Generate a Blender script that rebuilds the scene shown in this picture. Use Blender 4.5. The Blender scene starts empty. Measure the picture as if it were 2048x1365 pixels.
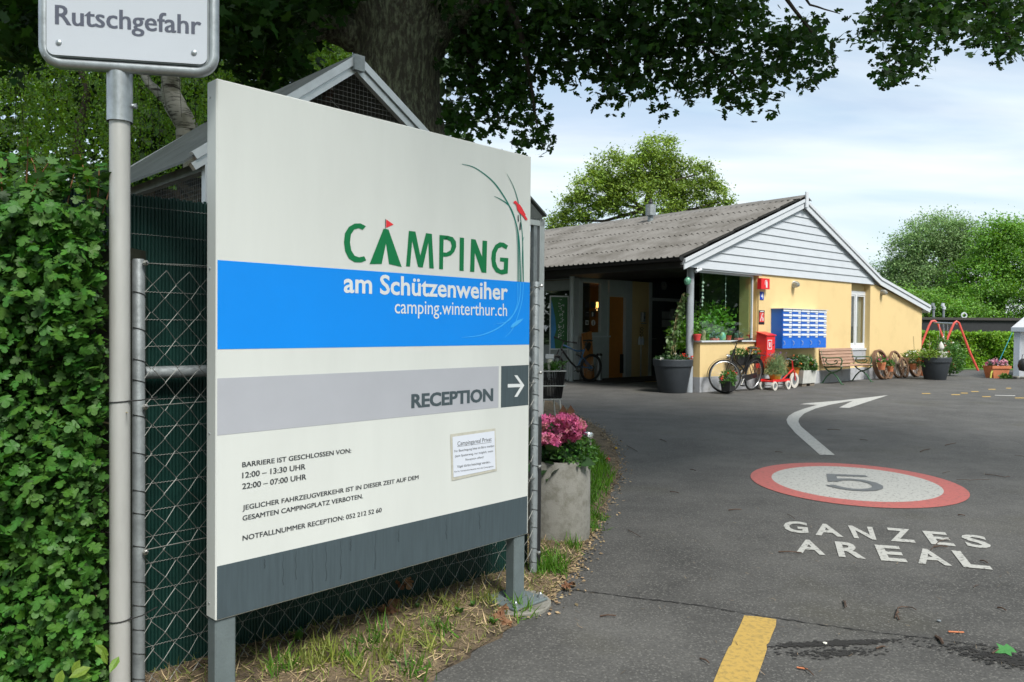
import bpy, math, random
import numpy as np
from mathutils import Matrix, Vector
SC = bpy.context.scene
COL = SC.collection
R = math.radians
rnd = random.Random(7)
rg = np.random.default_rng(11)

# ------------------------------------------------------------------ camera, world, sun, exposure
FPX, CAMH = 1538.0, 1.30
PITCH, ROLL = R(1.02), R(0.5)
f0 = Vector((0, math.cos(PITCH), -math.sin(PITCH)))
u0 = Vector((0, math.sin(PITCH), math.cos(PITCH)))
r0 = Vector((1, 0, 0))
rt = r0*math.cos(ROLL) + u0*math.sin(ROLL)
up = u0*math.cos(ROLL) - r0*math.sin(ROLL)
cd = bpy.data.cameras.new('camera')
cd.lens = 36*FPX/2048; cd.sensor_width = 36; cd.clip_end = 1500; cd.clip_start = 0.05
cam = bpy.data.objects.new('camera', cd); COL.objects.link(cam)
m = Matrix((rt, up, -f0)).transposed().to_4x4(); m.translation = (0, 0, CAMH)
cam.matrix_world = m
SC.camera = cam
cd.dof.use_dof = True; cd.dof.focus_distance = 4.2; cd.dof.aperture_fstop = 9.0

SUN_EL, SUN_AZ = R(52), R(150)      # azimuth clockwise from +Y
W = bpy.data.worlds.new('World'); SC.world = W; W.use_nodes = True
nt = W.node_tree; nt.nodes.clear()
def wn(t, **k):
    n = nt.nodes.new(t)
    for a, b in k.items(): setattr(n, a, b)
    return n
out = wn('ShaderNodeOutputWorld'); bg = wn('ShaderNodeBackground'); bg.inputs[1].default_value = 0.105
sky = wn('ShaderNodeTexSky', sky_type='NISHITA', sun_disc=False, sun_elevation=SUN_EL, sun_rotation=SUN_AZ)
tc = wn('ShaderNodeTexCoord'); sep = wn('ShaderNodeSeparateXYZ'); nt.links.new(tc.outputs['Generated'], sep.inputs[0])
zz = wn('ShaderNodeMath', operation='MAXIMUM'); nt.links.new(sep.outputs[2], zz.inputs[0]); zz.inputs[1].default_value = 0.0
za = wn('ShaderNodeMath', operation='ADD'); nt.links.new(zz.outputs[0], za.inputs[0]); za.inputs[1].default_value = 0.16
dx = wn('ShaderNodeMath', operation='DIVIDE'); nt.links.new(sep.outputs[0], dx.inputs[0]); nt.links.new(za.outputs[0], dx.inputs[1])
dy = wn('ShaderNodeMath', operation='DIVIDE'); nt.links.new(sep.outputs[1], dy.inputs[0]); nt.links.new(za.outputs[0], dy.inputs[1])
cx = wn('ShaderNodeCombineXYZ'); nt.links.new(dx.outputs[0], cx.inputs[0]); nt.links.new(dy.outputs[0], cx.inputs[1])
mp = wn('ShaderNodeMapping'); mp.inputs['Rotation'].default_value = (0, 0, R(-18)); mp.inputs['Scale'].default_value = (0.38, 1.15, 1); mp.inputs['Location'].default_value = (1.5, 0.6, 0)
nt.links.new(cx.outputs[0], mp.inputs[0])
n1 = wn('ShaderNodeTexNoise'); n1.inputs['Scale'].default_value = 1.25; n1.inputs['Detail'].default_value = 9; n1.inputs['Roughness'].default_value = 0.52
try: n1.inputs['Distortion'].default_value = 0.35
except Exception: pass
nt.links.new(mp.outputs[0], n1.inputs['Vector'])
rp = wn('ShaderNodeValToRGB'); rp.color_ramp.elements[0].position = 0.40; rp.color_ramp.elements[1].position = 0.62
rp.color_ramp.elements[0].color = (0.42, 0.42, 0.42, 1)
nt.links.new(n1.outputs[0], rp.inputs[0])
# sky blue is paler towards the horizon, cloud cover closes there
hz = wn('ShaderNodeMapRange'); hz.inputs[1].default_value = 0.0; hz.inputs[2].default_value = 0.16; hz.inputs[3].default_value = 0.75; hz.inputs[4].default_value = 0.0
nt.links.new(sep.outputs[2], hz.inputs[0])
mx = wn('ShaderNodeMath', operation='MAXIMUM'); nt.links.new(rp.outputs[0], mx.inputs[0]); nt.links.new(hz.outputs[0], mx.inputs[1])
mix = wn('ShaderNodeMixRGB'); nt.links.new(mx.outputs[0], mix.inputs[0]); nt.links.new(sky.outputs[0], mix.inputs[1])
n2 = wn('ShaderNodeTexNoise'); n2.inputs['Scale'].default_value = 3.0; n2.inputs['Detail'].default_value = 6
nt.links.new(mp.outputs[0], n2.inputs['Vector'])
cr = wn('ShaderNodeValToRGB'); cr.color_ramp.elements[0].position = 0.3; cr.color_ramp.elements[1].position = 0.7
cr.color_ramp.elements[0].color = (4.6, 5.5, 5.95, 1); cr.color_ramp.elements[1].color = (5.9, 6.2, 6.35, 1)
nt.links.new(n2.outputs[0], cr.inputs[0]); nt.links.new(cr.outputs[0], mix.inputs[2])
nt.links.new(mix.outputs[0], bg.inputs[0]); nt.links.new(bg.outputs[0], out.inputs[0])

sl = bpy.data.lights.new('sun', 'SUN'); sl.energy = 3.1; sl.angle = R(18); sl.color = (1.0, 0.965, 0.91)
sun = bpy.data.objects.new('sun', sl); COL.objects.link(sun)
sdir = Vector((math.sin(SUN_AZ)*math.cos(SUN_EL), math.cos(SUN_AZ)*math.cos(SUN_EL), math.sin(SUN_EL)))
sun.rotation_euler = sdir.to_track_quat('Z', 'Y').to_euler(); sun.location = (0, 0, 60)
vs = SC.view_settings; vs.view_transform = 'Standard'; vs.look = 'None'; vs.exposure = 0.78; vs.gamma = 1; vs.use_curve_mapping = False
try:
    SC.cycles.max_bounces = 8; SC.cycles.transparent_max_bounces = 16
except Exception: pass

# ------------------------------------------------------------------ measuring helpers (photo pixel -> point in the place)
def ray(px, py):
    return f0 + rt*((px-1024)/FPX) + up*((682.5-py)/FPX)
def G(px, py, z=0.0):
    d = ray(px, py); t = (z-CAMH)/d.z
    return Vector((d.x*t, d.y*t, z))
def AT(px, py, Y):
    d = ray(px, py); t = Y/d.y
    return Vector((d.x*t, Y, CAMH+d.z*t))
class Plane:
    """vertical plane through p along unit direction u (2D); hit -> (along, height)"""
    def __init__(s, p, u):
        s.p = Vector((p[0], p[1])); s.u = Vector((u[0], u[1])).normalized(); s.n = Vector((s.u.y, -s.u.x))
    def hit(s, px, py, d=0.0):
        r = ray(px, py); n = s.n; q = s.p + n*d
        t = (q.x*n.x+q.y*n.y)/(r.x*n.x+r.y*n.y)
        P = Vector((r.x*t, r.y*t)) - q
        return (P.dot(s.u), CAMH+r.z*t)
    def pt(s, a, z, d=0.0):
        P = s.p + s.u*a + s.n*d
        return Vector((P.x, P.y, z))
    @property
    def ang(s): return math.atan2(s.u.y, s.u.x)

# ------------------------------------------------------------------ text outlines (built-in font), taken once
TX = {}
def prep_text(lines):
    obs = []
    for key, s, off in lines:
        c = bpy.data.curves.new('t', 'FONT'); c.body = s; c.size = 1; c.offset = off; c.resolution_u = 3
        o = bpy.data.objects.new('t', c); COL.objects.link(o); obs.append((key, o, c))
    bpy.context.view_layer.update()
    dg = bpy.context.evaluated_depsgraph_get()
    for key, o, c in obs:
        me = bpy.data.meshes.new_from_object(o.evaluated_get(dg))
        V = [(v.co.x, v.co.y) for v in me.vertices]; F = [tuple(p.vertices) for p in me.polygons]
        TX[key] = (V, F)
        bpy.data.meshes.remove(me)
    for key, o, c in obs:
        bpy.data.objects.remove(o); bpy.data.curves.remove(c)

# ------------------------------------------------------------------ materials
MATS = {}
def mat(name, col, rough=0.6, metal=0.0, var=0.12, vscale=6.0, bump=0.0, bscale=60.0, col2=None, spec=0.5, c2pos=(0.45, 0.62), coat=0, emit=0, dist=0.01, stretch=None, island=0.0, world=False, trans=0.0, sheen=0):
    if name in MATS: return MATS[name]
    M = bpy.data.materials.new(name); M.use_nodes = True; t = M.node_tree; N = t.nodes; L = t.links
    b = N['Principled BSDF']; b.inputs['Roughness'].default_value = rough; b.inputs['Metallic'].default_value = metal
    b.inputs['Specular IOR Level'].default_value = spec; b.inputs['Coat Weight'].default_value = coat
    tcn = N.new('ShaderNodeTexCoord')
    src = tcn.outputs['Object']
    if world:
        g = N.new('ShaderNodeNewGeometry'); src = g.outputs['Position']
    if stretch:
        mpn = N.new('ShaderNodeMapping'); mpn.inputs['Scale'].default_value = stretch; L.new(src, mpn.inputs[0]); src = mpn.outputs[0]
    no = N.new('ShaderNodeTexNoise'); no.inputs['Scale'].default_value = vscale; no.inputs['Detail'].default_value = 6; no.inputs['Roughness'].default_value = 0.65
    L.new(src, no.inputs['Vector'])
    rp = N.new('ShaderNodeValToRGB'); e = rp.color_ramp.elements
    if col2 is None:
        e[0].position = 0.3; e[1].position = 0.7
        e[0].color = (*[max(0, c*(1-var)) for c in col], 1); e[1].color = (*[c*(1+var) for c in col], 1)
    else:
        e[0].position, e[1].position = c2pos; e[0].color = (*col, 1); e[1].color = (*col2, 1)
    L.new(no.outputs[0], rp.inputs[0]); last = rp.outputs[0]
    if island:
        g = N.new('ShaderNodeNewGeometry'); hs = N.new('ShaderNodeHueSaturation')
        mr = N.new('ShaderNodeMapRange'); mr.inputs[3].default_value = 1-island; mr.inputs[4].default_value = 1+island
        L.new(g.outputs['Random Per Island'], mr.inputs[0]); L.new(mr.outputs[0], hs.inputs['Value'])
        oi = N.new('ShaderNodeObjectInfo'); mr2 = N.new('ShaderNodeMapRange'); mr2.inputs[3].default_value = 0.485; mr2.inputs[4].default_value = 0.515
        ad = N.new('ShaderNodeMath'); ad.operation = 'ADD'; L.new(g.outputs['Random Per Island'], ad.inputs[0]); L.new(oi.outputs['Random'], ad.inputs[1])
        fr = N.new('ShaderNodeMath'); fr.operation = 'FRACT'; ml = N.new('ShaderNodeMath'); ml.operation = 'MULTIPLY'; ml.inputs[1].default_value = 7.13
        L.new(ad.outputs[0], ml.inputs[0]); L.new(ml.outputs[0], fr.inputs[0]); L.new(fr.outputs[0], mr2.inputs[0]); L.new(mr2.outputs[0], hs.inputs['Hue'])
        L.new(last, hs.inputs['Color']); last = hs.outputs[0]
    L.new(last, b.inputs['Base Color'])
    if bump:
        n3 = N.new('ShaderNodeTexNoise'); n3.inputs['Scale'].default_value = bscale; n3.inputs['Detail'].default_value = 5; L.new(src, n3.inputs['Vector'])
        bp = N.new('ShaderNodeBump'); bp.inputs['Strength'].default_value = bump; bp.inputs['Distance'].default_value = dist
        L.new(n3.outputs[0], bp.inputs['Height']); L.new(bp.outputs[0], b.inputs['Normal'])
    if emit:
        b.inputs['Emission Color'].default_value = (*col, 1); b.inputs['Emission Strength'].default_value = emit
    if trans:
        tr = N.new('ShaderNodeBsdfTranslucent'); ms = N.new('ShaderNodeMixShader'); ms.inputs[0].default_value = trans
        hs2 = N.new('ShaderNodeHueSaturation'); hs2.inputs['Value'].default_value = 1.5; hs2.inputs['Saturation'].default_value = 1.1; hs2.inputs['Hue'].default_value = 0.485
        L.new(last, hs2.inputs['Color']); L.new(hs2.outputs[0], tr.inputs[0])
        L.new(b.outputs[0], ms.inputs[1]); L.new(tr.outputs[0], ms.inputs[2])
        L.new(ms.outputs[0], N['Material Output'].inputs[0])
    MATS[name] = M
    return M
def glass_mat(name, tint=(0.85, 0.93, 0.9), gl=0.06):
    M = bpy.data.materials.new(name); M.use_nodes = True; t = M.node_tree; N = t.nodes; L = t.links
    N.remove(N['Principled BSDF'])
    tr = N.new('ShaderNodeBsdfTransparent'); tr.inputs[0].default_value = (*tint, 1)
    g = N.new('ShaderNodeBsdfGlossy'); g.inputs['Roughness'].default_value = 0.02
    fr = N.new('ShaderNodeLayerWeight'); fr.inputs[0].default_value = 0.5
    pw_ = N.new('ShaderNodeMath'); pw_.operation = 'POWER'; pw_.inputs[1].default_value = 5; L.new(fr.outputs['Facing'], pw_.inputs[0])
    ad = N.new('ShaderNodeMath'); ad.operation = 'MULTIPLY_ADD'; ad.inputs[1].default_value = 0.9; ad.inputs[2].default_value = 0.045+gl; L.new(pw_.outputs[0], ad.inputs[0])
    ms = N.new('ShaderNodeMixShader'); L.new(ad.outputs[0], ms.inputs[0]); L.new(tr.outputs[0], ms.inputs[1]); L.new(g.outputs[0], ms.inputs[2])
    L.new(ms.outputs[0], N['Material Output'].inputs[0]); MATS[name] = M
    return M

# ------------------------------------------------------------------ mesh builder and tagging
MW = {}
def mw(o): return MW.get(o.name, Matrix.Identity(4)) if o else Matrix.Identity(4)
def tag(o, label=None, cat=None, group=None, kind=None):
    if label: o['label'] = label
    if cat: o['category'] = cat
    if group: o['group'] = group
    if kind: o['kind'] = kind
    return o
def thing(name, label, cat, loc=(0, 0, 0), rot=0.0, group=None, M=None):
    o = bpy.data.objects.new(name, None); COL.objects.link(o); o.empty_display_size = 0.1
    if M is None: M = Matrix.Translation(Vector(loc)) @ Matrix.Rotation(rot, 4, 'Z')
    o.matrix_world = M; MW[o.name] = M.copy()
    tag(o, label, cat, group)
    return o
class MB:
    def __init__(s, M=None): s.v = []; s.f = []; s.M = M or Matrix.Identity(4)
    def add(s, V, F):
        k = len(s.v); s.v += [tuple(s.M @ Vector(p)) for p in V]; s.f += [tuple(i+k for i in f) for f in F]; return s
    def box(s, x0, x1, y0, y1, z0, z1):
        V = [(x, y, z) for z in (z0, z1) for y in (y0, y1) for x in (x0, x1)]
        return s.add(V, [(0, 2, 3, 1), (4, 5, 7, 6), (0, 1, 5, 4), (2, 6, 7, 3), (0, 4, 6, 2), (1, 3, 7, 5)])
    def bbox(s, x0, x1, y0, y1, z0, z1, b=0.004):
        """box with chamfered vertical and horizontal edges"""
        if min(x1-x0, y1-y0, z1-z0) < 2.5*b: return s.box(x0, x1, y0, y1, z0, z1)
        V = []; idx = {}
        for ix, X in enumerate((x0, x1)):
            for iy, Y in enumerate((y0, y1)):
                for iz, Z in enumerate((z0, z1)):
                    sx, sy, sz = (1, -1)[ix]*b, (1, -1)[iy]*b, (1, -1)[iz]*b
                    idx[ix, iy, iz] = len(V); V += [(X, Y+sy, Z+sz), (X+sx, Y, Z+sz), (X+sx, Y+sy, Z)]
        F = []
        for a in (0, 1):
            F.append([idx[a, p, q] for p, q in ((0, 0), (1, 0), (1, 1), (0, 1))])
            F.append([idx[p, a, q]+1 for p, q in ((0, 0), (1, 0), (1, 1), (0, 1))])
            F.append([idx[p, q, a]+2 for p, q in ((0, 0), (1, 0), (1, 1), (0, 1))])
            for c in (0, 1):
                F.append([idx[a, c, 0], idx[a, c, 1], idx[a, c, 1]+1, idx[a, c, 0]+1])
                F.append([idx[a, 0, c], idx[a, 1, c], idx[a, 1, c]+2, idx[a, 0, c]+2])
                F.append([idx[0, a, c]+1, idx[1, a, c]+1, idx[1, a, c]+2, idx[0, a, c]+2])
                for d in (0, 1): F.append([idx[a, c, d], idx[a, c, d]+1, idx[a, c, d]+2])
        return s.add(V, F)
    def quad(s, a, b, c, d): return s.add([a, b, c, d], [(0, 1, 2, 3)])
    def face(s, P): return s.add(P, [tuple(range(len(P)))])
    def tube(s, P, r, n=8, closed=False, caps=True, flat=1.0):
        P = [Vector(p) for p in P]; k = len(P)
        rr = r if isinstance(r, (list, tuple)) else [r]*k
        V = []; prev = None
        for i, p in enumerate(P):
            if closed: t = P[(i+1) % k]-P[i-1]
            else: t = P[min(i+1, k-1)]-P[max(i-1, 0)]
            if t.length < 1e-9: t = Vector((0, 0, 1))
            t.normalize()
            a = prev if prev is not None else (Vector((0, 0, 1)) if abs(t.z) < 0.9 else Vector((1, 0, 0)))
            b = t.cross(a)
            if b.length < 1e-6: b = t.cross(Vector((0.3, 0.5, 0.8)))
            b.normalize(); a = b.cross(t); prev = a
            for j in range(n):
                w = 2*math.pi*j/n
                V.append(p+(a*math.cos(w)+b*math.sin(w)*flat)*rr[i])
        F = []
        for i in range(k if closed else k-1):
            for j in range(n):
                i2 = (i+1) % k
                F.append((i*n+j, i*n+(j+1) % n, i2*n+(j+1) % n, i2*n+j))
        if caps and not closed: F += [tuple(range(n-1, -1, -1)), tuple(range((k-1)*n, k*n))]
        return s.add(V, F)
    def cyl(s, a, b, r, r2=None, n=12): return s.tube([a, b], [r, r if r2 is None else r2], n)
    def lathe(s, prof, c=(0, 0, 0), n=24, cap0=False, cap1=False, ax=None):
        V = []; c = Vector(c)
        A = Matrix.Identity(3) if ax is None else Vector((0, 0, 1)).rotation_difference(Vector(ax).normalized()).to_matrix()
        for r, z in prof:
            for j in range(n):
                w = 2*math.pi*j/n; V.append(c + A @ Vector((r*math.cos(w), r*math.sin(w), z)))
        F = [(i*n+j, i*n+(j+1) % n, (i+1)*n+(j+1) % n, (i+1)*n+j) for i in range(len(prof)-1) for j in range(n)]
        if cap0: F.append(tuple(range(n-1, -1, -1)))
        if cap1: F.append(tuple(range((len(prof)-1)*n, len(prof)*n)))
        return s.add(V, F)
    def prism(s, poly, f, d0, d1):
        """poly of (a,b); f(a,b,d)->3D point"""
        n = len(poly); V = [f(a, b, d0) for a, b in poly]+[f(a, b, d1) for a, b in poly]
        return s.add(V, [tuple(range(n)), tuple(range(2*n-1, n-1, -1))]+[(i, n+i, n+(i+1) % n, (i+1) % n) for i in range(n)])
    def ribbon(s, P, w, f):
        """flat strip along 2D points; w width or list; f(a,b)->3D"""
        P = [Vector((p[0], p[1])) for p in P]; k = len(P); ww = w if isinstance(w, (list, tuple)) else [w]*k
        V = []
        for i, p in enumerate(P):
            t = P[min(i+1, k-1)]-P[max(i-1, 0)]; t = t.normalized() if t.length > 0 else Vector((1, 0)); nn = Vector((-t.y, t.x))
            V += [f(*(p+nn*ww[i]/2)), f(*(p-nn*ww[i]/2))]
        return s.add(V, [(2*i, 2*i+1, 2*i+3, 2*i+2) for i in range(k-1)])
    def text(s, key, f):
        V, F = TX[key]
        return s.add([f(x, y) for x, y in V], F)
    def build(s, name, m, parent=None, world=False, smooth=False, label=None, cat=None, group=None, kind=None, loc=None):
        me = bpy.data.meshes.new(name)
        V = s.v
        if world and parent is not None:
            I = mw(parent).inverted(); V = [tuple(I @ Vector(p)) for p in V]
        me.from_pydata(V, [], s.f); me.materials.append(m)
        if smooth: me.polygons.foreach_set('use_smooth', [True]*len(me.polygons)); 
        if smooth == 'auto' or smooth is True:
            try: me.set_sharp_from_angle(angle=R(40))
            except Exception: pass
        o = bpy.data.objects.new(name, me); COL.objects.link(o)
        if parent is not None: o.parent = parent; MW[o.name] = mw(parent)
        if loc is not None: o.location = loc
        return tag(o, label, cat, group, kind)
def copy_obj(o, parent=None, loc=None, M=None):
    c = o.copy(); COL.objects.link(c)
    if parent is not None: c.parent = parent
    if loc is not None: c.location = loc
    if M is not None: c.matrix_local = M
    return c
def copy_tree(o, parent=None):
    c = o.copy(); COL.objects.link(c); c.parent = parent
    for ch in [x for x in ALLCH.get(o.name, [])]: copy_tree(ch, c)
    return c
def clone(root, M, label=None, group=None):
    """copy a thing, its parts and sub-parts"""
    kids = {}
    for x in COL.objects:
        if x.parent is not None: kids.setdefault(x.parent.name, []).append(x)
    def rec(o, p):
        c = o.copy(); COL.objects.link(c)
        if p is not None: c.parent = p
        for ch in kids.get(o.name, []): rec(ch, c)
        return c
    c = rec(root, None); c.matrix_world = M; MW[c.name] = M.copy()
    if label: c['label'] = label
    if group: c['group'] = group
    return c

# ------------------------------------------------------------------ leaves
def outline_leaf(P):
    n = len(P); V = [(0, 0.35, 0.0)]+[(x, y, 0.06*abs(x)-0.05*(y-0.4)**2) for x, y in P]
    return np.array(V), [(0, i+1, (i+1) % n+1) for i in range(n)]
half = [(0.02, 0.02), (0.15, 0.0), (0.33, 0.04), (0.40, 0.14), (0.34, 0.22), (0.22, 0.27), (0.42, 0.36), (0.51, 0.48), (0.46, 0.59), (0.34, 0.60), (0.19, 0.53), (0.27, 0.70), (0.24, 0.85), (0.12, 0.96), (0.0, 1.0)]
MAPLE = outline_leaf(half+[(-x, y) for x, y in half[::-1][1:]])
hs_ = [(0.02, 0.0), (0.32, 0.08), (0.22, 0.3), (0.48, 0.5), (0.2, 0.58), (0.14, 0.78), (0.0, 1.0)]
MAPLE_S = outline_leaf(hs_+[(-x, y) for x, y in hs_[::-1][1:]])
OVAL = (np.array([(0, 0, 0), (0.24, 0.3, 0.03), (0.22, 0.65, 0.03), (0, 1, -0.05), (-0.22, 0.65, 0.03), (-0.24, 0.3, 0.03)]), [(0, 1, 2, 3), (0, 3, 4, 5)])
DIAM = (np.array([(0, 0, 0), (0.33, 0.45, 0.03), (0, 1, 0), (-0.33, 0.45, 0.03)]), [(0, 1, 2, 3)])
BLADE = (np.array([(-0.04, 0, 0), (0.04, 0, 0), (0.03, 0.5, 0.05), (0, 1, 0.22), (-0.03, 0.5, 0.05)]), [(0, 1, 2, 4), (4, 2, 3)])
def leaf_mesh(name, tmpl, P, S, m, parent=None, nb=(0, 0, 1), spread=0.9, yb=None, yspread=1.0, kind=None, label=None, group=None, cat=None):
    """one mesh of leaves: P positions, S sizes, nb bias of the face normal, yb bias of the leaf's own axis"""
    T, Fc = tmpl; P = np.asarray(P, float); N = len(P); k = len(T)
    if parent is not None:
        I = np.array(mw(parent).inverted()); P = P@I[:3, :3].T+I[:3, 3]
    nn = np.asarray(nb, float)+rg.normal(size=(N, 3))*spread; nn /= np.linalg.norm(nn, axis=1)[:, None]+1e-9
    y = rg.normal(size=(N, 3))*yspread + (np.asarray(yb, float) if yb is not None else 0)
    y -= (y*nn).sum(1)[:, None]*nn; y /= np.linalg.norm(y, axis=1)[:, None]+1e-9
    x = np.cross(y, nn); S = np.broadcast_to(np.asarray(S, float), (N,))
    V = P[:, None, :]+S[:, None, None]*(T[None, :, 0:1]*x[:, None, :]+T[None, :, 1:2]*y[:, None, :]+T[None, :, 2:3]*nn[:, None, :])
    V = V.reshape(-1, 3)
    me = bpy.data.meshes.new(name)
    lt = np.array([len(f) for f in Fc]); flat = np.concatenate([np.array(f) for f in Fc])
    loops = (flat[None, :]+np.arange(N)[:, None]*k).ravel(); tot = np.tile(lt, N); start = np.concatenate([[0], np.cumsum(tot)[:-1]])
    me.vertices.add(len(V)); me.vertices.foreach_set('co', V.astype(np.float32).ravel())
    me.loops.add(len(loops)); me.loops.foreach_set('vertex_index', loops.astype(np.int32))
    me.polygons.add(len(tot)); me.polygons.foreach_set('loop_start', start.astype(np.int32)); me.polygons.foreach_set('loop_total', tot.astype(np.int32))
    me.update(calc_edges=True); me.materials.append(m)
    o = bpy.data.objects.new(name, me); COL.objects.link(o)
    if parent is not None: o.parent = parent; MW[o.name] = mw(parent)
    return tag(o, label, cat, group, kind)
def ball(n, c, r, shell=0.0):
    d = rg.normal(size=(n, 3)); d /= np.linalg.norm(d, axis=1)[:, None]
    q = (shell+(1-shell)*rg.random(n)**(1/3))[:, None]
    return np.asarray(c)+d*q*np.asarray(r)
def clumps(lobes, ncl, nleaf, cr, shell=0.6, flat=0.6):
    """leaf clusters spread through ellipsoid lobes -> positions"""
    out = []; w = np.array([r[0]*r[1]+r[1]*r[2] for _, r in lobes]); w = w/w.sum()
    for (c, r), ww in zip(lobes, w):
        k = max(1, int(ncl*ww)); C = ball(k, c, r, shell)
        for q in C:
            s = cr*(0.5+rg.random())
            out.append(q+rg.normal(size=(int(nleaf*(0.6+0.8*rg.random())), 3))*np.array([s, s, s*flat]))
    return np.concatenate(out)
prep_text([('rutsch', 'Rutschgefahr', 0.004), ('C', 'C', 0.018), ('M', 'M', 0.018), ('P', 'P', 0.018), ('I', 'I', 0.018), ('N', 'N', 0.018), ('Gc', 'G', 0.018), ('H', 'H', 0),
  ('am', 'am Schützenweiher', 0.02), ('web', 'camping.winterthur.ch', 0.003), ('rec', 'RECEPTION', 0.03),
  ('l1', 'BARRIERE IST GESCHLOSSEN VON:', 0.0), ('l2', '12:00 – 13:30 UHR', 0.0), ('l3', '22:00 – 07:00 UHR', 0.0), ('l4', 'JEGLICHER FAHRZEUGVERKEHR IST IN DIESER ZEIT AUF DEM', 0.0),
  ('l5', 'GESAMTEN CAMPINGPLATZ VERBOTEN.', 0.0), ('l6', 'NOTFALLNUMMER RECEPTION: 052 212 52 60', 0.0),
  ('p1', 'Campingareal Privat', 0.0), ('p2', 'Für Besichtigung bitte im Büro melden', 0.0), ('p3', '(kein Spazierweg, nur möglich, wenn', 0.0), ('p4', 'Reception offen)!', 0.0), ('p5', 'Vögel dürfen besichtigt werden...', 0.0), ('p6', 'Für Ihr Verständnis bedankt sich das Campingteam', 0.0),
  ('gG', 'G', 0.03), ('gA', 'A', 0.03), ('gN', 'N', 0.03), ('gZ', 'Z', 0.03), ('gE', 'E', 0.03), ('gS', 'S', 0.03), ('gR', 'R', 0.03), ('gL', 'L', 0.03), ('4', '4', 0.02), ('i', 'i', 0.03), ('g5', '5', 0.0)])
CAPH = max(y for x, y in TX['H'][0])

# materials
m_white = mat('sign_white_enamel', (0.61, 0.635, 0.61), 0.35, var=0.05, vscale=3, bump=0.03, bscale=9, stretch=(1, 1, 0.2))
m_blue = mat('sign_blue_film', (0.0, 0.235, 0.78), 0.35, var=0.04, vscale=2)
m_lgrey = mat('sign_pale_grey_film', (0.40, 0.415, 0.455), 0.35, var=0.03)
m_dgrey = mat('sign_slate_film', (0.055, 0.078, 0.09), 0.5, var=0.14, vscale=5, stretch=(14, 14, 0.9))
m_green = mat('sign_green_film', (0.0, 0.16, 0.05), 0.4, var=0.05)
m_reed = mat('sign_teal_film', (0.0, 0.16, 0.12), 0.4, var=0.05)
m_red = mat('sign_red_film', (0.72, 0.03, 0.04), 0.4, var=0.03)
m_lblue = mat('sign_pale_blue_film', (0.05, 0.40, 0.88), 0.4, var=0.03)
m_wtext = mat('sign_white_film', (0.66, 0.69, 0.70), 0.4, var=0.02)
m_dtext = mat('sign_dark_film', (0.045, 0.05, 0.055), 0.4, var=0.02)
m_galv = mat('galvanised_steel', (0.40, 0.43, 0.45), 0.42, 0.75, var=0.22, vscale=22, bump=0.08, bscale=30)
m_galv2 = mat('dull_galvanised_steel', (0.27, 0.30, 0.31), 0.55, 0.4, var=0.25, vscale=14, bump=0.15, bscale=50)
m_pole = mat('grey_painted_pole', (0.46, 0.46, 0.44), 0.45, 0.25, var=0.10, vscale=9, bump=0.08, bscale=25, stretch=(1, 1, 0.25))
m_wire = mat('fence_wire', (0.24, 0.245, 0.23), 0.55, 0.5, var=0.2)
m_dwire = mat('dark_wire', (0.03, 0.03, 0.03), 0.6, 0.3)
m_postg = mat('grey_green_coated_steel', (0.12, 0.15, 0.155), 0.55, var=0.15, vscale=12, bump=0.1, bscale=90)
m_alu = mat('aluminium_profile', (0.60, 0.62, 0.63), 0.38, 0.55, var=0.1, vscale=10)
m_screen = mat('green_plastic_screen', (0.006, 0.034, 0.028), 0.42, var=0.25, vscale=6)
m_conc = mat('weathered_concrete', (0.23, 0.225, 0.20), 0.9, var=0.0, vscale=14, col2=(0.155, 0.15, 0.125), bump=0.5, bscale=130, dist=0.004)
m_asph = mat('asphalt', (0.060, 0.059, 0.057), 0.85, world=True, bump=0.0)
m_soil = mat('soil', (0.17, 0.125, 0.075), 0.95, vscale=9, col2=(0.055, 0.04, 0.025), bump=1.0, bscale=80, dist=0.02, world=True)
m_paintw = mat('worn_white_road_paint', (0.40, 0.40, 0.375), 0.7, vscale=38, col2=(0.13, 0.13, 0.12), c2pos=(0.54, 0.66), bump=0.3, bscale=260, dist=0.002, world=True)
m_paintr = mat('worn_red_road_paint', (0.40, 0.10, 0.085), 0.7, vscale=30, col2=(0.17, 0.07, 0.062), c2pos=(0.52, 0.72), bump=0.3, bscale=260, dist=0.002, world=True)
m_painty = mat('worn_yellow_road_paint', (0.44, 0.29, 0.07), 0.75, vscale=45, col2=(0.30, 0.21, 0.06), c2pos=(0.48, 0.62), bump=0.4, bscale=200, dist=0.003, world=True)
m_paintg = mat('worn_grey_road_paint', (0.12, 0.13, 0.135), 0.75, var=0.15, vscale=30, world=True)
m_tar = mat('dark_joint_dirt', (0.018, 0.017, 0.016), 0.9, world=True)

# asphalt detail: pale stones in dark binder, large uneven patches, damp dark zones
t = m_asph.node_tree; N = t.nodes; L = t.links; b = N['Principled BSDF']
g = N.new('ShaderNodeNewGeometry')
v1 = N.new('ShaderNodeTexVoronoi'); v1.inputs['Scale'].default_value = 150; L.new(g.outputs['Position'], v1.inputs['Vector'])
r1 = N.new('ShaderNodeValToRGB'); r1.color_ramp.elements[0].position = 0.80; r1.color_ramp.elements[1].position = 0.98
r1.color_ramp.elements[0].color = (0, 0, 0, 1); r1.color_ramp.elements[1].color = (1, 1, 1, 1)
sx_ = N.new('ShaderNodeSeparateColor'); L.new(v1.outputs['Color'], sx_.inputs[0]); L.new(sx_.outputs[0], r1.inputs[0])
big = N.new('ShaderNodeTexNoise'); big.inputs['Scale'].default_value = 0.45; big.inputs['Detail'].default_value = 7; big.inputs['Roughness'].default_value = 0.6; L.new(g.outputs['Position'], big.inputs['Vector'])
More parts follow.
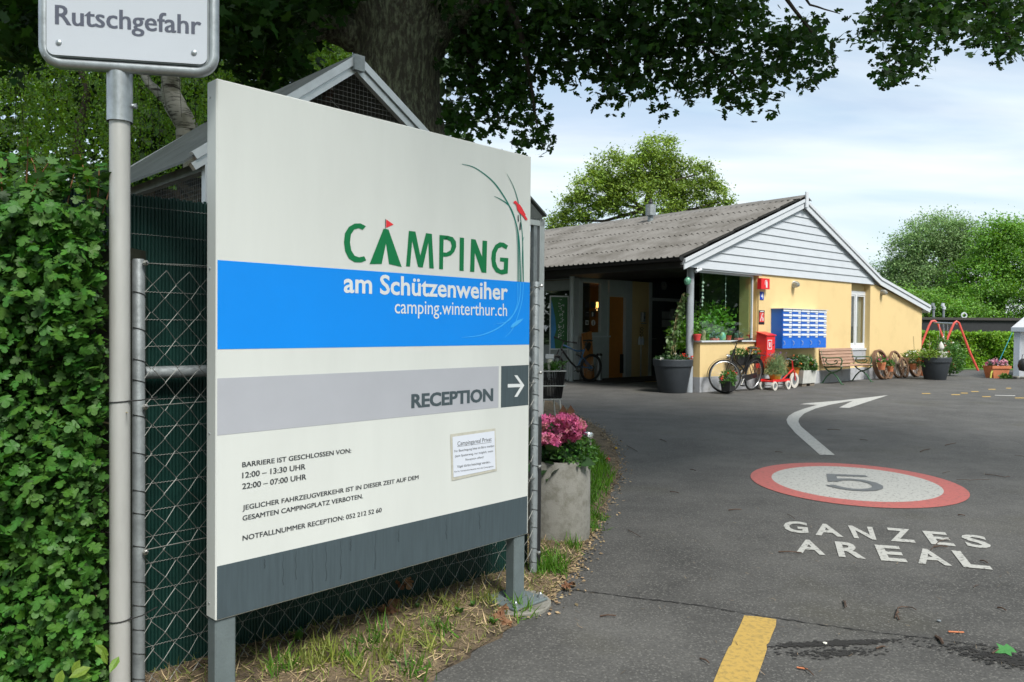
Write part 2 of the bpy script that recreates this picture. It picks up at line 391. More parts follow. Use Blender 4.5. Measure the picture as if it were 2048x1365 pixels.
rb = N.new('ShaderNodeValToRGB'); rb.color_ramp.elements[0].position = 0.3; rb.color_ramp.elements[1].position = 0.7
rb.color_ramp.elements[0].color = (0.055, 0.054, 0.051, 1); rb.color_ramp.elements[1].color = (0.094, 0.092, 0.087, 1); L.new(big.outputs[0], rb.inputs[0])
fin = N.new('ShaderNodeTexNoise'); fin.inputs['Scale'].default_value = 70; fin.inputs['Detail'].default_value = 3; L.new(g.outputs['Position'], fin.inputs['Vector'])
mf = N.new('ShaderNodeMapRange'); mf.inputs[1].default_value = 0.3; mf.inputs[2].default_value = 0.7; mf.inputs[3].default_value = 0.78; mf.inputs[4].default_value = 1.2; L.new(fin.outputs[0], mf.inputs[0])
mu = N.new('ShaderNodeMixRGB'); mu.blend_type = 'MULTIPLY'; mu.inputs[0].default_value = 1; L.new(rb.outputs[0], mu.inputs[1]); L.new(mf.outputs[0], mu.inputs[2])
ms_ = N.new('ShaderNodeMixRGB'); md = N.new('ShaderNodeTexNoise'); md.inputs['Scale'].default_value = 1.7; md.inputs['Detail'].default_value = 8; md.inputs['Roughness'].default_value = 0.7; L.new(g.outputs['Position'], md.inputs['Vector'])
mr_ = N.new('ShaderNodeMapRange'); mr_.inputs[1].default_value = 0.35; mr_.inputs[2].default_value = 0.62; mr_.inputs[3].default_value = 0.62; mr_.inputs[4].default_value = 1.12; L.new(md.outputs[0], mr_.inputs[0])
mu2 = N.new('ShaderNodeMixRGB'); mu2.blend_type = 'MULTIPLY'; mu2.inputs[0].default_value = 1; L.new(mu.outputs[0], mu2.inputs[1]); L.new(mr_.outputs[0], mu2.inputs[2])
ms3 = N.new('ShaderNodeTexNoise'); ms3.inputs['Scale'].default_value = 0.9; ms3.inputs['Detail'].default_value = 6; L.new(g.outputs['Position'], ms3.inputs['Vector'])
mo_ = N.new('ShaderNodeMapRange'); mo_.inputs[1].default_value = 0.56; mo_.inputs[2].default_value = 0.72; mo_.inputs[3].default_value = 0; mo_.inputs[4].default_value = 0.55; L.new(ms3.outputs[0], mo_.inputs[0])
mu3 = N.new('ShaderNodeMixRGB'); L.new(mo_.outputs[0], mu3.inputs[0]); L.new(mu2.outputs[0], mu3.inputs[1]); mu3.inputs[2].default_value = (0.050, 0.047, 0.030, 1)
L.new(r1.outputs[0], ms_.inputs[0]); L.new(mu3.outputs[0], ms_.inputs[1]); ms_.inputs[2].default_value = (0.135, 0.132, 0.122, 1)
L.new(ms_.outputs[0], b.inputs['Base Color'])
bp = N.new('ShaderNodeBump'); bp.inputs['Strength'].default_value = 0.55; bp.inputs['Distance'].default_value = 0.006; L.new(fin.outputs[0], bp.inputs['Height']); L.new(bp.outputs[0], b.inputs['Normal'])

# ------------------------------------------------------------------ ground
def sheet(name, pts, z, m, kind='structure'):
    mb = MB(); mb.face([(p[0], p[1], z) for p in pts]); return mb.build(name, m, kind=kind)
m_under = mat('meadow', (0.035, 0.075, 0.015), 0.95, var=0.3, vscale=1.5, bump=0.6, bscale=20, world=True)
sheet('ground', [(-260, -120), (260, -120), (260, 400), (-260, 400)], -0.02, m_under)
sheet('asphalt_drive', [(-14, -12), (60, -12), (60, 27.0), (16, 27.0), (9.5, 34), (-14, 34)], 0.0, m_asph)
EDGE = [(850, 1365), (935, 1312), (1010, 1265), (1062, 1222), (1100, 1188), (1140, 1150), (1165, 1100), (1185, 1062), (1212, 1010), (1236, 955), (1238, 920), (1225, 885), (1200, 858), (1165, 838), (1130, 818), (1100, 803)]
ep = [G(x, y) for x, y in EDGE]
near = [Vector((-0.62, 2.1, 0)), Vector((-1.2, 0.8, 0)), Vector((-2.6, -2, 0))]
poly = near[::-1]+ep+[Vector((-2.5, 15.5, 0)), Vector((-12, 17, 0)), Vector((-13.5, -2, 0))]
# soil bed: gridded so that its surface heaves, feathered down to the asphalt along the edge
def in_poly(x, y, P):
    c = False; n = len(P)
    for i in range(n):
        a, b_ = P[i], P[(i+1) % n]
        if (a.y > y) != (b_.y > y) and x < (b_.x-a.x)*(y-a.y)/(b_.y-a.y)+a.x: c = not c
    return c
sheet('soil_strip', [(p.x, p.y) for p in poly], 0.006, m_soil)
ec = [(p.x, p.y) for p in near[::-1]+ep]
def edge_dist(x, y):
    best = 9
    for (ax, ay), (bx, by) in zip(ec[:-1], ec[1:]):
        dx_, dy_ = bx-ax, by-ay; L2 = dx_*dx_+dy_*dy_; t_ = max(0, min(1, ((x-ax)*dx_+(y-ay)*dy_)/L2))
        best = min(best, math.hypot(x-ax-dx_*t_, y-ay-dy_*t_))
    return best
mb = MB(); NX, NY = 60, 90; X0, X1, Y0, Y1 = -2.4, 1.3, 2.0, 8.0
from mathutils import noise as mn
H = {}
def soil_h(x, y):
    if not in_poly(x, y, poly): return -0.01
    d = edge_dist(x, y); return 0.008+min(d, 0.35)*0.09+0.012*min(1, d*8)*mn.noise(Vector((x*9, y*9, 0)))
for j in range(NY+1):
    for i in range(NX+1):
        x = X0+(X1-X0)*i/NX; y = Y0+(Y1-Y0)*j/NY; mb.v.append((x, y, soil_h(x, y)))
for j in range(NY):
    for i in range(NX):
        q = (j*(NX+1)+i, j*(NX+1)+i+1, (j+1)*(NX+1)+i+1, (j+1)*(NX+1)+i)
        if max(mb.v[k][2] for k in q) > 0: mb.f.append(q)
mb.build('soil_bed', m_soil, kind='structure', smooth=True)

# ------------------------------------------------------------------ road markings
def gp(px, py, z=0.004): return G(px, py, z)
C7 = lambda x, y: (1540+x/3.740, 1000+y/3.740)
C5 = lambda x, y: (1400+x/2.2562, 760+y/2.2562)
mark = thing('speed_limit_marking', 'round red and white speed marking with a grey 5 painted on the asphalt', 'road marking', G(1720, 971))
def ell(c, a, b_, n=72): return [(c[0]+a[0]*math.cos(w)+b_[0]*math.sin(w), c[1]+a[1]*math.cos(w)+b_[1]*math.sin(w)) for w in [2*math.pi*k/n for k in range(n)]]
o_ = ell((1720.5, 971.3), (219.5, 19), (0, 41.3)); i_ = ell((1715.3, 968.6), (172.3, 14.5), (0, 32.7))
mb = MB(); n = 72
V = [gp(*p) for p in o_]+[gp(*p) for p in i_]
mb.add(V, [(k, (k+1) % n, n+(k+1) % n, n+k) for k in range(n)]); mb.build('red_ring', m_paintr, mark, world=True)
mb = MB(); mb.face([gp(*p) for p in i_]); mb.build('white_disc', m_paintw, mark, world=True)
mb = MB()
def gr(pts, w, z=0.0075, f=C5):
    P = [G(*f(*p), z) for p in pts]; mb.ribbon([(p.x, p.y) for p in P], w, lambda a, b_: (a, b_, z))
gr([(576, 428), (752, 434)], 0.085)
mb.face([gp(*C5(*p), 0.0078) for p in [(570, 424), (612, 426), (622, 452), (592, 460), (577, 458)]])
gr([(596, 456), (630, 449), (680, 449), (730, 454), (775, 464), (800, 476), (802, 487), (780, 494), (740, 497), (690, 495), (640, 488), (606, 480), (584, 474)], 0.085, 0.0081)
mb.build('numeral', m_paintg, mark, world=True)
tx = thing('ground_lettering', 'white worn words GANZES AREAL painted on the asphalt below the red ring', 'road marking', G(1775, 1095))
def ground_letter(key, q):
    V, F = TX[key]; xs = [p[0] for p in V]; ys = [p[1] for p in V]; x0, x1, y0, y1 = min(xs), max(xs), min(ys), max(ys)
    Q = [G(*C7(*p), 0.0) for p in q]; mb = MB()
    def f(x, y):
        a = (x-x0)/(x1-x0); b_ = (y-y0)/(y1-y0)
        p = (Q[3]*(1-a)+Q[2]*a)*(1-b_)+(Q[0]*(1-a)+Q[1]*a)*b_; return (p.x, p.y, 0.004)
    mb.text(key, f); mb.build('letter', m_paintw, tx, world=True)
for k, q in [('gG', ((98, 158), (275, 172), (290, 258), (105, 243))), ('gA', ((318, 178), (500, 190), (550, 283), (340, 268))), ('gN', ((583, 196), (765, 208), (797, 305), (630, 290))),
             ('gZ', ((860, 211), (1040, 225), (1097, 327), (905, 312))), ('gE', ((1137, 235), (1313, 249), (1390, 352), (1208, 335))), ('gS', ((1415, 258), (1610, 276), (1668, 372), (1480, 356))),
             ('gA', ((185, 297), (380, 310), (418, 420), (198, 397))), ('gR', ((483, 315), (680, 330), (718, 447), (515, 430))), ('gE', ((780, 340), (965, 352), (1030, 473), (832, 458))),
             ('gA', ((1045, 362), (1275, 380), (1365, 500), (1110, 480))), ('gL', ((1355, 383), (1560, 400), (1667, 528), (1450, 508)))]:
    ground_letter(k, q)
def flatmark(name, pts, m, label, z=0.004, f=C5, cat='road marking', group=None):
    mb = MB(); P = [G(*f(*p), z) for p in pts]; c = sum(P, Vector())/len(P)
    mb.face([(p.x-c.x, p.y-c.y, z) for p in P]); o = mb.build(name, m); o.location = (c.x, c.y, 0)
    return tag(o, label, cat, group)
flatmark('road_arrow', [(541, 338), (430, 240), (396, 200), (390, 180), (400, 163), (425, 147), (470, 130), (530, 113), (452, 110), (480, 106), (640, 93), (850, 69), (672, 127), (628, 125), (690, 95), (660, 99), (590, 112), (520, 130), (470, 152), (447, 175), (444, 190), (455, 210), (490, 240), (608, 339)], m_paintw, 'white curved arrow painted on the asphalt pointing right')
rag = [(200, 1063), (260, 1068), (345, 1080), (342, 1110), (325, 1150), (312, 1185), (300, 1196), (302, 1215), (288, 1260), (270, 1310), (250, 1365), (215, 1460), (25, 1460), (60, 1365), (95, 1280), (130, 1205), (142, 1196), (150, 1170), (180, 1110)]
flatmark('lane_marking', rag, m_painty, 'wide worn yellow stripe on the asphalt at the bottom edge')
for k, (x0, x1, y) in enumerate([(1000, 1038, 62), (1133, 1172, 67), (1175, 1207, 60), (1222, 1255, 53), (1272, 1310, 76), (1300, 1332, 43), (1420, 1462, 82), (1380, 1402, 38)]):
    flatmark('parking_dash', [(x0, y-1.6), (x1, y-1.6), (x1+3, y+1.6), (x0+3, y+1.6)], m_painty, ['leftmost short faded yellow dash on the far asphalt beyond the arrow tip', 'second faded yellow dash from the left, in the longer row', 'third faded yellow dash from the left, touching the second', 'fourth faded yellow dash from the left, a little further off', 'faded yellow dash nearest the viewer, below the others in the middle', 'faded yellow dash furthest from the viewer in the middle of the row', 'rightmost faded yellow dash at the photo edge below the white line', 'shortest and farthest faded yellow dash near the right edge'][k], group='faded yellow dashes on the far asphalt')
flatmark('parking_line', [(1330, 68.5), (1422, 70.5), (1424, 73.5), (1332, 71)], m_paintw, 'thin white line among the yellow dashes at the right edge')
mb = MB(); PT = [(-620, 960), (-560, 950), (-300, 985), (0, 1020), (180, 1052), (400, 1085), (700, 1130), (1000, 1165), (1300, 1205), (1462, 1228), (1800, 1275)]
P = []
for a, b_ in zip(PT[:-1], PT[1:]):
    for k in range(14):
        t_ = k/14; q = G(*C5(a[0]+(b_[0]-a[0])*t_, a[1]+(b_[1]-a[1])*t_)); P.append((q.x+rnd.uniform(-.004, .004), q.y+rnd.uniform(-.006, .006)))
mb.ribbon(P, [rnd.choice((0.004, 0.008, 0.006, 0.012, 0.003)) for _ in P], lambda a, b_: (a, b_, 0.0035)); mb.build('asphalt_joint', m_tar, kind='structure')
def stain(cx_, cy_, rx, ry, seed, th=0.0, n=140):
    """scattered grit and dirt flecks"""
    r_ = random.Random(seed); mb = MB()
    for _ in range(n):
        a = r_.gauss(0, 0.42)*rx; c_ = r_.gauss(0, 0.42)*ry; s_ = r_.uniform(0.0015, 0.006)
        c0 = G(*C5(cx_, cy_)); x = c0.x+a*math.cos(th)-c_*math.sin(th); y = c0.y+a*math.sin(th)+c_*math.cos(th)
        k = r_.randint(5, 7); w0 = r_.random()*6
        mb.face([(x+s_*2.0*r_.uniform(.5, 1.3)*math.cos(w0+6.283*j/k), y+s_*r_.uniform(.5, 1.3)*math.sin(w0+6.283*j/k), 0.0030+_*1e-6) for j in range(k)])
    return mb.build('dirt_patch', m_tar, kind='stuff', label='dark damp dirt on the asphalt')
stain(600, 1192, 0.30, 0.028, 1, 0.12, 900); stain(1440, 1270, 0.28, 0.10, 2, -0.5, 1300); stain(600, 1235, 0.25, 0.05, 3, 0.1, 300); stain(140, 118, 0.9, 0.18, 9, -0.1, 120)

# ------------------------------------------------------------------ campsite sign board
Lp = AT(432, 700, 2.495); Rp = AT(1061, 700, 3.60)
S = Plane((Lp.x, Lp.y), (Rp.x-Lp.x, Rp.y-Lp.y))
BW = S.hit(1059.5, 690)[0]; ZT = S.hit(432, 157)[1]; ZB = S.hit(432, 1245)[1]
ZT2 = S.hit(1066, 314)[1]; ZB2 = S.hit(1053, 1068)[1]; print('board', BW, ZT, ZT2, ZB, ZB2)
ZT = (ZT+ZT2)/2; ZB = (ZB+ZB2)/2
board = thing('campsite_sign', 'large white campsite sign board with blue band on two grey steel posts', 'sign', (Lp.x, Lp.y, 0), S.ang)
mb = MB(); mb.bbox(0, BW, 0.0, 0.068, ZB, ZT, 0.004); mb.build('panel', m_white, board)
def SF(d=-0.0008): return lambda px, py: (S.hit(px, py)[0], d, S.hit(px, py)[1])
def band(name, quad_, m, d=-0.0008, inset=True):
    P = [S.hit(*p) for p in quad_]; z1 = (P[0][1]+P[1][1])/2; z0 = (P[2][1]+P[3][1])/2
    a0 = (P[0][0]+P[3][0])/2; a1 = (P[1][0]+P[2][0])/2
    if inset: a0 = max(a0, 0.0045); a1 = min(a1, BW-0.0045); z0 = max(z0, ZB+0.0045)
    mb = MB(); mb.box(a0, a1, d, 0.001, z0, z1); return mb.build(name, m, board)
band('blue_band', [(431, 518), (1062, 567), (1060, 691), (431, 697)], m_blue)
band('grey_band', [(431, 757), (997, 733), (997, 818), (431, 868)], m_lgrey)
band('slate_band', [(431, 1133), (1055, 993), (1053, 1068), (431, 1245)], m_dgrey)
band('arrow_field', [(1002, 733), (1057, 730), (1056, 811), (1002, 815)], m_dgrey)
def trace(name, pts, m, d=-0.0016, parent=None):
    mb = MB(); f = SF(d); mb.face([f(*p) for p in pts]); return mb.build(name, m, parent or board)
def trace_line(name, pts, w, m, d=-0.0016, conv=None):
    mb = MB(); P = [S.hit(*(conv(*p) if conv else p)) for p in pts]
    # smooth the polyline
    Q = []
    for i in range(len(P)-1):
        p0, p1, p2, p3 = P[max(i-1, 0)], P[i], P[i+1], P[min(i+2, len(P)-1)]
        for k in range(8):
            t_ = k/8; Q.append(tuple(0.5*((2*p1[c])+(-p0[c]+p2[c])*t_+(2*p0[c]-5*p1[c]+4*p2[c]-p3[c])*t_*t_+(-p0[c]+3*p1[c]-3*p2[c]+p3[c])*t_**3) for c in (0, 1)))
    Q.append(P[-1]); n_ = len(Q)
    ww = [w*max(0.25, min(1, 0.25+2.2*i/n_)) for i in range(n_)]
    mb.ribbon(Q, ww, lambda a, b_: (a, d, b_)); return mb.build(name, m, board)
def fit(key, a0, a1, z0, z1, d=-0.0016, name='lettering', m=None, cap=None, parent=None):
    V, F = TX[key]; xs = [p[0] for p in V]; x0, x1 = min(xs), max(xs); ch = cap or CAPH; mb = MB()
    mb.text(key, lambda x, y: (a0+(x-x0)/(x1-x0)*(a1-a0), d, z0+y/ch*(z1-z0)))
    if key[0] in 'lr':
        sh_ = (z1-z0)*(.07 if key[0] == 'l' else .05); mb.text(key, lambda x, y: (a0+(x-x0)/(x1-x0)*(a1-a0)+sh_, d-.0001, z0+y/ch*(z1-z0)))
    return mb.build(name, m, parent or board)
c8 = lambda x, y: (640+x/3.4125, 280+y/3.4125)
for pts in ([(312, 590), (275, 571), (235, 572), (195, 595), (168, 640), (162, 700), (170, 760), (195, 810), (235, 835), (280, 837), (314, 823), (300, 795), (265, 802), (235, 792), (212, 755), (203, 700), (210, 645), (232, 612), (262, 603), (290, 615)],
            [(605, 622), (650, 627), (683, 790), (722, 637), (762, 643), (775, 878), (745, 876), (738, 700), (700, 872), (668, 867), (628, 690), (613, 865), (586, 863)],
            [(953, 667), (982, 670), (979, 895), (950, 893)], [(1030, 677), (1060, 681), (1105, 800), (1108, 688), (1139, 691), (1134, 909), (1102, 905), (1055, 770), (1052, 902), (1023, 900)],
            [(1282, 722), (1250, 702), (1225, 700), (1195, 718), (1173, 760), (1167, 810), (1175, 865), (1200, 905), (1240, 920), (1280, 912), (1284, 808), (1228, 803), (1227, 830), (1255, 833), (1252, 885), (1230, 888), (1210, 870), (1197, 830), (1200, 775), (1215, 742), (1240, 730), (1270, 748)]):
    trace('letter', [c8(*p) for p in pts], m_green)
mb = MB(); f = SF(-0.0016); Po = [(812, 650), (870, 655), (905, 665), (926, 695), (928, 730), (915, 765), (890, 790), (860, 798), (840, 797)]; Pi = [(842, 678), (842, 679), (868, 682), (890, 695), (897, 725), (888, 755), (862, 770), (842, 769), (841, 769)]
for k in range(1, 8): mb.quad(f(*c8(*Po[k])), f(*c8(*Po[k+1])), f(*c8(*Pi[k+1])), f(*c8(*Pi[k])))
mb.face([f(*c8(*p)) for p in [(814, 650), (870, 655), (868, 682), (842, 679), (838, 884), (812, 882)]]); mb.build('letter', m_green, board)
trace('tent_emblem', [c8(*p) for p in [(432, 607), (466, 612), (556, 868), (470, 848), (449, 706), (420, 847), (337, 848)]], m_green)
trace('flag_pole_print', [c8(*p) for p in [(443, 542), (448, 542), (447, 608), (443, 607)]], m_dtext)
trace('flag_print', [c8(*p) for p in [(450, 543), (501, 579), (450, 601)]], m_red)
def fitpx(key, x0, x1, yb, yt, m, cap=None):
    a0 = S.hit(x0, yb)[0]; z0 = S.hit(x0, yb)[1]; z1 = S.hit(x0, yt)[1]; a1 = S.hit(x1, yb)[0]; return fit(key, a0, a1, z0, z1, m=m, cap=cap)
zb = (S.hit(690, 584.8)[1]+S.hit(1010, 599.5)[1])/2; zt = S.hit(769, 551.5)[1]
fit('am', S.hit(687, 580)[0], S.hit(1015, 590)[0], zb, zt, m=m_wtext)
zb = (S.hit(790, 628)[1]+S.hit(1010, 631.5)[1])/2; zt = S.hit(1010, 608)[1]
fit('web', S.hit(789, 620)[0], S.hit(1013.5, 620)[0], zb, zt, m=m_wtext)
fitpx('rec', 822, 985, 816, 790, m_dgrey)
for k, x0, x1, yb, yt in [('l1', 484, 701.5, 934.7, 925), ('l2', 484, 610, 956.7, 945.5), ('l3', 484, 611.5, 978.7, 967.5), ('l4', 484.6, 836, 1020.6, 1011), ('l5', 484.6, 725, 1041.7, 1032), ('l6', 484.6, 762.4, 1081.8, 1071.8)]:
    a0, z0 = S.hit(x0, yb); z1 = S.hit(x0, yt)[1]; a1 = S.hit(x1, yb-(x1-x0)*0.08)[0]; fit(k, a0, a1, z0, z1, m=m_dtext)
mb = MB(); f = SF(-0.0016)
mb.face([f(*p) for p in [(1015, 768.5), (1043, 768), (1043, 774.5), (1015, 775.5)]]); mb.face([f(*p) for p in [(1028, 751), (1034, 751), (1048, 771), (1042, 771)]]); mb.face([f(*p) for p in [(1042, 771), (1048, 771), (1034, 794), (1028, 794)]])
mb.v = [(x, y-0.0003*(i//4), z) for i, (x, y, z) in enumerate(mb.v)]; mb.build('arrow_emblem', m_wtext, board)
cA = lambda x, y: (900+x/3.59, 310+y/3.59)
for i, (pts, w) in enumerate([([(85, 67), (180, 95), (300, 185), (380, 290), (440, 400), (480, 520), (498, 650), (505, 912)], 0.0075), ([(315, 298), (370, 325), (430, 375), (470, 480), (488, 600), (493, 912)], 0.006),
          ([(407, 137), (450, 220), (478, 300), (495, 380), (508, 480), (520, 620), (526, 912)], 0.0055), ([(530, 590), (520, 640), (514, 912)], 0.0035), ([(460, 480), (476, 560), (482, 700), (482, 912)], 0.0025)]):
    trace_line('reed_print', pts, w, m_reed, -0.0014-0.0002*i, cA)
for i, (pts, w) in enumerate([([(487, 430), (489, 480)], 0.007), ([(503, 482), (500, 540)], 0.009)]): trace_line('cattail_print', pts, w, m_dtext, -0.0026-0.0002*i, cA)
trace('bird_print', [cA(*p) for p in [(455, 348), (452, 340), (462, 330), (473, 333), (486, 352), (500, 360), (516, 385), (541, 432), (536, 434), (556, 466), (548, 466), (546, 473), (536, 464), (520, 440), (498, 420), (480, 395), (472, 358), (462, 352)]], m_red, -0.0032)
for i, (pts, w) in enumerate([([(390, 1312), (440, 1262), (478, 1180), (515, 1050), (526, 918)], 0.004), ([(80, 1312), (220, 1295), (350, 1240), (450, 1150), (495, 1050), (505, 918)], 0.005), ([(310, 1217), (400, 1200), (445, 1160), (482, 1060), (484, 918)], 0.0035)]):
    trace_line('reed_reflection_print', pts, w, m_lblue, -0.0014-0.0002*i, cA)
trace('bird_reflection_print', [cA(*p) for p in [(430, 1240), (445, 1215), (480, 1190), (525, 1174), (505, 1200), (475, 1225), (450, 1240)]], m_lblue, -0.0024)
m_drip = mat('drip_stain', (0.030, 0.042, 0.048), 0.6, var=0.2)
for i, (x, y0_, y1_) in enumerate(((425, 278, 437), (490, 265, 408), (575, 245, 470), (645, 222, 416), (720, 210, 406), (897, 165, 357), (770, 200, 260), (1015, 150, 215), (1260, 95, 200), (1430, 60, 150), (330, 300, 350))):
    pts = [(400+(x+3*math.sin(k*1.9+i))/2.56, 1000+(y0_+(y1_-y0_)*k/7)/2.56) for k in range(8)]
    P = [S.hit(*p) for p in pts]; mb = MB(); mb.ribbon(P, [0.0012+0.0022*k/7 for k in range(8)], lambda a, b_: (a, -0.0011-.0001*i, b_)); mb.build('drip_stain', m_drip, board)
# screws along the folded left edge
for py in (190, 536, 870, 1213):
    z = S.hit(432, py)[1]; mb = MB(); mb.lathe([(0.0, 0.0025), (0.003, 0.002), (0.0045, 0)], (0, 0.045, z), 10, ax=(-1, 0, 0)); mb.build('screw', m_galv, board)
# two posts, right one on a bolted base plate
for i, a0 in enumerate((0.0035, S.hit(1029.5, 1120, -0.006)[0])):
    mb = MB(); mb.bbox(a0, a0+0.072, 0.008, 0.066, 0.012 if i == 0 else 0.03, ZB+0.0, 0.005); mb.build('post', m_postg, board)
    if i == 1:
        cxp = a0+0.036; cyp = 0.037
        mb = MB(); mb.bbox(cxp-0.11, cxp+0.11, cyp-0.11, cyp+0.11, 0.020, 0.032, 0.003); mb.build('base_plate', m_postg, board)
        for sx in (-1, 1):
            for sy in (-1, 1):
                mb = MB(); mb.cyl((cxp+sx*.085, cyp+sy*.085, 0.032), (cxp+sx*.085, cyp+sy*.085, 0.037), 0.014, n=12); mb.cyl((cxp+sx*.085, cyp+sy*.085, 0.037), (cxp+sx*.085, cyp+sy*.085, 0.048), 0.011, n=6); mb.lathe([(0.007, 0.048), (0.007, 0.052), (0.004, 0.057), (0, 0.058)], (cxp+sx*.085, cyp+sy*.085, 0), 10); mb.build('bolt', m_galv, board)
        w_ = S.pt(cxp, 0, -cyp)
        mb = MB(); mb.lathe([(0.17, -0.05), (0.17, 0.014), (0.165, 0.019), (0, 0.0195)], (0, 0, 0), 40); o = mb.build('concrete_footing', m_conc, smooth=True); o.location = (w_.x, w_.y, 0); tag(o, 'round concrete footing under the right post of the campsite sign', 'footing')
# notice sheet taped to the board
note = thing('paper_notice', 'small white paper notice in a clear sleeve taped on the sign board', 'notice', (Lp.x, Lp.y, 0), S.ang)
m_paper = mat('paper', (0.66, 0.70, 0.78), 0.5, var=0.03); m_sleeve = mat('yellowed_plastic_sleeve', (0.50, 0.49, 0.42), 0.3, var=0.15, vscale=30)
f = SF(-0.0022); mb = MB(); mb.face([f(*p) for p in [(900, 869), (990, 857), (993, 942), (903, 962)]]); mb.build('sleeve', m_sleeve, note)
f = SF(-0.0032); mb = MB(); mb.face([f(*p) for p in [(904, 874), (988, 862), (990, 938), (906, 955)]]); mb.build('sheet', m_paper, note)
for k, x0, x1, yb, yt in [('p1', 913.7, 982, 892, 883.5), ('p2', 907.7, 987, 905, 900.5), ('p3', 909, 985, 915, 910.5), ('p4', 930, 966, 921.5, 917.5), ('p5', 913, 981, 936, 931), ('p6', 907.7, 986, 945.5, 942.5)]:
    a0, z0 = S.hit(x0, yb); z1 = S.hit(x0, yt)[1]; a1, zr = S.hit(x1, yb-(x1-x0)*0.14)
    V, F = TX[k]; xs = [p[0] for p in V]; xa, xb = min(xs), max(xs); mb = MB()
    mb.text(k, lambda x, y: (a0+(x-xa)/(xb-xa)*(a1-a0), -0.0038, z0+y/CAPH*(z1-z0)+(x-xa)/(xb-xa)*(zr-z0)*0.75)); mb.build('printed_line', m_dtext, note)
a0, z0 = S.hit(913, 893.5); a1, z1 = S.hit(982, 884.5); mb = MB(); mb.quad((a0, -0.0038, z0-.001), (a1, -0.0038, z1-.001), (a1, -0.0038, z1+.0002), (a0, -0.0038, z0+.0002)); mb.build('underline', m_dtext, note)

# ------------------------------------------------------------------ street sign on its pole
PP = G(241, 1420); PP = Vector((AT(245, 700, 2.40).x, 2.40, 0)); 
T = Plane((PP.x, PP.y-0.045), (0.984, 0.177))
ss = thing('street_sign', 'white rectangular warning sign reading Rutschgefahr in a tubular steel frame on a pole', 'street sign', (T.p.x, T.p.y, 0), T.ang)
m_refl = mat('reflective_sign_face', (0.56, 0.60, 0.66), 0.35, var=0.03, vscale=2, bump=0.2, bscale=500, dist=0.0006)
m_sgrey = mat('sign_grey_lettering', (0.10, 0.11, 0.15), 0.4, var=0.02)
bl = T.hit(83, 110); br = T.hit(424, 135); xL, xR = T.hit(84, 60)[0], T.hit(424, 60)[0]
zb_ = (T.hit(130, 122)[1]+T.hit(380, 141)[1])/2; zt_ = zb_+0.42; rc = 0.052
def rrect(x0, x1, z0, z1, r, n=8):
    P = []
    for cx_, cz, a in ((x1-r, z1-r, 0), (x0+r, z1-r, 90), (x0+r, z0+r, 180), (x1-r, z0+r, 270)):
        for k in range(n+1): w = R(a+90*k/n); P.append((cx_+r*math.cos(w), cz+r*math.sin(w)))
    return P
mb = MB(); mb.tube([(x, 0.022, z) for x, z in rrect(xL, xR, zb_, zt_, rc, 10)], 0.0175, 14, closed=True); mb.build('frame_tube', m_galv, ss, smooth=True)
pl, pr = T.hit(93, 60)[0], T.hit(414, 60)[0]; pz = (T.hit(100, 104)[1]+T.hit(400, 128)[1])/2
mb = MB(); pz = (T.hit(120, 110)[1]+T.hit(380, 128)[1])/2
mb.prism(rrect(pl, pr, pz, zt_-0.03, 0.022, 8), lambda a, b_, d: (a, d, b_), 0.0, 0.004); mb.build('face_plate', m_refl, ss)
mb = MB(); mb.prism(rrect(pl-.004, pr+.004, pz-.004, zt_-0.026, 0.024, 8), lambda a, b_, d: (a, d, b_), 0.005, 0.016); mb.build('backing', m_galv2, ss)
a0, z0 = T.hit(110, 49); a1, z2 = T.hit(401, 69); z1 = T.hit(113, 11)[1]
fit('rutsch', a0, a1, (z0+z2)/2, (z0+z2)/2+(z1-z0), d=-0.0008, name='lettering', m=m_sgrey, parent=ss)
for px, py in ((117.5, 85.5), (388, 106)):
    a, z = T.hit(px, py); mb = MB(); mb.lathe([(0.009, 0), (0.008, 0.003), (0.004, 0.005), (0, 0.0055)], (a, 0, z), 12, ax=(0, -1, 0)); mb.build('rivet', m_galv, ss, smooth=True)
    mb = MB(); 
for a, z in ((pl+.01, pz+.02), (pr-.01, pz+.02)):
    mb = MB(); mb.box(a-.02, a+.02, 0.006, 0.03, z-.025, z-.010); mb.build('clip', m_galv, ss)
zs0 = T.hit(250, 238)[1]; zs1 = zb_-0.012
mb = MB(); mb.lathe([(0.037, zs0), (0.037, zs1), (0.0, zs1)], (0, 0.045, 0), 28); mb.build('sleeve', m_galv, ss, smooth=True)
mb = MB(); mb.lathe([(0.0298, 0.0), (0.0298, zs0+.02)], (0, 0.045, 0), 28); mb.build('pole', m_pole, ss, smooth=True)
zz_ = T.hit(250, 204)[1]; mb = MB(); mb.cyl((0.034, 0.045, zz_), (0.046, 0.045, zz_), 0.007, n=8); mb.lathe([(0.009, 0), (0.009, 0.005), (0.0, 0.006)], (0.044, 0.045, zz_), 6, ax=(1, 0, 0)); mb.build('clamp_bolt', m_galv, ss)
for py in (806, 1249):
    z = T.hit(245, py)[1]; mb = MB(); P = [(0.031*math.cos(w)+0.0, 0.045+0.031*math.sin(w), z+0.002*math.cos(w)) for w in [6.283*k/16 for k in range(16)]]; mb.tube(P, 0.0022, 6, closed=True)
    mb.tube([(0.028, 0.03, z+.002), (0.06, 0.06, z+.002), (0.09, 0.12, z+.006)], 0.0022, 6); mb.build('tie_strap', m_dwire, ss)

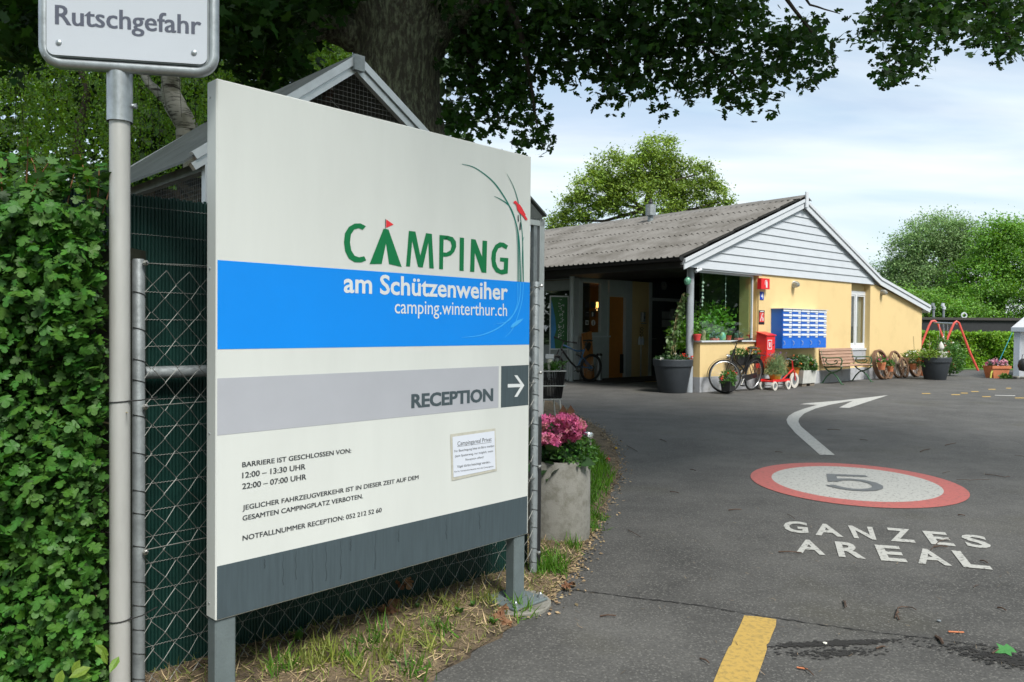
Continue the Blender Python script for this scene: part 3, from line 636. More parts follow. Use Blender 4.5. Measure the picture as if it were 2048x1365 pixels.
# ------------------------------------------------------------------ chain link fence with green screen
F0 = G(474, 1336); F1 = G(1001, 1172); FP = Plane((F0.x, F0.y), (F1.x-F0.x, F1.y-F0.y))
aL = FP.hit(277, 900)[0]; aR = FP.hit(1068, 900)[0]
zf = FP.hit(277, 522)[1]
fence = thing('chain_link_fence', 'diamond mesh wire fence on galvanised posts behind the sign board', 'fence', (F0.x, F0.y, 0), FP.ang)
m_cap = mat('steel_fitting', (0.5, 0.5, 0.48), 0.3, 0.8, var=0.1)
for i, a in enumerate((aL, aR)):
    zt2 = zf if i == 0 else FP.hit(1068, 566)[1]
    mb = MB(); mb.lathe([(0.021, -0.02), (0.021, zt2), (0.017, zt2+.006), (0, zt2+.007)], (a, 0, 0), 18)
    mb.build('post', m_galv2, fence, smooth=True)
    for pyy in ((527, 813, 1102) if i == 0 else (572, 745, 932, 1103)):
        z = FP.hit(278 if i == 0 else 1070, pyy)[1]
        mb = MB(); mb.cyl((a+.012, -0.018, z), (a+.012, -0.032, z), 0.007, n=8); mb.lathe([(0.010, 0), (0.010, 0.006), (0.004, 0.010)], (a+.012, -0.030, z), 6, ax=(0, -1, 0)); mb.build('bolt', m_cap, fence)
    mb = MB(); z = 0.06
    while z < zt2-0.03:
        P = [(a+0.023*math.cos(w), 0.023*math.sin(w), z+0.02*math.sin(w*0.5)) for w in [R(200+k*20) for k in range(10)]]; mb.tube(P, 0.0012, 4, caps=False); z += rnd.uniform(0.07, 0.13)
    mb.build('wire_wrap', m_dwire, fence, kind='stuff')
mb = MB(); cw, chh = 0.042, 0.098; n = int((aR-aL)/cw)+1; cw = (aR-aL)/n
z_low = 0.035
for k in range(n):
    P = []; x0 = aL+k*cw; z = zf-0.03; j = 0; q = rnd.uniform(-.006, .006)
    while z > z_low-0.02:
        xx = x0 if ((j+k) % 2) == 0 else x0+cw
        sag = 0.004*math.sin(j*1.7+k)
        P.append((xx+sag+q*(1-z), -0.012+(0.004 if j % 2 else -0.004), z)); z -= chh/2; j += 1
    mb.tube(P, 0.0016, 4, caps=False)
mb.build('wire_mesh', m_wire, fence, kind='stuff')
for pyy in (527, 813, 1100):
    z = FP.hit(278, pyy)[1]; mb = MB(); mb.tube([(aL+(aR-aL)*k/12, -0.018, z+0.004*math.sin(k)) for k in range(13)], 0.0016, 5); mb.build('tension_wire', m_wire, fence)
z = FP.hit(300, 746, -0.03)[1]; mb = MB(); mb.tube([(aL+0.03, 0.03, z), (aR, 0.03, z)], 0.022, 14); mb.build('rail', m_galv2, fence, smooth=True)
scr = thing('privacy_screen', 'dark green ribbed plastic screen standing behind the wire fence', 'screen', (F0.x, F0.y, 0), FP.ang)
zsT = FP.hit(340, 399, -0.10)[1]; pitch_ = 0.0125; n = int((aR-aL+0.25)/pitch_)
mb = MB(); x = aL-0.2
for k in range(n):
    c = x+k*pitch_; zt2 = zsT+rnd.uniform(-.004, .004); rr = pitch_*0.46; lean = rnd.uniform(-.001, .001)
    V = []
    for zz_ in (0.0, zt2):
        for j in range(6): w = math.pi+math.pi*j/5; V.append((c+rr*math.cos(w)+(lean if zz_ else 0), 0.085+rr*1.1*math.sin(w), zz_))
    mb.add(V, [(j, j+1, j+7, j+6) for j in range(5)]+[(6, 7, 8, 9, 10, 11)])
mb.box(x-.01, x+n*pitch_, 0.0865, 0.0885, 0, zsT-0.005)
mb.build('slat_sheet', m_screen, scr, kind='stuff')
z = zsT-0.045; i = 0
while z > 0.05:
    mb = MB(); P = []
    for k in range(int(n*pitch_/0.006)): P.append((x+k*0.006, 0.078+0.0006*((k % 2)*2-1), z+0.0022*((k % 2)*2-1)*0.6+0.004*math.sin(k*0.02+i)))
    mb.tube(P, 0.0009, 3, caps=False); mb.build('binding_wire', m_wire, scr); z -= 0.098; i += 1
# black rubber post sleeve leaning at the fence end
e = FP.pt(aR+0.035, 0, -0.01); mb = MB(); mb.lathe([(0.022, 0.0), (0.022, 0.82), (0.018, 0.83), (0, 0.83)], (0, 0, 0), 16); o = mb.build('gate_stop_post', mat('black_plastic', (0.012, 0.012, 0.013), 0.5, var=0.2), smooth=True); o.location = (e.x, e.y, 0); tag(o, 'short black post beside the concrete planter at the fence end', 'post')

# ------------------------------------------------------------------ aviary behind the fence
A = Plane((AT(407, 300, 3.40).x, 3.40), (0.72, 0.694))
zE = A.hit(407, 288)[1]; aE = A.hit(973, 398)[0]; aP, zP = A.hit(710, 108); zE2 = A.hit(973, 398)[1]; zP -= .075; zE -= .065; zE2 -= .065; print('aviary', zE, zE2, aE, aP, zP)
av = thing('aviary', 'bird aviary with aluminium frame, wire mesh walls and gabled roof behind the fence', 'aviary', (A.p.x, A.p.y, 0), A.ang)
DEP = 1.9
m_poly = mat('dirty_roof_panel', (0.085, 0.095, 0.09), 0.5, var=0.3, vscale=5, bump=0.1)
m_mesh = mat('aviary_wire', (0.30, 0.31, 0.30), 0.5, 0.6, var=0.2)
def bar(mb, p, q, w, h):
    p, q = Vector(p), Vector(q); t_ = (q-p).normalized(); s_ = t_.cross(Vector((0, 1, 0))); 
    if s_.length < 0.05: s_ = t_.cross(Vector((0, 0, 1)))
    s_.normalize(); n_ = t_.cross(s_)
    V = [x_+s_*a*w/2+n_*b_*h/2 for x_ in (p, q) for a, b_ in ((-1, -1), (1, -1), (1, 1), (-1, 1))]
    mb.add(V, [(0, 3, 2, 1), (4, 5, 6, 7), (0, 1, 5, 4), (1, 2, 6, 5), (2, 3, 7, 6), (3, 0, 4, 7)])
for (p, q) in [((0.02, 0, 0), (0.02, 0, zE-.03)), ((aE-.02, 0, 0), (aE-.02, 0, zE2-.03)), ((0.02, DEP, 0), (0.02, DEP, zE-.03)), ((aE-.02, DEP, 0), (aE-.02, DEP, zE-.03)), ((0.02, DEP/2, 0), (0.02, DEP/2, zE-.03))]:
    mb = MB(); bar(mb, p, q, 0.04, 0.04); mb.build('post', m_alu, av)
slL = math.atan2(zP-zE, aP); 
for y in (0.0, DEP):
    for (p, q) in [((-.05, y, zE-.044), (aP, y, zP)), ((aP, y, zP), (aE+.05, y, zE2-.03))]:
        mb = MB(); bar(mb, p, q, 0.034, 0.034); mb.build('gable_rail', m_alu, av)
        mb = MB(); d_ = Vector((0, -0.012, 0.046)); bar(mb, Vector(p)+d_, Vector(q)+d_, 0.036, 0.036); mb.build('gable_trim', m_alu, av)
mb = MB(); mb.box(aP-.03, aP+.03, -.045, -0.02, zP-.02, zP+.058); mb.build('ridge_cap', m_galv2, av)
mb = MB(); mb.lathe([(0.016, 0), (0.014, .006), (0, .008)], (aP, -0.022, zP-.01), 12, ax=(0, -1, 0)); mb.build('bolt', m_galv, av)
for x_ in (0.02, aE-.02):
    mb = MB(); bar(mb, (x_, 0, zE-.03), (x_, DEP, zE-.03), 0.04, 0.045); mb.build('eaves_rail', m_galv2, av)
mb = MB(); bar(mb, (0, 0, zE-.035), (aE, 0, zE2-.035), 0.03, 0.03); mb.build('tie_rail', m_alu, av)
for sgn in (0, 1):
    x0, z0 = (-.09, zE-.085) if sgn == 0 else (aE+.10, zE2-.055)
    for k in range(4):
        y0_, y1_ = -.02+k*(DEP+.06)/4, -.02+(k+1)*(DEP+.06)/4-0.008
        mb = MB(); V = [Vector((x0, y0_, z0+.05)), Vector((aP, y0_, zP+.06)), Vector((aP, y1_, zP+.06)), Vector((x0, y1_, z0+.05))]
        mb.add(V+[v+Vector((0, 0, .012)) for v in V], [(0, 1, 2, 3), (7, 6, 5, 4), (0, 4, 5, 1), (1, 5, 6, 2), (2, 6, 7, 3), (3, 7, 4, 0)]); mb.build('roof_panel', m_poly, av)
def grid_mesh(name, poly2, f, step=0.024, r=0.0007, parent=None):
    """square wire mesh clipped to a convex polygon"""
    mb = MB(); n_ = len(poly2)
    for ax_ in (0, 1):
        lo = min(p[ax_] for p in poly2); hi = max(p[ax_] for p in poly2); c = lo+step/2
        while c < hi:
            X = []
            for i in range(n_):
                p, q = poly2[i], poly2[(i+1) % n_]
                if (p[ax_] > c) != (q[ax_] > c): t_ = (c-p[ax_])/(q[ax_]-p[ax_]); X.append(p[1-ax_]+(q[1-ax_]-p[1-ax_])*t_)
            if len(X) >= 2:
                a, b_ = min(X), max(X)
                mb.tube([f(*((c, a) if ax_ == 0 else (a, c))), f(*((c, b_) if ax_ == 0 else (b_, c)))], r, 3, caps=False)
            c += step
    return mb.build(name, m_mesh, parent, kind='stuff')
grid_mesh('front_wire_mesh', [(0, zE-.05), (aE, zE2-.05), (aP, zP)], lambda a, b_: (a, 0.01, b_), parent=av)
grid_mesh('lower_front_wire_mesh', [(0, 1.4), (aE, 1.4), (aE, zE2-.05), (0, zE-.05)], lambda a, b_: (a, 0.012, b_), 0.03, parent=av)
grid_mesh('side_wire_mesh', [(0, 1.3), (DEP, 1.3), (DEP, zE-.05), (0, zE-.05)], lambda a, b_: (0.005, a, b_), 0.022, parent=av)
# rockwork wall inside, in lumps
m_rock = mat('painted_rockwork', (0.10, 0.10, 0.095), 0.9, vscale=7, col2=(0.5, 0.42, 0.30), c2pos=(0.45, 0.6), bump=0.8, bscale=18, dist=0.05)
mb = MB(); nn_ = 34; mm = 20
for j in range(mm+1):
    for i in range(nn_+1):
        x_ = 0.15+i*0.06; z = 0.6+j*0.075; mb.v.append((0.42+0.22*mn.fractal(Vector((i*.35, j*.35, 1)), 1.0, 2.0, 4)-0.12*(j/mm), x_*1.0+0.5, z))
mb.f += [(j*(nn_+1)+i, j*(nn_+1)+i+1, (j+1)*(nn_+1)+i+1, (j+1)*(nn_+1)+i) for j in range(mm) for i in range(nn_)]
mb.build('rockwork', m_rock, av, smooth=True)
m_branch = mat('dry_branch', (0.16, 0.10, 0.055), 0.9, var=0.3, vscale=20, bump=0.4)
for k in range(5):
    y0_ = 0.4+k*0.5; mb = MB(); P = [(0.15+0.12*i, y0_+0.13*i*rnd.uniform(-1, 1), 1.5+0.1*i+rnd.uniform(-.05, .12)) for i in range(6)]; mb.tube(P, [0.018-0.002*i for i in range(6)], 6); mb.build('perch', m_branch, av)
# hanging feeder under the gable
fx, fz = A.hit(655, 172, -0.35)
fd = thing('bird_feeder', 'white hanging cup feeder with brown base inside the aviary gable', 'bird feeder', tuple(A.pt(fx, fz-.07, -0.35)))
mb = MB(); mb.tube([(0, 0, 0.095), (0.01, 0, 0.13), (0.008, 0, 0.16), (-0.004, 0, 0.165), (-0.008, 0, .13), (0, 0, .095)], 0.002, 5); mb.build('hook', m_galv, fd)
mb = MB(); mb.lathe([(0.0, .095), (0.028, .09), (0.032, 0.05), (0.030, .045)], n=18); mb.build('cup', mat('white_plastic', (0.7, 0.7, 0.68), 0.4), fd, smooth=True)
mb = MB(); mb.lathe([(0.030, .046), (0.026, 0.0), (0.0, 0.0)], n=18); mb.build('base', mat('brown_plastic', (0.12, 0.06, 0.04), 0.5), fd, smooth=True)
# second aviary unit at the right
aU1 = A.hit(1083, 600)[0]; zU = A.hit(1083, 434)[1]; a0 = aE+0.09
av2 = thing('small_aviary_bay', 'narrow aluminium framed mesh bay of the aviary right of the sign board', 'aviary', tuple(A.pt(0, 0)), A.ang)
for y in (0.0, 1.6):
    mb = MB(); bar(mb, (aU1-.02, y, 0), (aU1-.02, y, zU-.02), 0.044, 0.04); mb.build('post', m_alu, av2)
mb = MB(); bar(mb, (aU1-.075, 0, 0), (aU1-.075, 0, zU-.06), 0.03, 0.03); mb.build('inner_post', m_galv2, av2)
mb = MB(); bar(mb, (a0, 0, zU-.04), (aU1, 0, zU-.04), 0.045, 0.04); mb.build('head_rail', m_alu, av2)
mb = MB(); V = [Vector((aU1+.01, -.03, zU)), Vector((a0, -.03, zU+.27)), Vector((a0, 1.63, zU+.27)), Vector((aU1+.01, 1.63, zU))]
mb.add(V+[v+Vector((0, 0, .014)) for v in V], [(0, 1, 2, 3), (7, 6, 5, 4), (0, 4, 5, 1), (1, 5, 6, 2), (2, 6, 7, 3), (3, 7, 4, 0)]); mb.build('roof_panel', m_poly, av2)
mb = MB(); mb.face([(aU1-.02, -.02, zU-.03), (a0, -.02, zU-.03), (a0, -.02, zU+.26), (aU1-.02, -.02, zU)]); mb.build('gable_plate', m_poly, av2)
grid_mesh('wire_mesh', [(a0, 0.9), (aU1, 0.9), (aU1, zU-.05), (a0, zU-.05)], lambda a, b_: (a, 0.01, b_), 0.022, parent=av2)
grid_mesh('side_wire_mesh', [(0, 0.9), (1.6, 0.9), (1.6, zU-.05), (0, zU-.05)], lambda a, b_: (aU1-.01, a, b_), 0.03, parent=av2)
# ------------------------------------------------------------------ reception building
C0 = G(1399, 785.5)
FB = Plane((C0.x, C0.y), (math.sin(R(49.5)), math.cos(R(49.5))))
BA = FB.ang
B = thing('reception_building', 'yellow single storey reception building with grey gable siding and corrugated roof', 'building', (C0.x, C0.y, 0), BA)
def bl(x, y, z): return FB.pt(x, z, -y)        # building coordinates -> place
fs = lambda px, py, d=0.0: FB.hit(px, py, d)
m_yel = mat('yellow_render', (0.70, 0.525, 0.255), 0.9, vscale=1.4, col2=(0.59, 0.44, 0.21), c2pos=(.5, .85), bump=0.5, bscale=160, dist=0.004)
m_plinth = mat('grey_plinth_render', (0.38, 0.39, 0.41), 0.9, vscale=5, col2=(0.22, 0.22, 0.21), c2pos=(0.5, 0.75), bump=0.4, bscale=120, dist=0.004)
m_sid = mat('pale_grey_painted_board', (0.50, 0.535, 0.57), 0.55, var=0.05, vscale=3, bump=0.08, bscale=14)
m_trim = mat('light_grey_trim_paint', (0.56, 0.59, 0.62), 0.5, var=0.05, vscale=4)
m_dtrim = mat('grey_trim_paint', (0.19, 0.215, 0.23), 0.55, var=0.1, vscale=4)
m_roof = mat('weathered_fibre_cement', (0.165, 0.157, 0.145), 0.95, vscale=1.3, col2=(0.088, 0.081, 0.070), c2pos=(0.42, 0.68), bump=0.6, bscale=35, dist=0.01, world=True)
m_dark = mat('dark_stained_wood', (0.022, 0.019, 0.017), 0.8, var=0.3, vscale=6)
m_gut = mat('black_gutter', (0.018, 0.018, 0.020), 0.4, var=0.1)
m_wood_or = mat('orange_brown_door', (0.55, 0.21, 0.04), 0.5, var=0.1, vscale=4)
m_ddoor = mat('dark_grey_door', (0.045, 0.055, 0.062), 0.5, var=0.1)
m_glass = glass_mat('window_glass', (0.86, 0.95, 0.91), 0.0)
m_glass2 = glass_mat('clear_pane', (0.9, 0.93, 0.92), 0.10)
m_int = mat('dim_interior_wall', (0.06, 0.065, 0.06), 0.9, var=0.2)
m_wframe = mat('white_window_frame', (0.68, 0.70, 0.71), 0.45, var=0.03)

apx, apz = fs(1608, 399, 0.12); kx, kz = fs(1760, 556, 0.12); ex, ez = fs(1858, 612, 0.12)
lx, lz = fs(1366, 519, 0.12); sz = (fs(1510, 548, 0.05)[1]+fs(1690, 564, 0.05)[1])/2
print('apex', apx, apz, 'kink', kx, kz, 'end', ex, ez, 'eave', lx, lz, 'siding bottom', sz)
XE = fs(1839, 700)[0]; XW = fs(1513, 650)[0]; RX0, RX1 = fs(1698, 650)[0], fs(1736, 650)[0]
print('XE', XE, 'XW', XW, RX0, RX1)
def roofz(x):
    if x < apx: return lz+(apz-lz)*(x-lx)/(apx-lx)
    if x < kx: return apz+(kz-apz)*(x-apx)/(kx-apx)
    return kz+(ez-kz)*(x-kx)/(ex-kx)
# facade walls
zp = fs(1410, 754.5)[1]; sill = fs(1450, 681.5)[1]; print('plinth', zp, 'sill', sill)
mb = MB(); mb.box(0.0, XW, 0.0, 0.17, zp, sill-0.03); mb.build('window_parapet', m_yel, B)
mb = MB(); mb.box(-0.004, XW, -0.006, 0.17, 0, zp); mb.build('plinth', m_plinth, B)
mb = MB(); mb.box(XW, RX0, -0.05, 0.22, zp, sz+.10); mb.build('wall', m_yel, B)
mb = MB(); mb.box(XW+.001, RX0, -0.058, 0.22, 0, zp); mb.build('plinth', m_plinth, B)
zw0, zw1 = fs(1715, 693, -0.10)[1], fs(1715, 592, -0.10)[1]
wzb = zw0-0.12
mb = MB(); mb.box(RX0, RX1, 0.12, 0.30, zp, wzb-.12); mb.build('recess_wall', m_yel, B); mb = MB(); mb.box(RX0, RX1, 0.12, 0.30, zw1+0.12, sz+.1); mb.build('recess_wall', m_yel, B)
mb = MB(); mb.box(RX0, RX1, 0.02, 0.29, 0, zp); mb.build('plinth', m_plinth, B)
mb = MB(); P = [(RX1, zp), (XE, zp), (XE, roofz(XE)-0.12), (kx-.3, roofz(kx-.3)-0.16), (RX1, roofz(kx-.3)-.16)]
P = [(RX1, zp), (XE, zp), (XE, roofz(XE)-0.14), (kx+.05, roofz(kx+.05)-0.20), (RX1, sz+.1)]
mb.prism(P, lambda a, b_, d: (a, d, b_), -0.05, 0.22); mb.build('wall', m_yel, B)
mb = MB(); mb.box(RX1, XE, -0.057, 0.22, 0, zp); mb.build('plinth', m_plinth, B)
mb = MB(); mb.box(XE-.2, XE, 0.221, 13.0, 0, roofz(XE)-.16); mb.build('end_wall', m_yel, B)
mb = MB(); mb.box(XW-0.012, XW-0.001, 0.0, 0.17, sill, sz); mb.build('window_reveal', m_yel, B); mb = MB(); mb.box(XW-.16, XW-.013, 0.1, .34, 0.0, sz); mb.build('inner_wall', m_yel, B); mb = MB(); mb.box(XW-.013, XW-.002, .341, 1.42, 0, sz); mb.build('shaded_inner_wall', m_int, B)  # last box: rear stretch of the inner wall, room shade put into its colour
# narrow window in the recess
wf = MB(); a0, a1 = RX0+.0, fs(1728, 640, -0.10)[0]; am = (a0+a1)/2
b0, b1 = zw0, zw1
def frame(mb, x0, x1, z0, z1, w, y0, y1):
    mb.box(x0, x1, y0, y1, z0, z0+w); mb.box(x0, x1, y0, y1, z1-w, z1); mb.box(x0, x0+w, y0+.0005, y1-.0005, z0+w, z1-w); mb.box(x1-w, x1, y0+.0005, y1-.0005, z0+w, z1-w)
mb = MB(); frame(mb, a0-.0, a1+.12, b0-.05, b1+.12, 0.10, 0.085, 0.13); mb.box(am-.03+.03, am+.03+.03, 0.08, 0.13, b0+.05, b1+.02); wfr = mb.build('window_frame', m_wframe, B)
for (p, q) in ((a0+.10, am), (am+.06, a1+.02)):
    mb = MB(); frame(mb, p+.004, q-.004, b0+.052, b1+.018, 0.035, 0.095, 0.125); mb.build('casement', m_wframe, wfr)
    mb = MB(); mb.box(p+.035, q-.035, 0.108, 0.114, b0+.08, b1-.01); mb.build('pane', m_glass2, wfr)
mb = MB(); mb.box(a0, a1+.14, 0.03, 0.13, b0-.10, b0-.055); mb.build('sill', m_trim, wfr)
mb = MB(); mb.box(a0+.02, a1+.1, 0.05, 0.119, b0-.34, b0-.101); mb.build('apron', m_plinth, wfr)
m_curt = mat('cream_curtain', (0.52, 0.48, 0.38), 0.9, var=0.06, vscale=8)
mb = MB(); P = [(a0+.12+k*0.012, 0.19+0.012*math.sin(k*1.3)) for k in range(int((a1-a0)/0.012))]; mb.add([(x, y, z) for z in (b0+.02, b1) for x, y in P], [(i, i+1, i+1+len(P), i+len(P)) for i in range(len(P)-1)]); mb.build('curtain', m_curt, wfr)

# gable siding: overlapping boards
zt = sz; k = 0; bh = 0.178
def xlim(z):   # gable span at height z, behind the barge boards
    d = 0.16
    xl = lx+(z-(lz-d))/(apz-lz)*(apx-lx) if z > lz-d else lx
    xr = apx+(apz-d-z)/(apz-kz)*(kx-apx) if z > kz-d else kx+(kz-d-z)/(kz-ez)*(ex-kx)
    return max(xl, lx+.02), min(xr, ex)
z = sz
while z < apz-.2:
    z2 = z+bh; l0, r0_ = xlim(z); l1, r1_ = xlim(z2)
    if z2 > apz-.17: z2 = apz-.17; l1 = r1_ = apx
    if k == 0: r0_ = r1_+.10
    l0 = max(l0, lx+.03)
    y_b, y_t = -0.085, -0.062
    mb = MB(); V = [(l0, y_b, z), (r0_, y_b, z), (r1_, y_t, z2+.012), (l1, y_t, z2+.012)]
    mb.add(V+[(x, -0.052, zz_) for x, y, zz_ in V], [(0, 1, 2, 3), (7, 6, 5, 4), (0, 4, 5, 1), (1, 5, 6, 2), (2, 6, 7, 3), (3, 7, 4, 0)])
    mb.build('siding_board', m_sid, B); z = z2; k += 1
mb = MB(); mb.face([(lx+.3, -0.05, sz), (kx+.2, -0.05, sz), (kx, -0.05, kz-.2), (apx, -0.05, apz-.2)][:]); mb.build('gable_backing', m_sid, B)
mb = MB(); mb.box(fs(1399, 540)[0], XW+.1, -0.06, 0.15, sz-.035, sz-.001); mb.build('window_head', m_trim, B)
# barge boards, two stepped layers
def barge(x0, z0, x1, z1, h, y0, y1, name, m):
    mb = MB(); V = [(x0, y0, z0-h), (x1, y0, z1-h), (x1, y0, z1), (x0, y0, z0)]
    mb.add(V+[(x, y1, z_) for x, y, z_ in V], [(0, 1, 2, 3), (7, 6, 5, 4), (0, 4, 5, 1), (1, 5, 6, 2), (2, 6, 7, 3), (3, 7, 4, 0)]); return mb.build(name, m, B)
for (p, q) in (((lx, lz), (apx, apz)), ((apx, apz), (kx, kz)), ((kx, kz), (ex, ez))):
    barge(p[0], p[1]-.0, q[0], q[1], 0.20, -0.155, -0.13, 'barge_board', m_trim)
    barge(p[0], p[1]+.012, q[0], q[1]+.012, 0.075, -0.18, -0.1555, 'barge_cap', m_trim)
    barge(p[0], p[1]-.06, q[0], q[1]-.06, 0.05, -0.13, -0.055, 'verge_soffit', m_trim)
mb = MB(); mb.box(apx-.06, apx+.06, -0.21, -0.181, apz-.20, apz+.16); mb.build('finial_board', m_trim, B)
mb = MB(); barge(ex-.35, roofz(ex-.35)-.2, ex, ez-.2, 0.012, -0.13, 0.3, 'eaves_soffit', m_trim)
mb = MB(); mb.tube([(ex+.04, -0.15, ez-.08), (ex+.04, 13, ez-.08)], 0.06, 8); mb.build('gutter', m_trim, B)

# corrugated roof: sheets in overlapping courses
LEN = 14.0; slope = math.atan2(apz-lz, apx-lx); SLEN = math.hypot(apz-lz, apx-lx); rows = 5; wave = 0.155; nw = 6; sw = wave*nw
rl = SLEN/rows
mb = MB(); ns = 6; nx = nw*ns+3
V = []
for e_, (u_, o_) in enumerate(((-.03, 0.016), (rl+.04, -0.004))):
    for i in range(nx+1): V.append((u_, i*wave/ns, o_+0.033*math.cos(2*math.pi*i/ns)))
V += [(x, y, z-.009) for x, y, z in V]; k = nx+1
F = [(i, i+1, k+i+1, k+i) for i in range(nx)]+[(2*k+i, 3*k+i, 3*k+i+1, 2*k+i+1) for i in range(nx)]+[(i, 2*k+i, 2*k+i+1, i+1) for i in range(nx)]
mb.add(V, F); proto = None
MR = Matrix.Translation((lx-.05, -0.12, lz+.035)) @ Matrix.Rotation(-slope, 4, 'Y')
for r_ in range(rows):
    for c_ in range(int(LEN/sw)+1):
        Mx = MR @ Matrix.Translation((r_*rl, c_*sw, 0.0004*(c_ % 2)+rnd.uniform(0, .003)))@Matrix.Rotation(R(rnd.uniform(-.15, .15)), 4, 'Z')
        if proto is None: proto = mb.build('roof_sheet', m_roof, B, smooth=True); proto.matrix_local = Mx
        else: copy_obj(proto, B, M=Mx)
nR = int(LEN/1.1)
for k in range(nR):
    mb = MB(); y0_, y1_ = -.17+k*1.12, -.17+(k+1)*1.12+.03
    P = [(-.26, -.085), (-.22, -.06), (-.05, 0.015), (0, .03), (.05, .015), (.22, -.06), (.26, -.085)]
    V = [(apx+a, y0_, apz+.06+b_+.012) for a, b_ in P]+[(apx+a, y1_, apz+.06+b_) for a, b_ in P]+[(apx+a, y0_, apz+.045+b_) for a, b_ in P]
    mb.add(V, [(i, i+1, i+8, i+7) for i in range(6)]+[(14+i, 15+i, i+1, i) for i in range(6)]); mb.build('ridge_tile', m_roof, B)
barge_r = MB()
for (p, q) in (((apx, apz), (kx, kz)), ((kx, kz), (ex+.06, ez-.03))):
    nn2 = int(LEN/wave*2); V = []
    for (x, z_) in (p, q):
        for i in range(nn2+1): V.append((x, -.12+i*wave/2, z_+.05+0.022*(1 if i % 2 else -1)))
    barge_r.add(V, [(i, i+1, nn2+2+i, nn2+1+i) for i in range(nn2)])
barge_r.build('far_slope_sheets', m_roof, B, kind='stuff')
# moss and leaf litter along ridge
# gutter along the porch eaves
mb = MB(); P = [(0.075*math.cos(w), 0.075*math.sin(w)) for w in [math.pi+math.pi*k/8 for k in range(9)]]
V = [(lx-.09+a, y, lz+.035+b_) for y in (-.16, LEN-.1) for a, b_ in P]; mb.add(V, [(i, i+1, i+10, i+9) for i in range(8)]+[tuple(range(9)), tuple(range(17, 8, -1))]); mb.build('gutter', m_gut, B, smooth=True)
mb = MB(); mb.box(lx+.0, lx+.03, -.10, LEN, lz-.16, lz+.0); mb.build('fascia', m_dark, B)
mb = MB(); mb.box(lx+.03, XW, 0.0, 4.0, sz+.02, sz+.05); mb.build('porch_ceiling', m_dark, B)
mb = MB(); mb.box(lx+.03, 0.62, 4.0, LEN, sz+.02, sz+.05); mb.build('eaves_soffit', m_dark, B)
# chimney vent
def on_roof(px, py):
    r = ray(px, py); o = Vector((0, 0, CAMH)); Minv = mw(B).inverted(); p = Minv @ o; d = (Minv.to_3x3() @ r)
    t = ((lz+(apz-lz)*(p.x-lx)/(apx-lx))-p.z)/(d.z-(apz-lz)*d.x/(apx-lx)); return p+d*t
q = on_roof(1301, 449); print('vent', q)
mb = MB(); mb.lathe([(0.075, -.2), (0.075, .24)], q, 16); mb.build('flue', m_galv2, B, smooth=True)
mb = MB(); mb.lathe([(0.0, .23), (0.14, .23), (0.14, .52), (0, .52)], q, 10); mb.build('flue_cowl', m_galv2, B)
mb = MB(); mb.lathe([(0.05, .52), (0.06, .58), (0.03, .62), (0.02, 0.68), (0, .69)], q, 10); mb.build('flue_cap', m_gut, B)
mb = MB(); a = Vector(q); sx = math.cos(slope); sn = math.sin(slope)
mb.add([a+Vector((-.25*sx, -.45, -.25*sn+.065)), a+Vector((.55*sx, -.45, .55*sn+.065)), a+Vector((.55*sx, .35, .55*sn+.065)), a+Vector((-.25*sx, .35, -.25*sn+.065))], [(0, 1, 2, 3)]); mb.build('flashing', m_trim, B)

# porch: back wall with window bay, open door, yellow pier and dark door
YB = 4.0
bs = lambda px, py: FB.hit(px, py, -YB)
x_b0 = 0.55; d0, d1 = bs(1215, 650)[0], bs(1251, 650)[0]; j1 = bs(1262, 650)[0]; y1w = bs(1296, 650)[0]; x_end = 5.45
wz0, wz1 = bs(1180, 667)[1], bs(1180, 566)[1]; wx0, wx1 = bs(1161, 620)[0], bs(1200, 620)[0]; doorh = bs(1232, 594)[1]
print('porch', d0, d1, j1, y1w, wz0, wz1, wx0, wx1, doorh)
m_pg = mat('porch_grey_paint', (0.46, 0.50, 0.51), 0.6, var=0.08, vscale=4)
mb = MB(); mb.box(x_b0, wx0-.08, YB, YB+.12, .9, sz+.02); mb.box(wx1+.08, d0, YB, YB+.12, .9, sz+.02); mb.box(wx0-.08, wx1+.08, YB, YB+.12, wz1+.08, sz+.02); mb.build('porch_wall', m_pg, B)
z = 0.0; hgt = (wz0-.10)/7
for k in range(7):
    mb = MB(); mb.add([(x_b0, YB-.03, z), (d0, YB-.03, z), (d0, YB-.010, z+hgt+.008), (x_b0, YB-.010, z+hgt+.008), (x_b0, YB+.1, z), (d0, YB+.1, z), (d0, YB+.1, z+hgt+.008), (x_b0, YB+.1, z+hgt+.008)], [(0, 1, 2, 3), (7, 6, 5, 4), (0, 4, 5, 1), (1, 5, 6, 2), (2, 6, 7, 3), (3, 7, 4, 0)]); mb.build('siding_board', m_pg, B); z += hgt
mb = MB(); mb.box(x_b0, d0+.03, YB-.09, YB+.1, z, z+.04); mb.build('sill_rail', m_trim, B)
mb = MB(); frame(mb, wx0-.08, wx1+.08, wz0-.06, wz1+.08, 0.08, YB-.03, YB+.06); pw = mb.build('porch_window', m_pg, B)
mb = MB(); mb.box(wx0, wx1, YB+.01, YB+.016, wz0, wz1); mb.build('pane', m_glass2, pw)
m_pict = mat('pictogram_white', (0.62, 0.64, 0.64), 0.5, var=0.02); m_pictd = mat('pictogram_dark', (0.05, 0.055, 0.06), 0.5)
def pic(px0, px1, py0, py1, m, d=0.004, parent=pw, name='pictogram'):
    a, z1_ = bs(px0, py0); a2, z2_ = bs(px1, py1); mb = MB(); mb.box(a, a2, YB+.01-d, YB+.0095, z2_, z1_); return mb.build(name, m, parent)
for (a, b_, c, d_) in ((1171, 1179, 604, 616), (1182, 1191.5, 604, 616), (1171, 1179, 622, 634), (1182, 1191.5, 622, 634)): pic(a, b_, c, d_, m_pictd, 0.003)
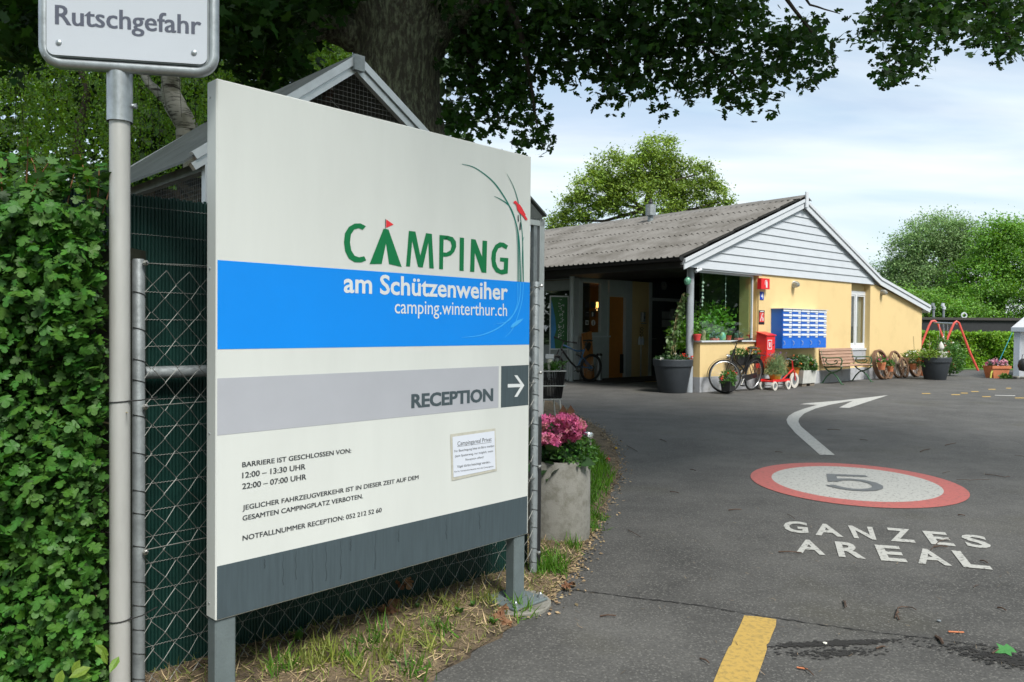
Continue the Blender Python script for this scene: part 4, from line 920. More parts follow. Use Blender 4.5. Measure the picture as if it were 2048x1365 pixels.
pic(1171.5, 1177.5, 641, 650.5, m_pict); a, zc_ = bs(1187, 646); mb = MB(); mb.lathe([(0.075, 0), (0.075, .003), (0, .003)], (a, YB+.009, zc_), 20, ax=(0, -1, 0)); mb.build('pictogram', m_pict, pw)
V, F = TX['i']; mb = MB(); mb.add([(a-.012+x*.17-0.008, YB+.0055, zc_-.055+y*.15) for x, y in V], F); mb.build('pictogram', m_pictd, pw)
pic(1173, 1176, 643, 648.5, m_pictd, 0.006)
pic(1184.5, 1186.5, 625, 633, m_pict, 0.006); pic(1173, 1177, 625, 626, m_pict, 0.006)
# reception room behind
mb = MB(); mb.box(x_b0, d1+1.2, YB+2.6, YB+2.7, 0, sz); mb.box(x_b0, d1+1.2, YB+.15, YB+2.6, sz-.02, sz); mb.box(d1+1.1, d1+1.2, YB+.2, YB+2.6, 0, sz-.03); mb.build('reception_interior', mat('warm_interior_wall', (0.25, 0.15, 0.06), 0.9), B)
pz = (wz0+wz1)/2
lp = thing('reception_lamp', 'small lit warm lamp seen through the porch window', 'lamp', tuple(FB.pt(*FB.hit(1196, 610, -YB-.5), -YB-.5)))
mb = MB(); mb.lathe([(0.05, -.07), (0.05, .07), (0.0, .072)], n=14); mb.build('lamp_shade', mat('lit_lampshade', (1.0, 0.55, 0.14), 0.6, emit=2.2), lp)
mb = MB(); mb.cyl((0, 0, .07), (0, 0, 0.9), 0.004, n=6); mb.build('cord', m_gut, lp)
ll = bpy.data.lights.new('reception_lamp_light', 'POINT'); ll.energy = 6; ll.color = (1, .62, .25); ll.shadow_soft_size = .06; lo = bpy.data.objects.new('reception_lamp_light', ll); COL.objects.link(lo); lo.parent = lp; lo.location = (0, -.02, -.12)
# open doorway with orange door leaf, grey jambs
mb = MB(); mb.box(d0, d0+.05, YB-.02, YB+.14, 0, doorh+.06); mb.box(d1-.02, j1, YB-.03, YB+.14, 0, sz+.02); mb.box(d0+.05, d1-.02, YB-.02, YB+.12, doorh, sz+.02); mb.build('door_frame', m_pg, B)
mb = MB(); mb.bbox(d0+.055, d1-.025, YB+.06, YB+.10, 0.01, doorh-.005, .003); dl = mb.build('door', m_wood_or, B)
mb = MB(); mb.box(d1-.14, d1-.03, YB+.03, YB+.058, 0.12, 0.62); mb.build('kick_vent', m_dark, dl)
mb = MB(); mb.box(j1, y1w, YB-.02, YB+.14, 0, sz+.02); mb.build('yellow_pier', m_yel, B)
mb = MB(); mb.box(y1w, y1w+.12, YB-.04, YB+.14, 0, sz+.02); mb.box(y1w+.12, x_end, YB-.03, YB+.12, 2.06, 2.14); mb.build('door_frame', m_pg, B)
mb = MB(); mb.bbox(y1w+.125, y1w+1.25, YB+.02, YB+.06, .01, 2.05, .003); dd = mb.build('door', m_ddoor, B)
for px0, py0, px1, py1 in ((1324, 623, 1341, 638), (1324, 640, 1341, 655)):
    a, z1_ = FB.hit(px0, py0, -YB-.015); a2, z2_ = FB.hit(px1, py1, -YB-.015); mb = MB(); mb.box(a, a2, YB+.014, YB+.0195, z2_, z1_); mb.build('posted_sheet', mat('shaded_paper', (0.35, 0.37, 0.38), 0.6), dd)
mb = MB(); mb.cyl((y1w+.2, YB+.02, 1.02), (y1w+.2, YB-.03, 1.02), .012, n=8); mb.cyl((y1w+.2, YB-.03, 1.02), (y1w+.32, YB-.03, 1.02), .010, n=8); mb.build('handle', m_galv, dd)
mb = MB(); mb.box(y1w+1.26, x_end, YB-.01, YB+.12, 0, 2.06); mb.box(y1w+.12, x_end, YB-.01, YB+.12, 2.14, sz+.02); mb.build('porch_wall', m_ddoor, B)
a, z_ = FB.hit(1327, 572, -YB+.03)
ck = thing('wall_clock', 'round clock on the dark wall above the grey porch door', 'clock', tuple(bl(a, YB-.03, z_)), BA)
mb = MB(); mb.lathe([(0.12, 0), (0.12, .03), (0.108, .035)], n=28, ax=(0, -1, 0)); mb.build('case', m_dtrim, ck, smooth=True)
mb = MB(); mb.lathe([(0.108, .02), (0, .02)], n=28, ax=(0, -1, 0)); mb.build('dial', mat('clock_dial', (0.30, 0.31, 0.31), 0.5), ck)
mb = MB(); mb.box(-.004, .004, -.026, -.023, 0, .08); mb.build('hand', m_gut, ck); mb = MB(); mb.box(-.005, .055, -.029, -.0265, -.004, .004); mb.build('hand', m_gut, ck)
# angled side of the window room (nearly edge-on): low wall and glass
def ang(name, z0, z1, m, o0=0.0, o1=0.10, parent=B, t0=0.0, t1=1.0, x0=0.02):
    p, q = Vector((x0, 0.175)), Vector((x_end-.05, YB-.02)); d_ = (q-p).normalized(); n_ = Vector((-d_.y, d_.x))
    a, b_ = p+(q-p)*t0, p+(q-p)*t1; mb = MB()
    mb.add([(*(v), z_) for z_ in (z0, z1) for v in (a+n_*-o0, b_+n_*-o0, b_+n_*-o1, a+n_*-o1)], [(3, 2, 1, 0), (4, 5, 6, 7), (0, 1, 5, 4), (1, 2, 6, 5), (2, 3, 7, 6), (3, 0, 4, 7)]); return mb.build(name, m, parent)
ang('side_parapet', zp, sill-.03, m_yel); ang('plinth', 0, zp-.001, m_plinth, -.004); ang('side_glass', sill+.02, sz-.02, m_glass, 0.05, 0.056)
# window room: front glass in frames, sill, interior
mb = MB(); mb.box(-.01, XW+.0, -0.045, 0.26, sill-.03, sill); mb.build('window_sill', m_trim, B)
fx0, fx1 = fs(1391, 600)[0], fs(1506, 600)[0]; fx1 = min(fx1, XW-.03)
mb = MB(); mb.box(fx1, fx1+.035, 0.02, 0.06, sill, sz-.036); mb.box(0.0, fx1, 0.02, 0.06, sz-.075, sz-.037); mb.build('window_frame', m_trim, B)
gx = [0.01, fx1*.36, fx1*.70, fx1]
for a, b_ in zip(gx[:-1], gx[1:]):
    mb = MB(); mb.box(a+.003, b_-.003, 0.036, 0.042, sill+.002, sz-.076); mb.build('glass_pane', m_glass, B)
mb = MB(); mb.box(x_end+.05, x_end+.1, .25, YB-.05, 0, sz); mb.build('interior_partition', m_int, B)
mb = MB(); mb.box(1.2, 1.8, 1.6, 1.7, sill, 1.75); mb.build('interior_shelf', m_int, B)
mb = MB(); mb.box(1.72, 2.02, 1.2, 1.21, sill+.05, sill+.62); mb.build('interior_board', mat('interior_white_board', (0.5, 0.52, 0.5), 0.6), B)
# corner post and porch columns
pc = bl(*(lambda v: (v.x, v.y, 0))(mw(B).inverted() @ AT(1379, 700, 15.75)))
mb = MB(); pb_ = mw(B).inverted() @ AT(1379, 700, 15.75); mb.lathe([(0.075, 0), (0.075, sz+.04)], (pb_.x, pb_.y, 0), 20); mb.build('porch_post', mat('post_grey_paint', (0.33, 0.36, 0.39), 0.45, var=0.06), B, smooth=True)
pb2 = mw(B).inverted() @ G(1142, 763); mb = MB(); mb.lathe([(0.06, 0), (0.06, sz+.04)], (pb2.x, pb2.y, 0), 16); mb.build('porch_post', m_pg, B, smooth=True)
# side wall of the reception along the eaves, with windows
sx_w = 0.55
mb = MB(); mb.box(sx_w, sx_w+.12, YB-.005, LEN-.4, 0, .85); mb.box(sx_w, sx_w+.12, YB, LEN-.4, 2.25, sz+.02)
for yy in (YB, 6.2, 8.4, 10.6, 12.8): mb.box(sx_w, sx_w+.12, yy, yy+.35, .85, 2.25)
mb.build('side_wall', m_pg, B)
for yy in (YB, 6.2, 8.4, 10.6):
    mb = MB(); mb.box(sx_w+.05, sx_w+.056, yy+.35, yy+2.2, .85, 2.25); mb.build('side_window_pane', m_glass2, B)
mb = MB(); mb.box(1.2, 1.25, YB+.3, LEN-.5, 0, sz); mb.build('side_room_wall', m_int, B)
mb = MB(); mb.box(sx_w, XE-.2, LEN-.4, LEN-.3, 0, sz+.1); mb.build('rear_wall', m_yel, B)
mb = MB(); mb.box(d0-.2, y1w+.6, YB-1.45, YB-1.38, 0.004, 0.006); o = mb.build('threshold_line', m_painty, B)
mb = MB(); mb.box(d0-1.2, x_end-.8, YB-1.3, YB-.05, 0.002, 0.02); mb.build('door_mat', m_dark, B)

# ------------------------------------------------------------------ fittings on the facade
def ON(px, d): return FB.pt(FB.hit(px, 760, d)[0], 0, d)
def wallthing(name, label, cat, px, py, d=0.055, group=None):
    a, z_ = FB.hit(px, py, d); return thing(name, label, cat, tuple(FB.pt(a, z_, d)), BA, group)
m_sred = mat('signal_red', (0.66, 0.018, 0.022), 0.35, var=0.05); m_sblue = mat('enamel_blue', (0.008, 0.045, 0.42), 0.3, var=0.04)
o = wallthing('fire_extinguisher_sign', 'red sign with a white extinguisher symbol projecting from the wall above the number plate', 'sign', 1518, 568)
mb = MB(); mb.add([(0, 0, -.12), (0, -.01, -.12), (.0, 0, .13)], []); 
mb = MB(); mb.bbox(0, .27, -.10, -.09, -.12, .12, .002); mb.build('plate', m_sred, o); mb = MB(); mb.box(-.07, .0, -.10, -0.001, -.12, .12); mb.build('side_plate', m_sred, o)
mb = MB(); f2 = lambda a, b_, d: (a, d, b_)
mb.prism([(.115, -.085), (.175, -.085), (.175, .04), (.16, .06), (.13, .06), (.115, .04)], f2, -.102, -.1005); mb.prism([(.135, .065), (.155, .065), (.155, .085), (.135, .085)], f2, -.102, -.1005)
mb.build('extinguisher_symbol', m_wtext, o)
mb = MB(); mb.ribbon([(.125, .08), (.09, .07), (.08, .03), (.085, -.03)], .014, lambda a, b_: (a, -.1022, b_)); mb.build('hose_symbol', m_wtext, o)
o = wallthing('house_number_plate', 'small blue enamel plate with the white number 4', 'number plate', 1523.5, 592)
mb = MB(); mb.bbox(-.075, .075, -.008, 0, -.09, .09, .003); mb.build('plate', m_sblue, o)
V, F = TX['4']; xs = [p[0] for p in V]; mb = MB(); mb.add([((x-(min(xs)+max(xs))/2)*.17, -.0095, -.06+y*.17) for x, y in V], F); mb.build('numeral', m_wtext, o)
o = wallthing('warning_poster', 'square red poster with black border and white figure below the number plate', 'poster', 1523.3, 635)
mb = MB(); mb.box(-.11, .11, -.004, 0, -.155, .155); mb.build('border', m_gut, o); mb = MB(); mb.box(-.095, .095, -.0055, -.0042, -.105, .105); mb.build('field', mat('poster_red', (0.60, 0.07, 0.05), 0.5), o)
mb = MB(); mb.ribbon([(-.06, -.08), (-.02, .0), (.01, .07), (.045, .08)], .022, lambda a, b_: (a, -.0065, b_)); mb.build('figure', m_wtext, o); mb = MB(); mb.ribbon([(-.01, .02), (.03, -.02), (.02, -.07), (.06, -.07), (.07, -.01)], .02, lambda a, b_: (a, -.0072, b_)); mb.build('figure', m_wtext, o)
mb = MB(); mb.box(-.07, .07, -.0055, -.0042, .12, .14); mb.build('caption_bar', m_wtext, o)
m_lampg = mat('dusty_lamp_glass', (0.34, 0.33, 0.29), 0.25, var=0.15)
for px, py, w_ in ((1587, 569, 'left'), (1763, 585, 'right')):
    o = wallthing('bulkhead_lamp', 'unlit caged oval wall lamp above the '+('blue letter boxes' if w_ == 'left' else 'wagon wheels near the eaves end'), 'wall lamp', px, py, group='bulkhead lamps on the facade')
    ax = Vector((-.55, -.8, -.15)); mb = MB(); mb.lathe([(0.075, 0), (0.078, .03), (0.06, .035)], n=18, ax=(0, -1, 0)); mb.build('base', m_trim, o, smooth=True)
    mb = MB(); mb.lathe([(0.058, .02), (0.07, .07), (0.066, .12), (0.045, .165), (0, .18)], n=18, ax=(-.35, -.9, -.1)); mb.build('glass', m_lampg, o, smooth=True)
    for k in range(3):
        w0 = math.pi*k/3; A_ = Vector((0, 0, 1)).rotation_difference(Vector((-.35, -.9, -.1)).normalized()).to_matrix(); mb = MB()
        P = [A_ @ Vector((math.cos(w0)*rr*s_, math.sin(w0)*rr*s_, zz_)) for s_, seq in ((1, ((.06, .02), (.076, .07), (.07, .12), (.047, .175), (0, .19))), (-1, ((.047, .175), (.07, .12), (.076, .07), (.06, .02)))) for rr, zz_ in seq]
        mb.tube(P, .0035, 5); mb.build('cage_wire', m_galv2, o)
o = wallthing('surveillance_camera', 'small white surveillance camera under the gable corner', 'camera', 1396, 541, 0.16)
mb = MB(); mb.tube([(-.1, -.02, -.03), (.10, 0.0, .02)], .032, 12); mb.build('housing', m_trim, o, smooth=True); mb = MB(); mb.cyl((.02, 0, 0), (.04, .06, .07), .012, n=8); mb.build('bracket', m_trim, o)

# blue letter boxes
D1 = 0.34; a0, zt_ = FB.hit(1566, 617.5, D1); a1, zb0 = FB.hit(1652, 695.5, D1); zb_ = FB.hit(1566, 698, D1)[1]
zb_ = (zb_+zb0)/2; zt_ = (FB.hit(1566, 617.5, D1)[1]+FB.hit(1652, 622, D1)[1])/2
LB = thing('letter_box_cabinet', 'blue wall mounted cabinet of thirty letter boxes with five lower doors', 'letter boxes', tuple(FB.pt(a0, 0, D1)), BA)
w = a1-a0; m_lb = mat('letterbox_blue', (0.006, 0.13, 0.60), 0.32, var=0.04, vscale=3)
m_lbd = mat('letterbox_dark_blue', (0.004, 0.03, 0.16), 0.35, var=0.06)
mb = MB(); mb.box(0, w, 0.012, D1-.052, zb_, zt_); mb.build('case', m_lb, LB)
mb = MB(); mb.box(-.02, w+.05, -0.025, D1-.05, zt_+.001, zt_+.014); mb.build('top_sheet', m_trim, LB)
lowh = (zt_-zb_)*0.265; cwid = w/5; rh = (zt_-zb_-lowh)/6
m_flap = mat('pale_flap', (0.56, 0.60, 0.66), 0.35, var=0.04)
for c in range(5):
    mb = MB(); mb.bbox(c*cwid+.004, (c+1)*cwid-.004, -.002, 0.012, zb_+.004, zb_+lowh-.004, .002); lo_ = mb.build('lower_door', m_lb, LB)
    mb = MB(); mb.tube([(c*cwid+.035, -.003, zb_+lowh*.75), (c*cwid+.055, -.025, zb_+lowh*.62), (c*cwid+.06, -.025, zb_+lowh*.45), (c*cwid+.05, -.003, zb_+lowh*.3)], .007, 6); mb.build('handle', m_alu, lo_)
    for r_ in range(6):
        x0_, z0_ = c*cwid+.006, zb_+lowh+r_*rh+.004; W_, H_ = cwid-.012, rh-.008
        mb = MB(); mb.bbox(x0_, x0_+W_, -.002, 0.012, z0_, z0_+H_, .002); dr = mb.build('box_door', m_lb, LB)
        mb = MB(); mb.add([(x0_+.004, -.016, z0_+H_*.50), (x0_+W_-.004, -.016, z0_+H_*.50), (x0_+W_-.004, -.004, z0_+H_*.96), (x0_+.004, -.004, z0_+H_*.96), (x0_+.004, -.002, z0_+H_*.50), (x0_+W_-.004, -.002, z0_+H_*.50)], [(0, 1, 2, 3), (0, 4, 5, 1), (0, 3, 4), (1, 5, 2)]); mb.build('flap', m_flap, dr)
        mb = MB(); mb.box(x0_+W_*.68, x0_+W_*.96, -.005, -.002, z0_+H_*.08, z0_+H_*.46); mb.build('name_plate', m_wtext, dr)
# red cabinet
D2 = 0.30; a0, zt_ = FB.hit(1532.5, 672, D2); a1 = FB.hit(1549.3, 700, D2)[0]; zb_ = FB.hit(1534, 737.5, D2)[1]
RC = thing('red_cabinet', 'tall red metal hose cabinet with a white pictogram, left of the letter boxes', 'cabinet', tuple(FB.pt(a0, 0, D2)), BA)
w = a1-a0; zl = FB.hit(1515, 668, 0.06)[1]
mb = MB(); P = [(0, zb_), (D2-.06, zb_), (D2-.06, zt_+.06), (0, zt_)]; mb.prism(P, lambda a, b_, d: (d, a, b_), 0.0, w); mb.build('case', m_sred, RC)
mb = MB(); P = [(-.03, zt_+.0), (D2-.055, zt_+.072), (D2-.055, zt_+.09), (-.03, zt_+.018)]; mb.prism(P, lambda a, b_, d: (d, a, b_), -.02, w+.02); mb.build('lid', m_sred, RC)
mb = MB(); mb.bbox(.01, w-.01, -.012, -.001, zb_+.02, zt_-.02, .003); dr = mb.build('door', m_sred, RC)
mb = MB(); frame(mb, w*.12, w*.60, zt_-.30, zt_-.09, .016, -.015, -.0125); mb.box(w*.3, w*.42, -.015, -.0125, zt_-.25, zt_-.14); mb.build('pictogram', m_wtext, dr)
mb = MB(); mb.lathe([(0.02, 0), (0.012, .012), (0, .013)], (w*.8, -.012, zt_-.2), 12, ax=(0, -1, 0)); mb.build('lock', m_dark, dr); mb = MB(); mb.lathe([(0.008, 0), (0.006, .008), (0, .009)], (w*.25, -.012, (zt_+zb_)/2-.05), 10, ax=(0, -1, 0)); mb.build('keyhole', m_cap, dr)
# ------------------------------------------------------------------ plants helpers
m_leafg = mat('garden_leaf', (0.055, 0.15, 0.022), 0.55, var=0.3, vscale=14, island=0.35, trans=0.25)
m_leafd = mat('dark_garden_leaf', (0.025, 0.075, 0.018), 0.5, var=0.3, vscale=14, island=0.35, trans=0.2)
m_leafy = mat('yellow_green_leaf', (0.13, 0.22, 0.025), 0.55, var=0.3, vscale=10, island=0.35, trans=0.3)
m_lav = mat('grey_green_needle', (0.17, 0.26, 0.11), 0.7, var=0.25, vscale=14, island=0.3, trans=0.2)
m_fred = mat('red_blossom', (0.62, 0.030, 0.012), 0.6, var=0.25, vscale=20, island=0.3)
m_fora = mat('orange_blossom', (0.72, 0.15, 0.02), 0.6, var=0.25, vscale=20, island=0.3)
m_fpink = mat('pink_blossom', (0.68, 0.085, 0.28), 0.6, var=0.3, vscale=16, island=0.4, trans=0.15)
m_fpale = mat('pale_pink_blossom', (0.60, 0.30, 0.38), 0.6, var=0.3, vscale=16, island=0.4, trans=0.15)
m_fwhite = mat('white_blossom', (0.70, 0.70, 0.62), 0.6, var=0.1, island=0.15)
m_fpurp = mat('purple_blossom', (0.16, 0.07, 0.24), 0.6, var=0.2, island=0.2)
m_terra = mat('terracotta', (0.50, 0.17, 0.075), 0.85, var=0.15, vscale=8, bump=0.1)
m_pot = mat('anthracite_pot', (0.035, 0.042, 0.050), 0.55, var=0.12, vscale=5)
m_blackp = mat('black_planter_plastic', (0.014, 0.014, 0.015), 0.5, var=0.2)
m_earth = mat('potting_soil', (0.03, 0.02, 0.012), 0.95, var=0.4, vscale=30)
m_redpot = mat('coral_red_pot', (0.62, 0.06, 0.055), 0.5, var=0.05)
def W2(o, p): return mw(o) @ Vector(p)
def fill(o, c, r, n, s, m, fl=(), tmpl=OVAL, name='foliage', shell=0.35, nb=(0, 0, 1.0), spread=0.9):
    """leaves in an ellipsoid (local coordinates of o), with blossoms on top"""
    P = ball(n, c, r, shell); P = P[P[:, 2] > c[2]-r[2]*0.85]
    I = np.array(mw(o)); Pw = P@I[:3, :3].T+I[:3, 3]
    leaf_mesh(name, tmpl, Pw, s*(0.6+0.8*rg.random(len(Pw))), m, o, nb=nb, spread=spread, kind='stuff')
    for fm, cnt, fsz, per in fl:
        d = rg.normal(size=(cnt, 3)); d[:, 2] = np.abs(d[:, 2])*0.9; d[:, 1] -= 0.5; d /= np.linalg.norm(d, axis=1)[:, None]
        Q = np.asarray(c)+d*np.asarray(r)*1.02
        Q = np.repeat(Q, per, 0)+rg.normal(size=(cnt*per, 3))*fsz*0.55
        Qw = Q@I[:3, :3].T+I[:3, 3]
        leaf_mesh('blossoms', DIAM, Qw, fsz*(0.7+0.6*rg.random(len(Qw))), fm, o, nb=(0, -.5, .5), spread=0.9, kind='stuff')
def stems(o, pts, r, m, name='stems'):
    for P in pts:
        mb = MB(); mb.tube(P, r, 5); mb.build('stem', m, o)
m_stem = mat('green_stem', (0.09, 0.13, 0.03), 0.7, var=0.2); m_cane = mat('cane', (0.30, 0.24, 0.12), 0.8, var=0.2)

# ------------------------------------------------------------------ bicycles
m_tyre = mat('tyre_rubber', (0.012, 0.012, 0.012), 0.75, var=0.2); m_blk = mat('black_bike_paint', (0.012, 0.012, 0.013), 0.28, var=0.1, coat=0.3)
m_chrome = mat('chrome', (0.62, 0.62, 0.60), 0.18, 0.95, var=0.1); m_alub = mat('brushed_rim', (0.42, 0.43, 0.44), 0.35, 0.8, var=0.1)
m_mtb = mat('blue_bike_paint', (0.06, 0.16, 0.32), 0.3, var=0.1, coat=0.3)
def ring(mb, c, r, w, ax, n=40, m_=8, M3=None):
    P = [Vector(c)+M3 @ Vector((r*math.cos(2*math.pi*k/n), 0, r*math.sin(2*math.pi*k/n))) for k in range(n)]
    mb.tube(P, w, m_, closed=True)
def bike_wheel(root, c, r, M3, tyre, rimm, ns=28, tm=m_tyre):
    c = Vector(c)
    mb = MB(); ring(mb, c, r-tyre, tyre, None, 44, 8, M3); w = mb.build('wheel', tm, root, smooth=True)
    mb = MB(); ring(mb, c, r-2*tyre-.006, .009, None, 44, 6, M3); mb.build('rim', rimm, w, smooth=True)
    mb = MB()
    for k in range(ns):
        a = 2*math.pi*k/ns; b_ = a+(.35 if k % 2 else -.35); s_ = .03 if (k//2) % 2 else -.03
        mb.tube([c+M3 @ Vector((.022*math.cos(b_), s_, .022*math.sin(b_))), c+M3 @ Vector(((r-2*tyre-.008)*math.cos(a), 0, (r-2*tyre-.008)*math.sin(a)))], .0012, 3, caps=False)
    mb.build('spokes', m_alub, w, kind='stuff')
    mb = MB(); mb.cyl(c+M3 @ Vector((0, -.05, 0)), c+M3 @ Vector((0, .05, 0)), .018, n=10); mb.build('hub', m_chrome, w)
    return w
def heading_matrix(pr, pf, lean):
    d = (pf-pr); d.z = 0; d.normalize(); a = math.atan2(d.y, d.x)
    return Matrix.Translation(pr) @ Matrix.Rotation(a, 4, 'Z') @ Matrix.Rotation(lean, 4, 'X')
# old black roadster against the yellow parapet
pr, pf = G(1502, 781), G(1438, 787)
d = (pf-pr).normalized(); wb = (pf-pr).length; print('wheelbase', wb)
Mb = heading_matrix(pr, pr+d, R(-9) if True else 0)
OB = thing('bicycle', 'old black roadster bicycle hung with flower boxes, leaning on the yellow wall under the window', 'bicycle', M=Mb)
WB = 1.12; rw = .345; I3 = Matrix.Identity(3)
bike_wheel(OB, (0, 0, rw), rw, I3, .019, m_alub)
steer = R(-40); head_ang = R(20)
Hc = Vector((WB, 0, rw)); top = Hc+Vector((-.16, 0, .42)); axd = (top-Hc).normalized()
MS = Matrix.Rotation(steer, 3, axd)
bike_wheel(OB, Hc, rw, MS, .019, m_alub)
bbp = Vector((.46, 0, .29)); stt = Vector((.30, 0, .78)); ht0 = Hc+axd*.40; ht1 = Hc+axd*.56
mb = MB(); mb.tube([ht0, (.70, 0, .42), bbp], .018, 8); mb.tube([ht1, (.78, 0, .66), (.42, 0, .46)], .016, 8); mb.tube([bbp, stt], .017, 8)
for s_ in (-.05, .05): mb.tube([bbp+Vector((0, s_*.6, 0)), (0, s_, rw)], .010, 6); mb.tube([(stt.x, s_*.4, stt.z-.08), (0, s_, rw)], .008, 6)
mb.tube([ht0-axd*.02, ht1+axd*.03], .022, 10); mb.build('frame', m_blk, OB, smooth=True)
mb = MB()
for s_ in (-.05, .05): mb.tube([Hc+MS @ Vector((0, s_, 0)), Hc+axd*.30+MS @ Vector((0, s_, 0)), Hc+axd*.39], .010, 6)
mb.build('fork', m_blk, OB, smooth=True)
for nm, c, MM, a0, a1 in (('rear_mudguard', Vector((0, 0, rw)), I3, 10, 185), ('front_mudguard', Hc, MS, -5, 150)):
    mb = MB(); P = [c+MM @ Vector(((rw+.025)*math.cos(R(w)), 0, (rw+.025)*math.sin(R(w)))) for w in range(a0, a1+1, 7)]
    for s_ in (-1, 1): pass
    V = []
    for p in P: V += [p+MM @ Vector((0, -.028, -.004)), p+MM @ Vector((0, 0, .004)), p+MM @ Vector((0, .028, -.004))]
    mb.add(V, [(3*i+j, 3*i+j+1, 3*i+4+j, 3*i+3+j) for i in range(len(P)-1) for j in (0, 1)]); mb.build('mudguard', m_blk, OB, smooth=True)
hb = Hc+axd*.74
mb = MB(); mb.tube([Hc+axd*.55, hb], .012, 8); mb.tube([hb+MS @ Vector(p) for p in ((-.20, -.27, .06), (-.08, -.27, .05), (.04, -.20, .03), (.05, -.06, 0), (.05, .06, 0), (.04, .20, .03), (-.08, .27, .05), (-.20, .27, .06))], .011, 8); hbo = mb.build('handlebar', m_blk, OB, smooth=True)
for s_ in (-1, 1): mb = MB(); mb.tube([hb+MS @ Vector((-.21, s_*.27, .06)), hb+MS @ Vector((-.09, s_*.27, .052))], .017, 8); mb.build('grip', m_tyre, hbo, smooth=True)
mb = MB(); q = hb+MS @ Vector((-.02, -.24, .0)); mb.tube([q, q+Vector((-.06, 0, -.03)), q+Vector((-.12, 0, -.03))], .005, 5); mb.build('brake_lever', m_chrome, hbo)
mb = MB(); q = Hc+axd*.44+MS @ Vector((.10, 0, 0)); mb.lathe([(0, -.06), (.03, -.05), (.045, 0), (.045, .02), (0, .03)], q, 14, ax=MS @ Vector((1, 0, 0))); mb.build('headlight', m_chrome, OB, smooth=True)
mb = MB(); mb.tube([stt-Vector((0, 0, .05)), stt+Vector((-.03, 0, .14))], .012, 8); sp_ = mb.build('seat_post', m_chrome, OB)
mb = MB(); q = stt+Vector((-.04, 0, .15)); secs = [(-.14, .085, .03), (-.08, .10, .045), (0, .06, .04), (.08, .03, .035), (.14, .018, .025)]
V = []
for x, w_, h_ in secs:
    for k in range(8): a = 2*math.pi*k/8; V.append(q+Vector((x, w_*math.cos(a), h_*.6*math.sin(a))))
mb.add(V, [(i*8+j, i*8+(j+1) % 8, i*8+8+(j+1) % 8, i*8+8+j) for i in range(4) for j in range(8)]+[tuple(range(7, -1, -1)), tuple(range(32, 40))]); mb.build('saddle', mat('saddle_leather', (0.03, 0.022, 0.016), 0.5), OB, smooth=True)
for s_ in (-.05, .05):
    mb = MB(); mb.tube([q+Vector((-.10, s_, -.05)), q+Vector((-.10, s_, -.10))], .02, 8); mb.build('saddle_spring', m_galv2, OB)
mb = MB(); mb.lathe([(.095, -.004), (.095, .004), (.08, .005)], bbp+Vector((0, .045, 0)), 24, ax=(0, 1, 0)); mb.tube([bbp+Vector((0, -.06, 0)), bbp+Vector((0, .07, 0))], .012, 8); mb.tube([bbp+Vector((0, .06, 0)), bbp+Vector((.09, .07, -.14))], .010, 6); mb.tube([bbp+Vector((0, -.06, 0)), bbp+Vector((-.09, -.07, .14))], .010, 6); cr_ = mb.build('crank', m_chrome, OB)
for p in ((.09, .10, -.14), (-.09, -.10, .14)): mb = MB(); c_ = bbp+Vector(p); mb.box(c_.x-.045, c_.x+.045, c_.y-.03, c_.y+.03, c_.z-.011, c_.z+.011); mb.build('pedal', m_tyre, cr_)
mb = MB(); mb.prism([(-.06, rw-.03), (.0, rw+.05), (.44, .36), (.52, .30), (.46, .22), (.0, rw-.06)], lambda a, b_, d: (a, d, b_), .052, .062); mb.build('chain_guard', m_blk, OB)
mb = MB()
for s_ in (-.06, .06): mb.tube([(-.28, s_, rw+.42), (.24, s_, rw+.42)], .006, 6); mb.tube([(-.18, s_, rw+.42), (0, s_, rw)], .005, 6)
mb.tube([(-.28, -.06, rw+.42), (-.28, .06, rw+.42)], .006, 6); mb.tube([(0, -.06, rw+.42), (0, .06, rw+.42)], .006, 6); mb.build('rack', m_blk, OB)
mb = MB(); mb.tube([bbp+Vector((-.06, -.04, -.02)), (.36, -.16, .02)], .009, 6); mb.build('kickstand', m_chrome, OB)
def flower_box(label, wpos, ang_, w, d_, h, leaf=m_leafg, fl=(), n=420, group=None, bulge=1.25, m=m_blackp, ls=.045, hh=.13):
    o = thing('flower_box', label, 'flower box', wpos, ang_, group)
    mb = MB(); V = [(-w*.42, -d_*.4, 0), (w*.42, -d_*.4, 0), (w*.42, d_*.4, 0), (-w*.42, d_*.4, 0), (-w*.5, -d_*.5, h), (w*.5, -d_*.5, h), (w*.5, d_*.5, h), (-w*.5, d_*.5, h), (-w*.46, -d_*.45, h), (w*.46, -d_*.45, h), (w*.46, d_*.45, h), (-w*.46, d_*.45, h)]
    mb.add(V, [(3, 2, 1, 0), (0, 1, 5, 4), (1, 2, 6, 5), (2, 3, 7, 6), (3, 0, 4, 7), (4, 5, 9, 8), (5, 6, 10, 9), (6, 7, 11, 10), (7, 4, 8, 11)]); mb.build('box', m, o)
    mb = MB(); mb.quad((-w*.46, -d_*.45, h-.02), (w*.46, -d_*.45, h-.02), (w*.46, d_*.45, h-.02), (-w*.46, d_*.45, h-.02)); mb.build('soil', m_earth, o)
    fill(o, (0, 0, h+hh*.25), (w*.5*bulge, d_*.5*1.5, hh), n, ls, leaf, fl)
    return o
g_ = 'flower boxes hung on the old black bicycle'
p = AT(1456, 782, (pf.y-.12)); flower_box('black flower box with red geraniums hung at the front wheel of the black bicycle', tuple(p), BA+.3, .40, .2, .20, fl=((m_fred, 5, .03, 16),), n=620, group=g_, bulge=1.35, ls=.05, hh=.17)
q = W2(OB, (.38, -.16, .52)); flower_box('black flower box of green leaves hung under the saddle of the black bicycle', tuple(q), BA, .38, .2, .22, n=480, group=g_, hh=.12)
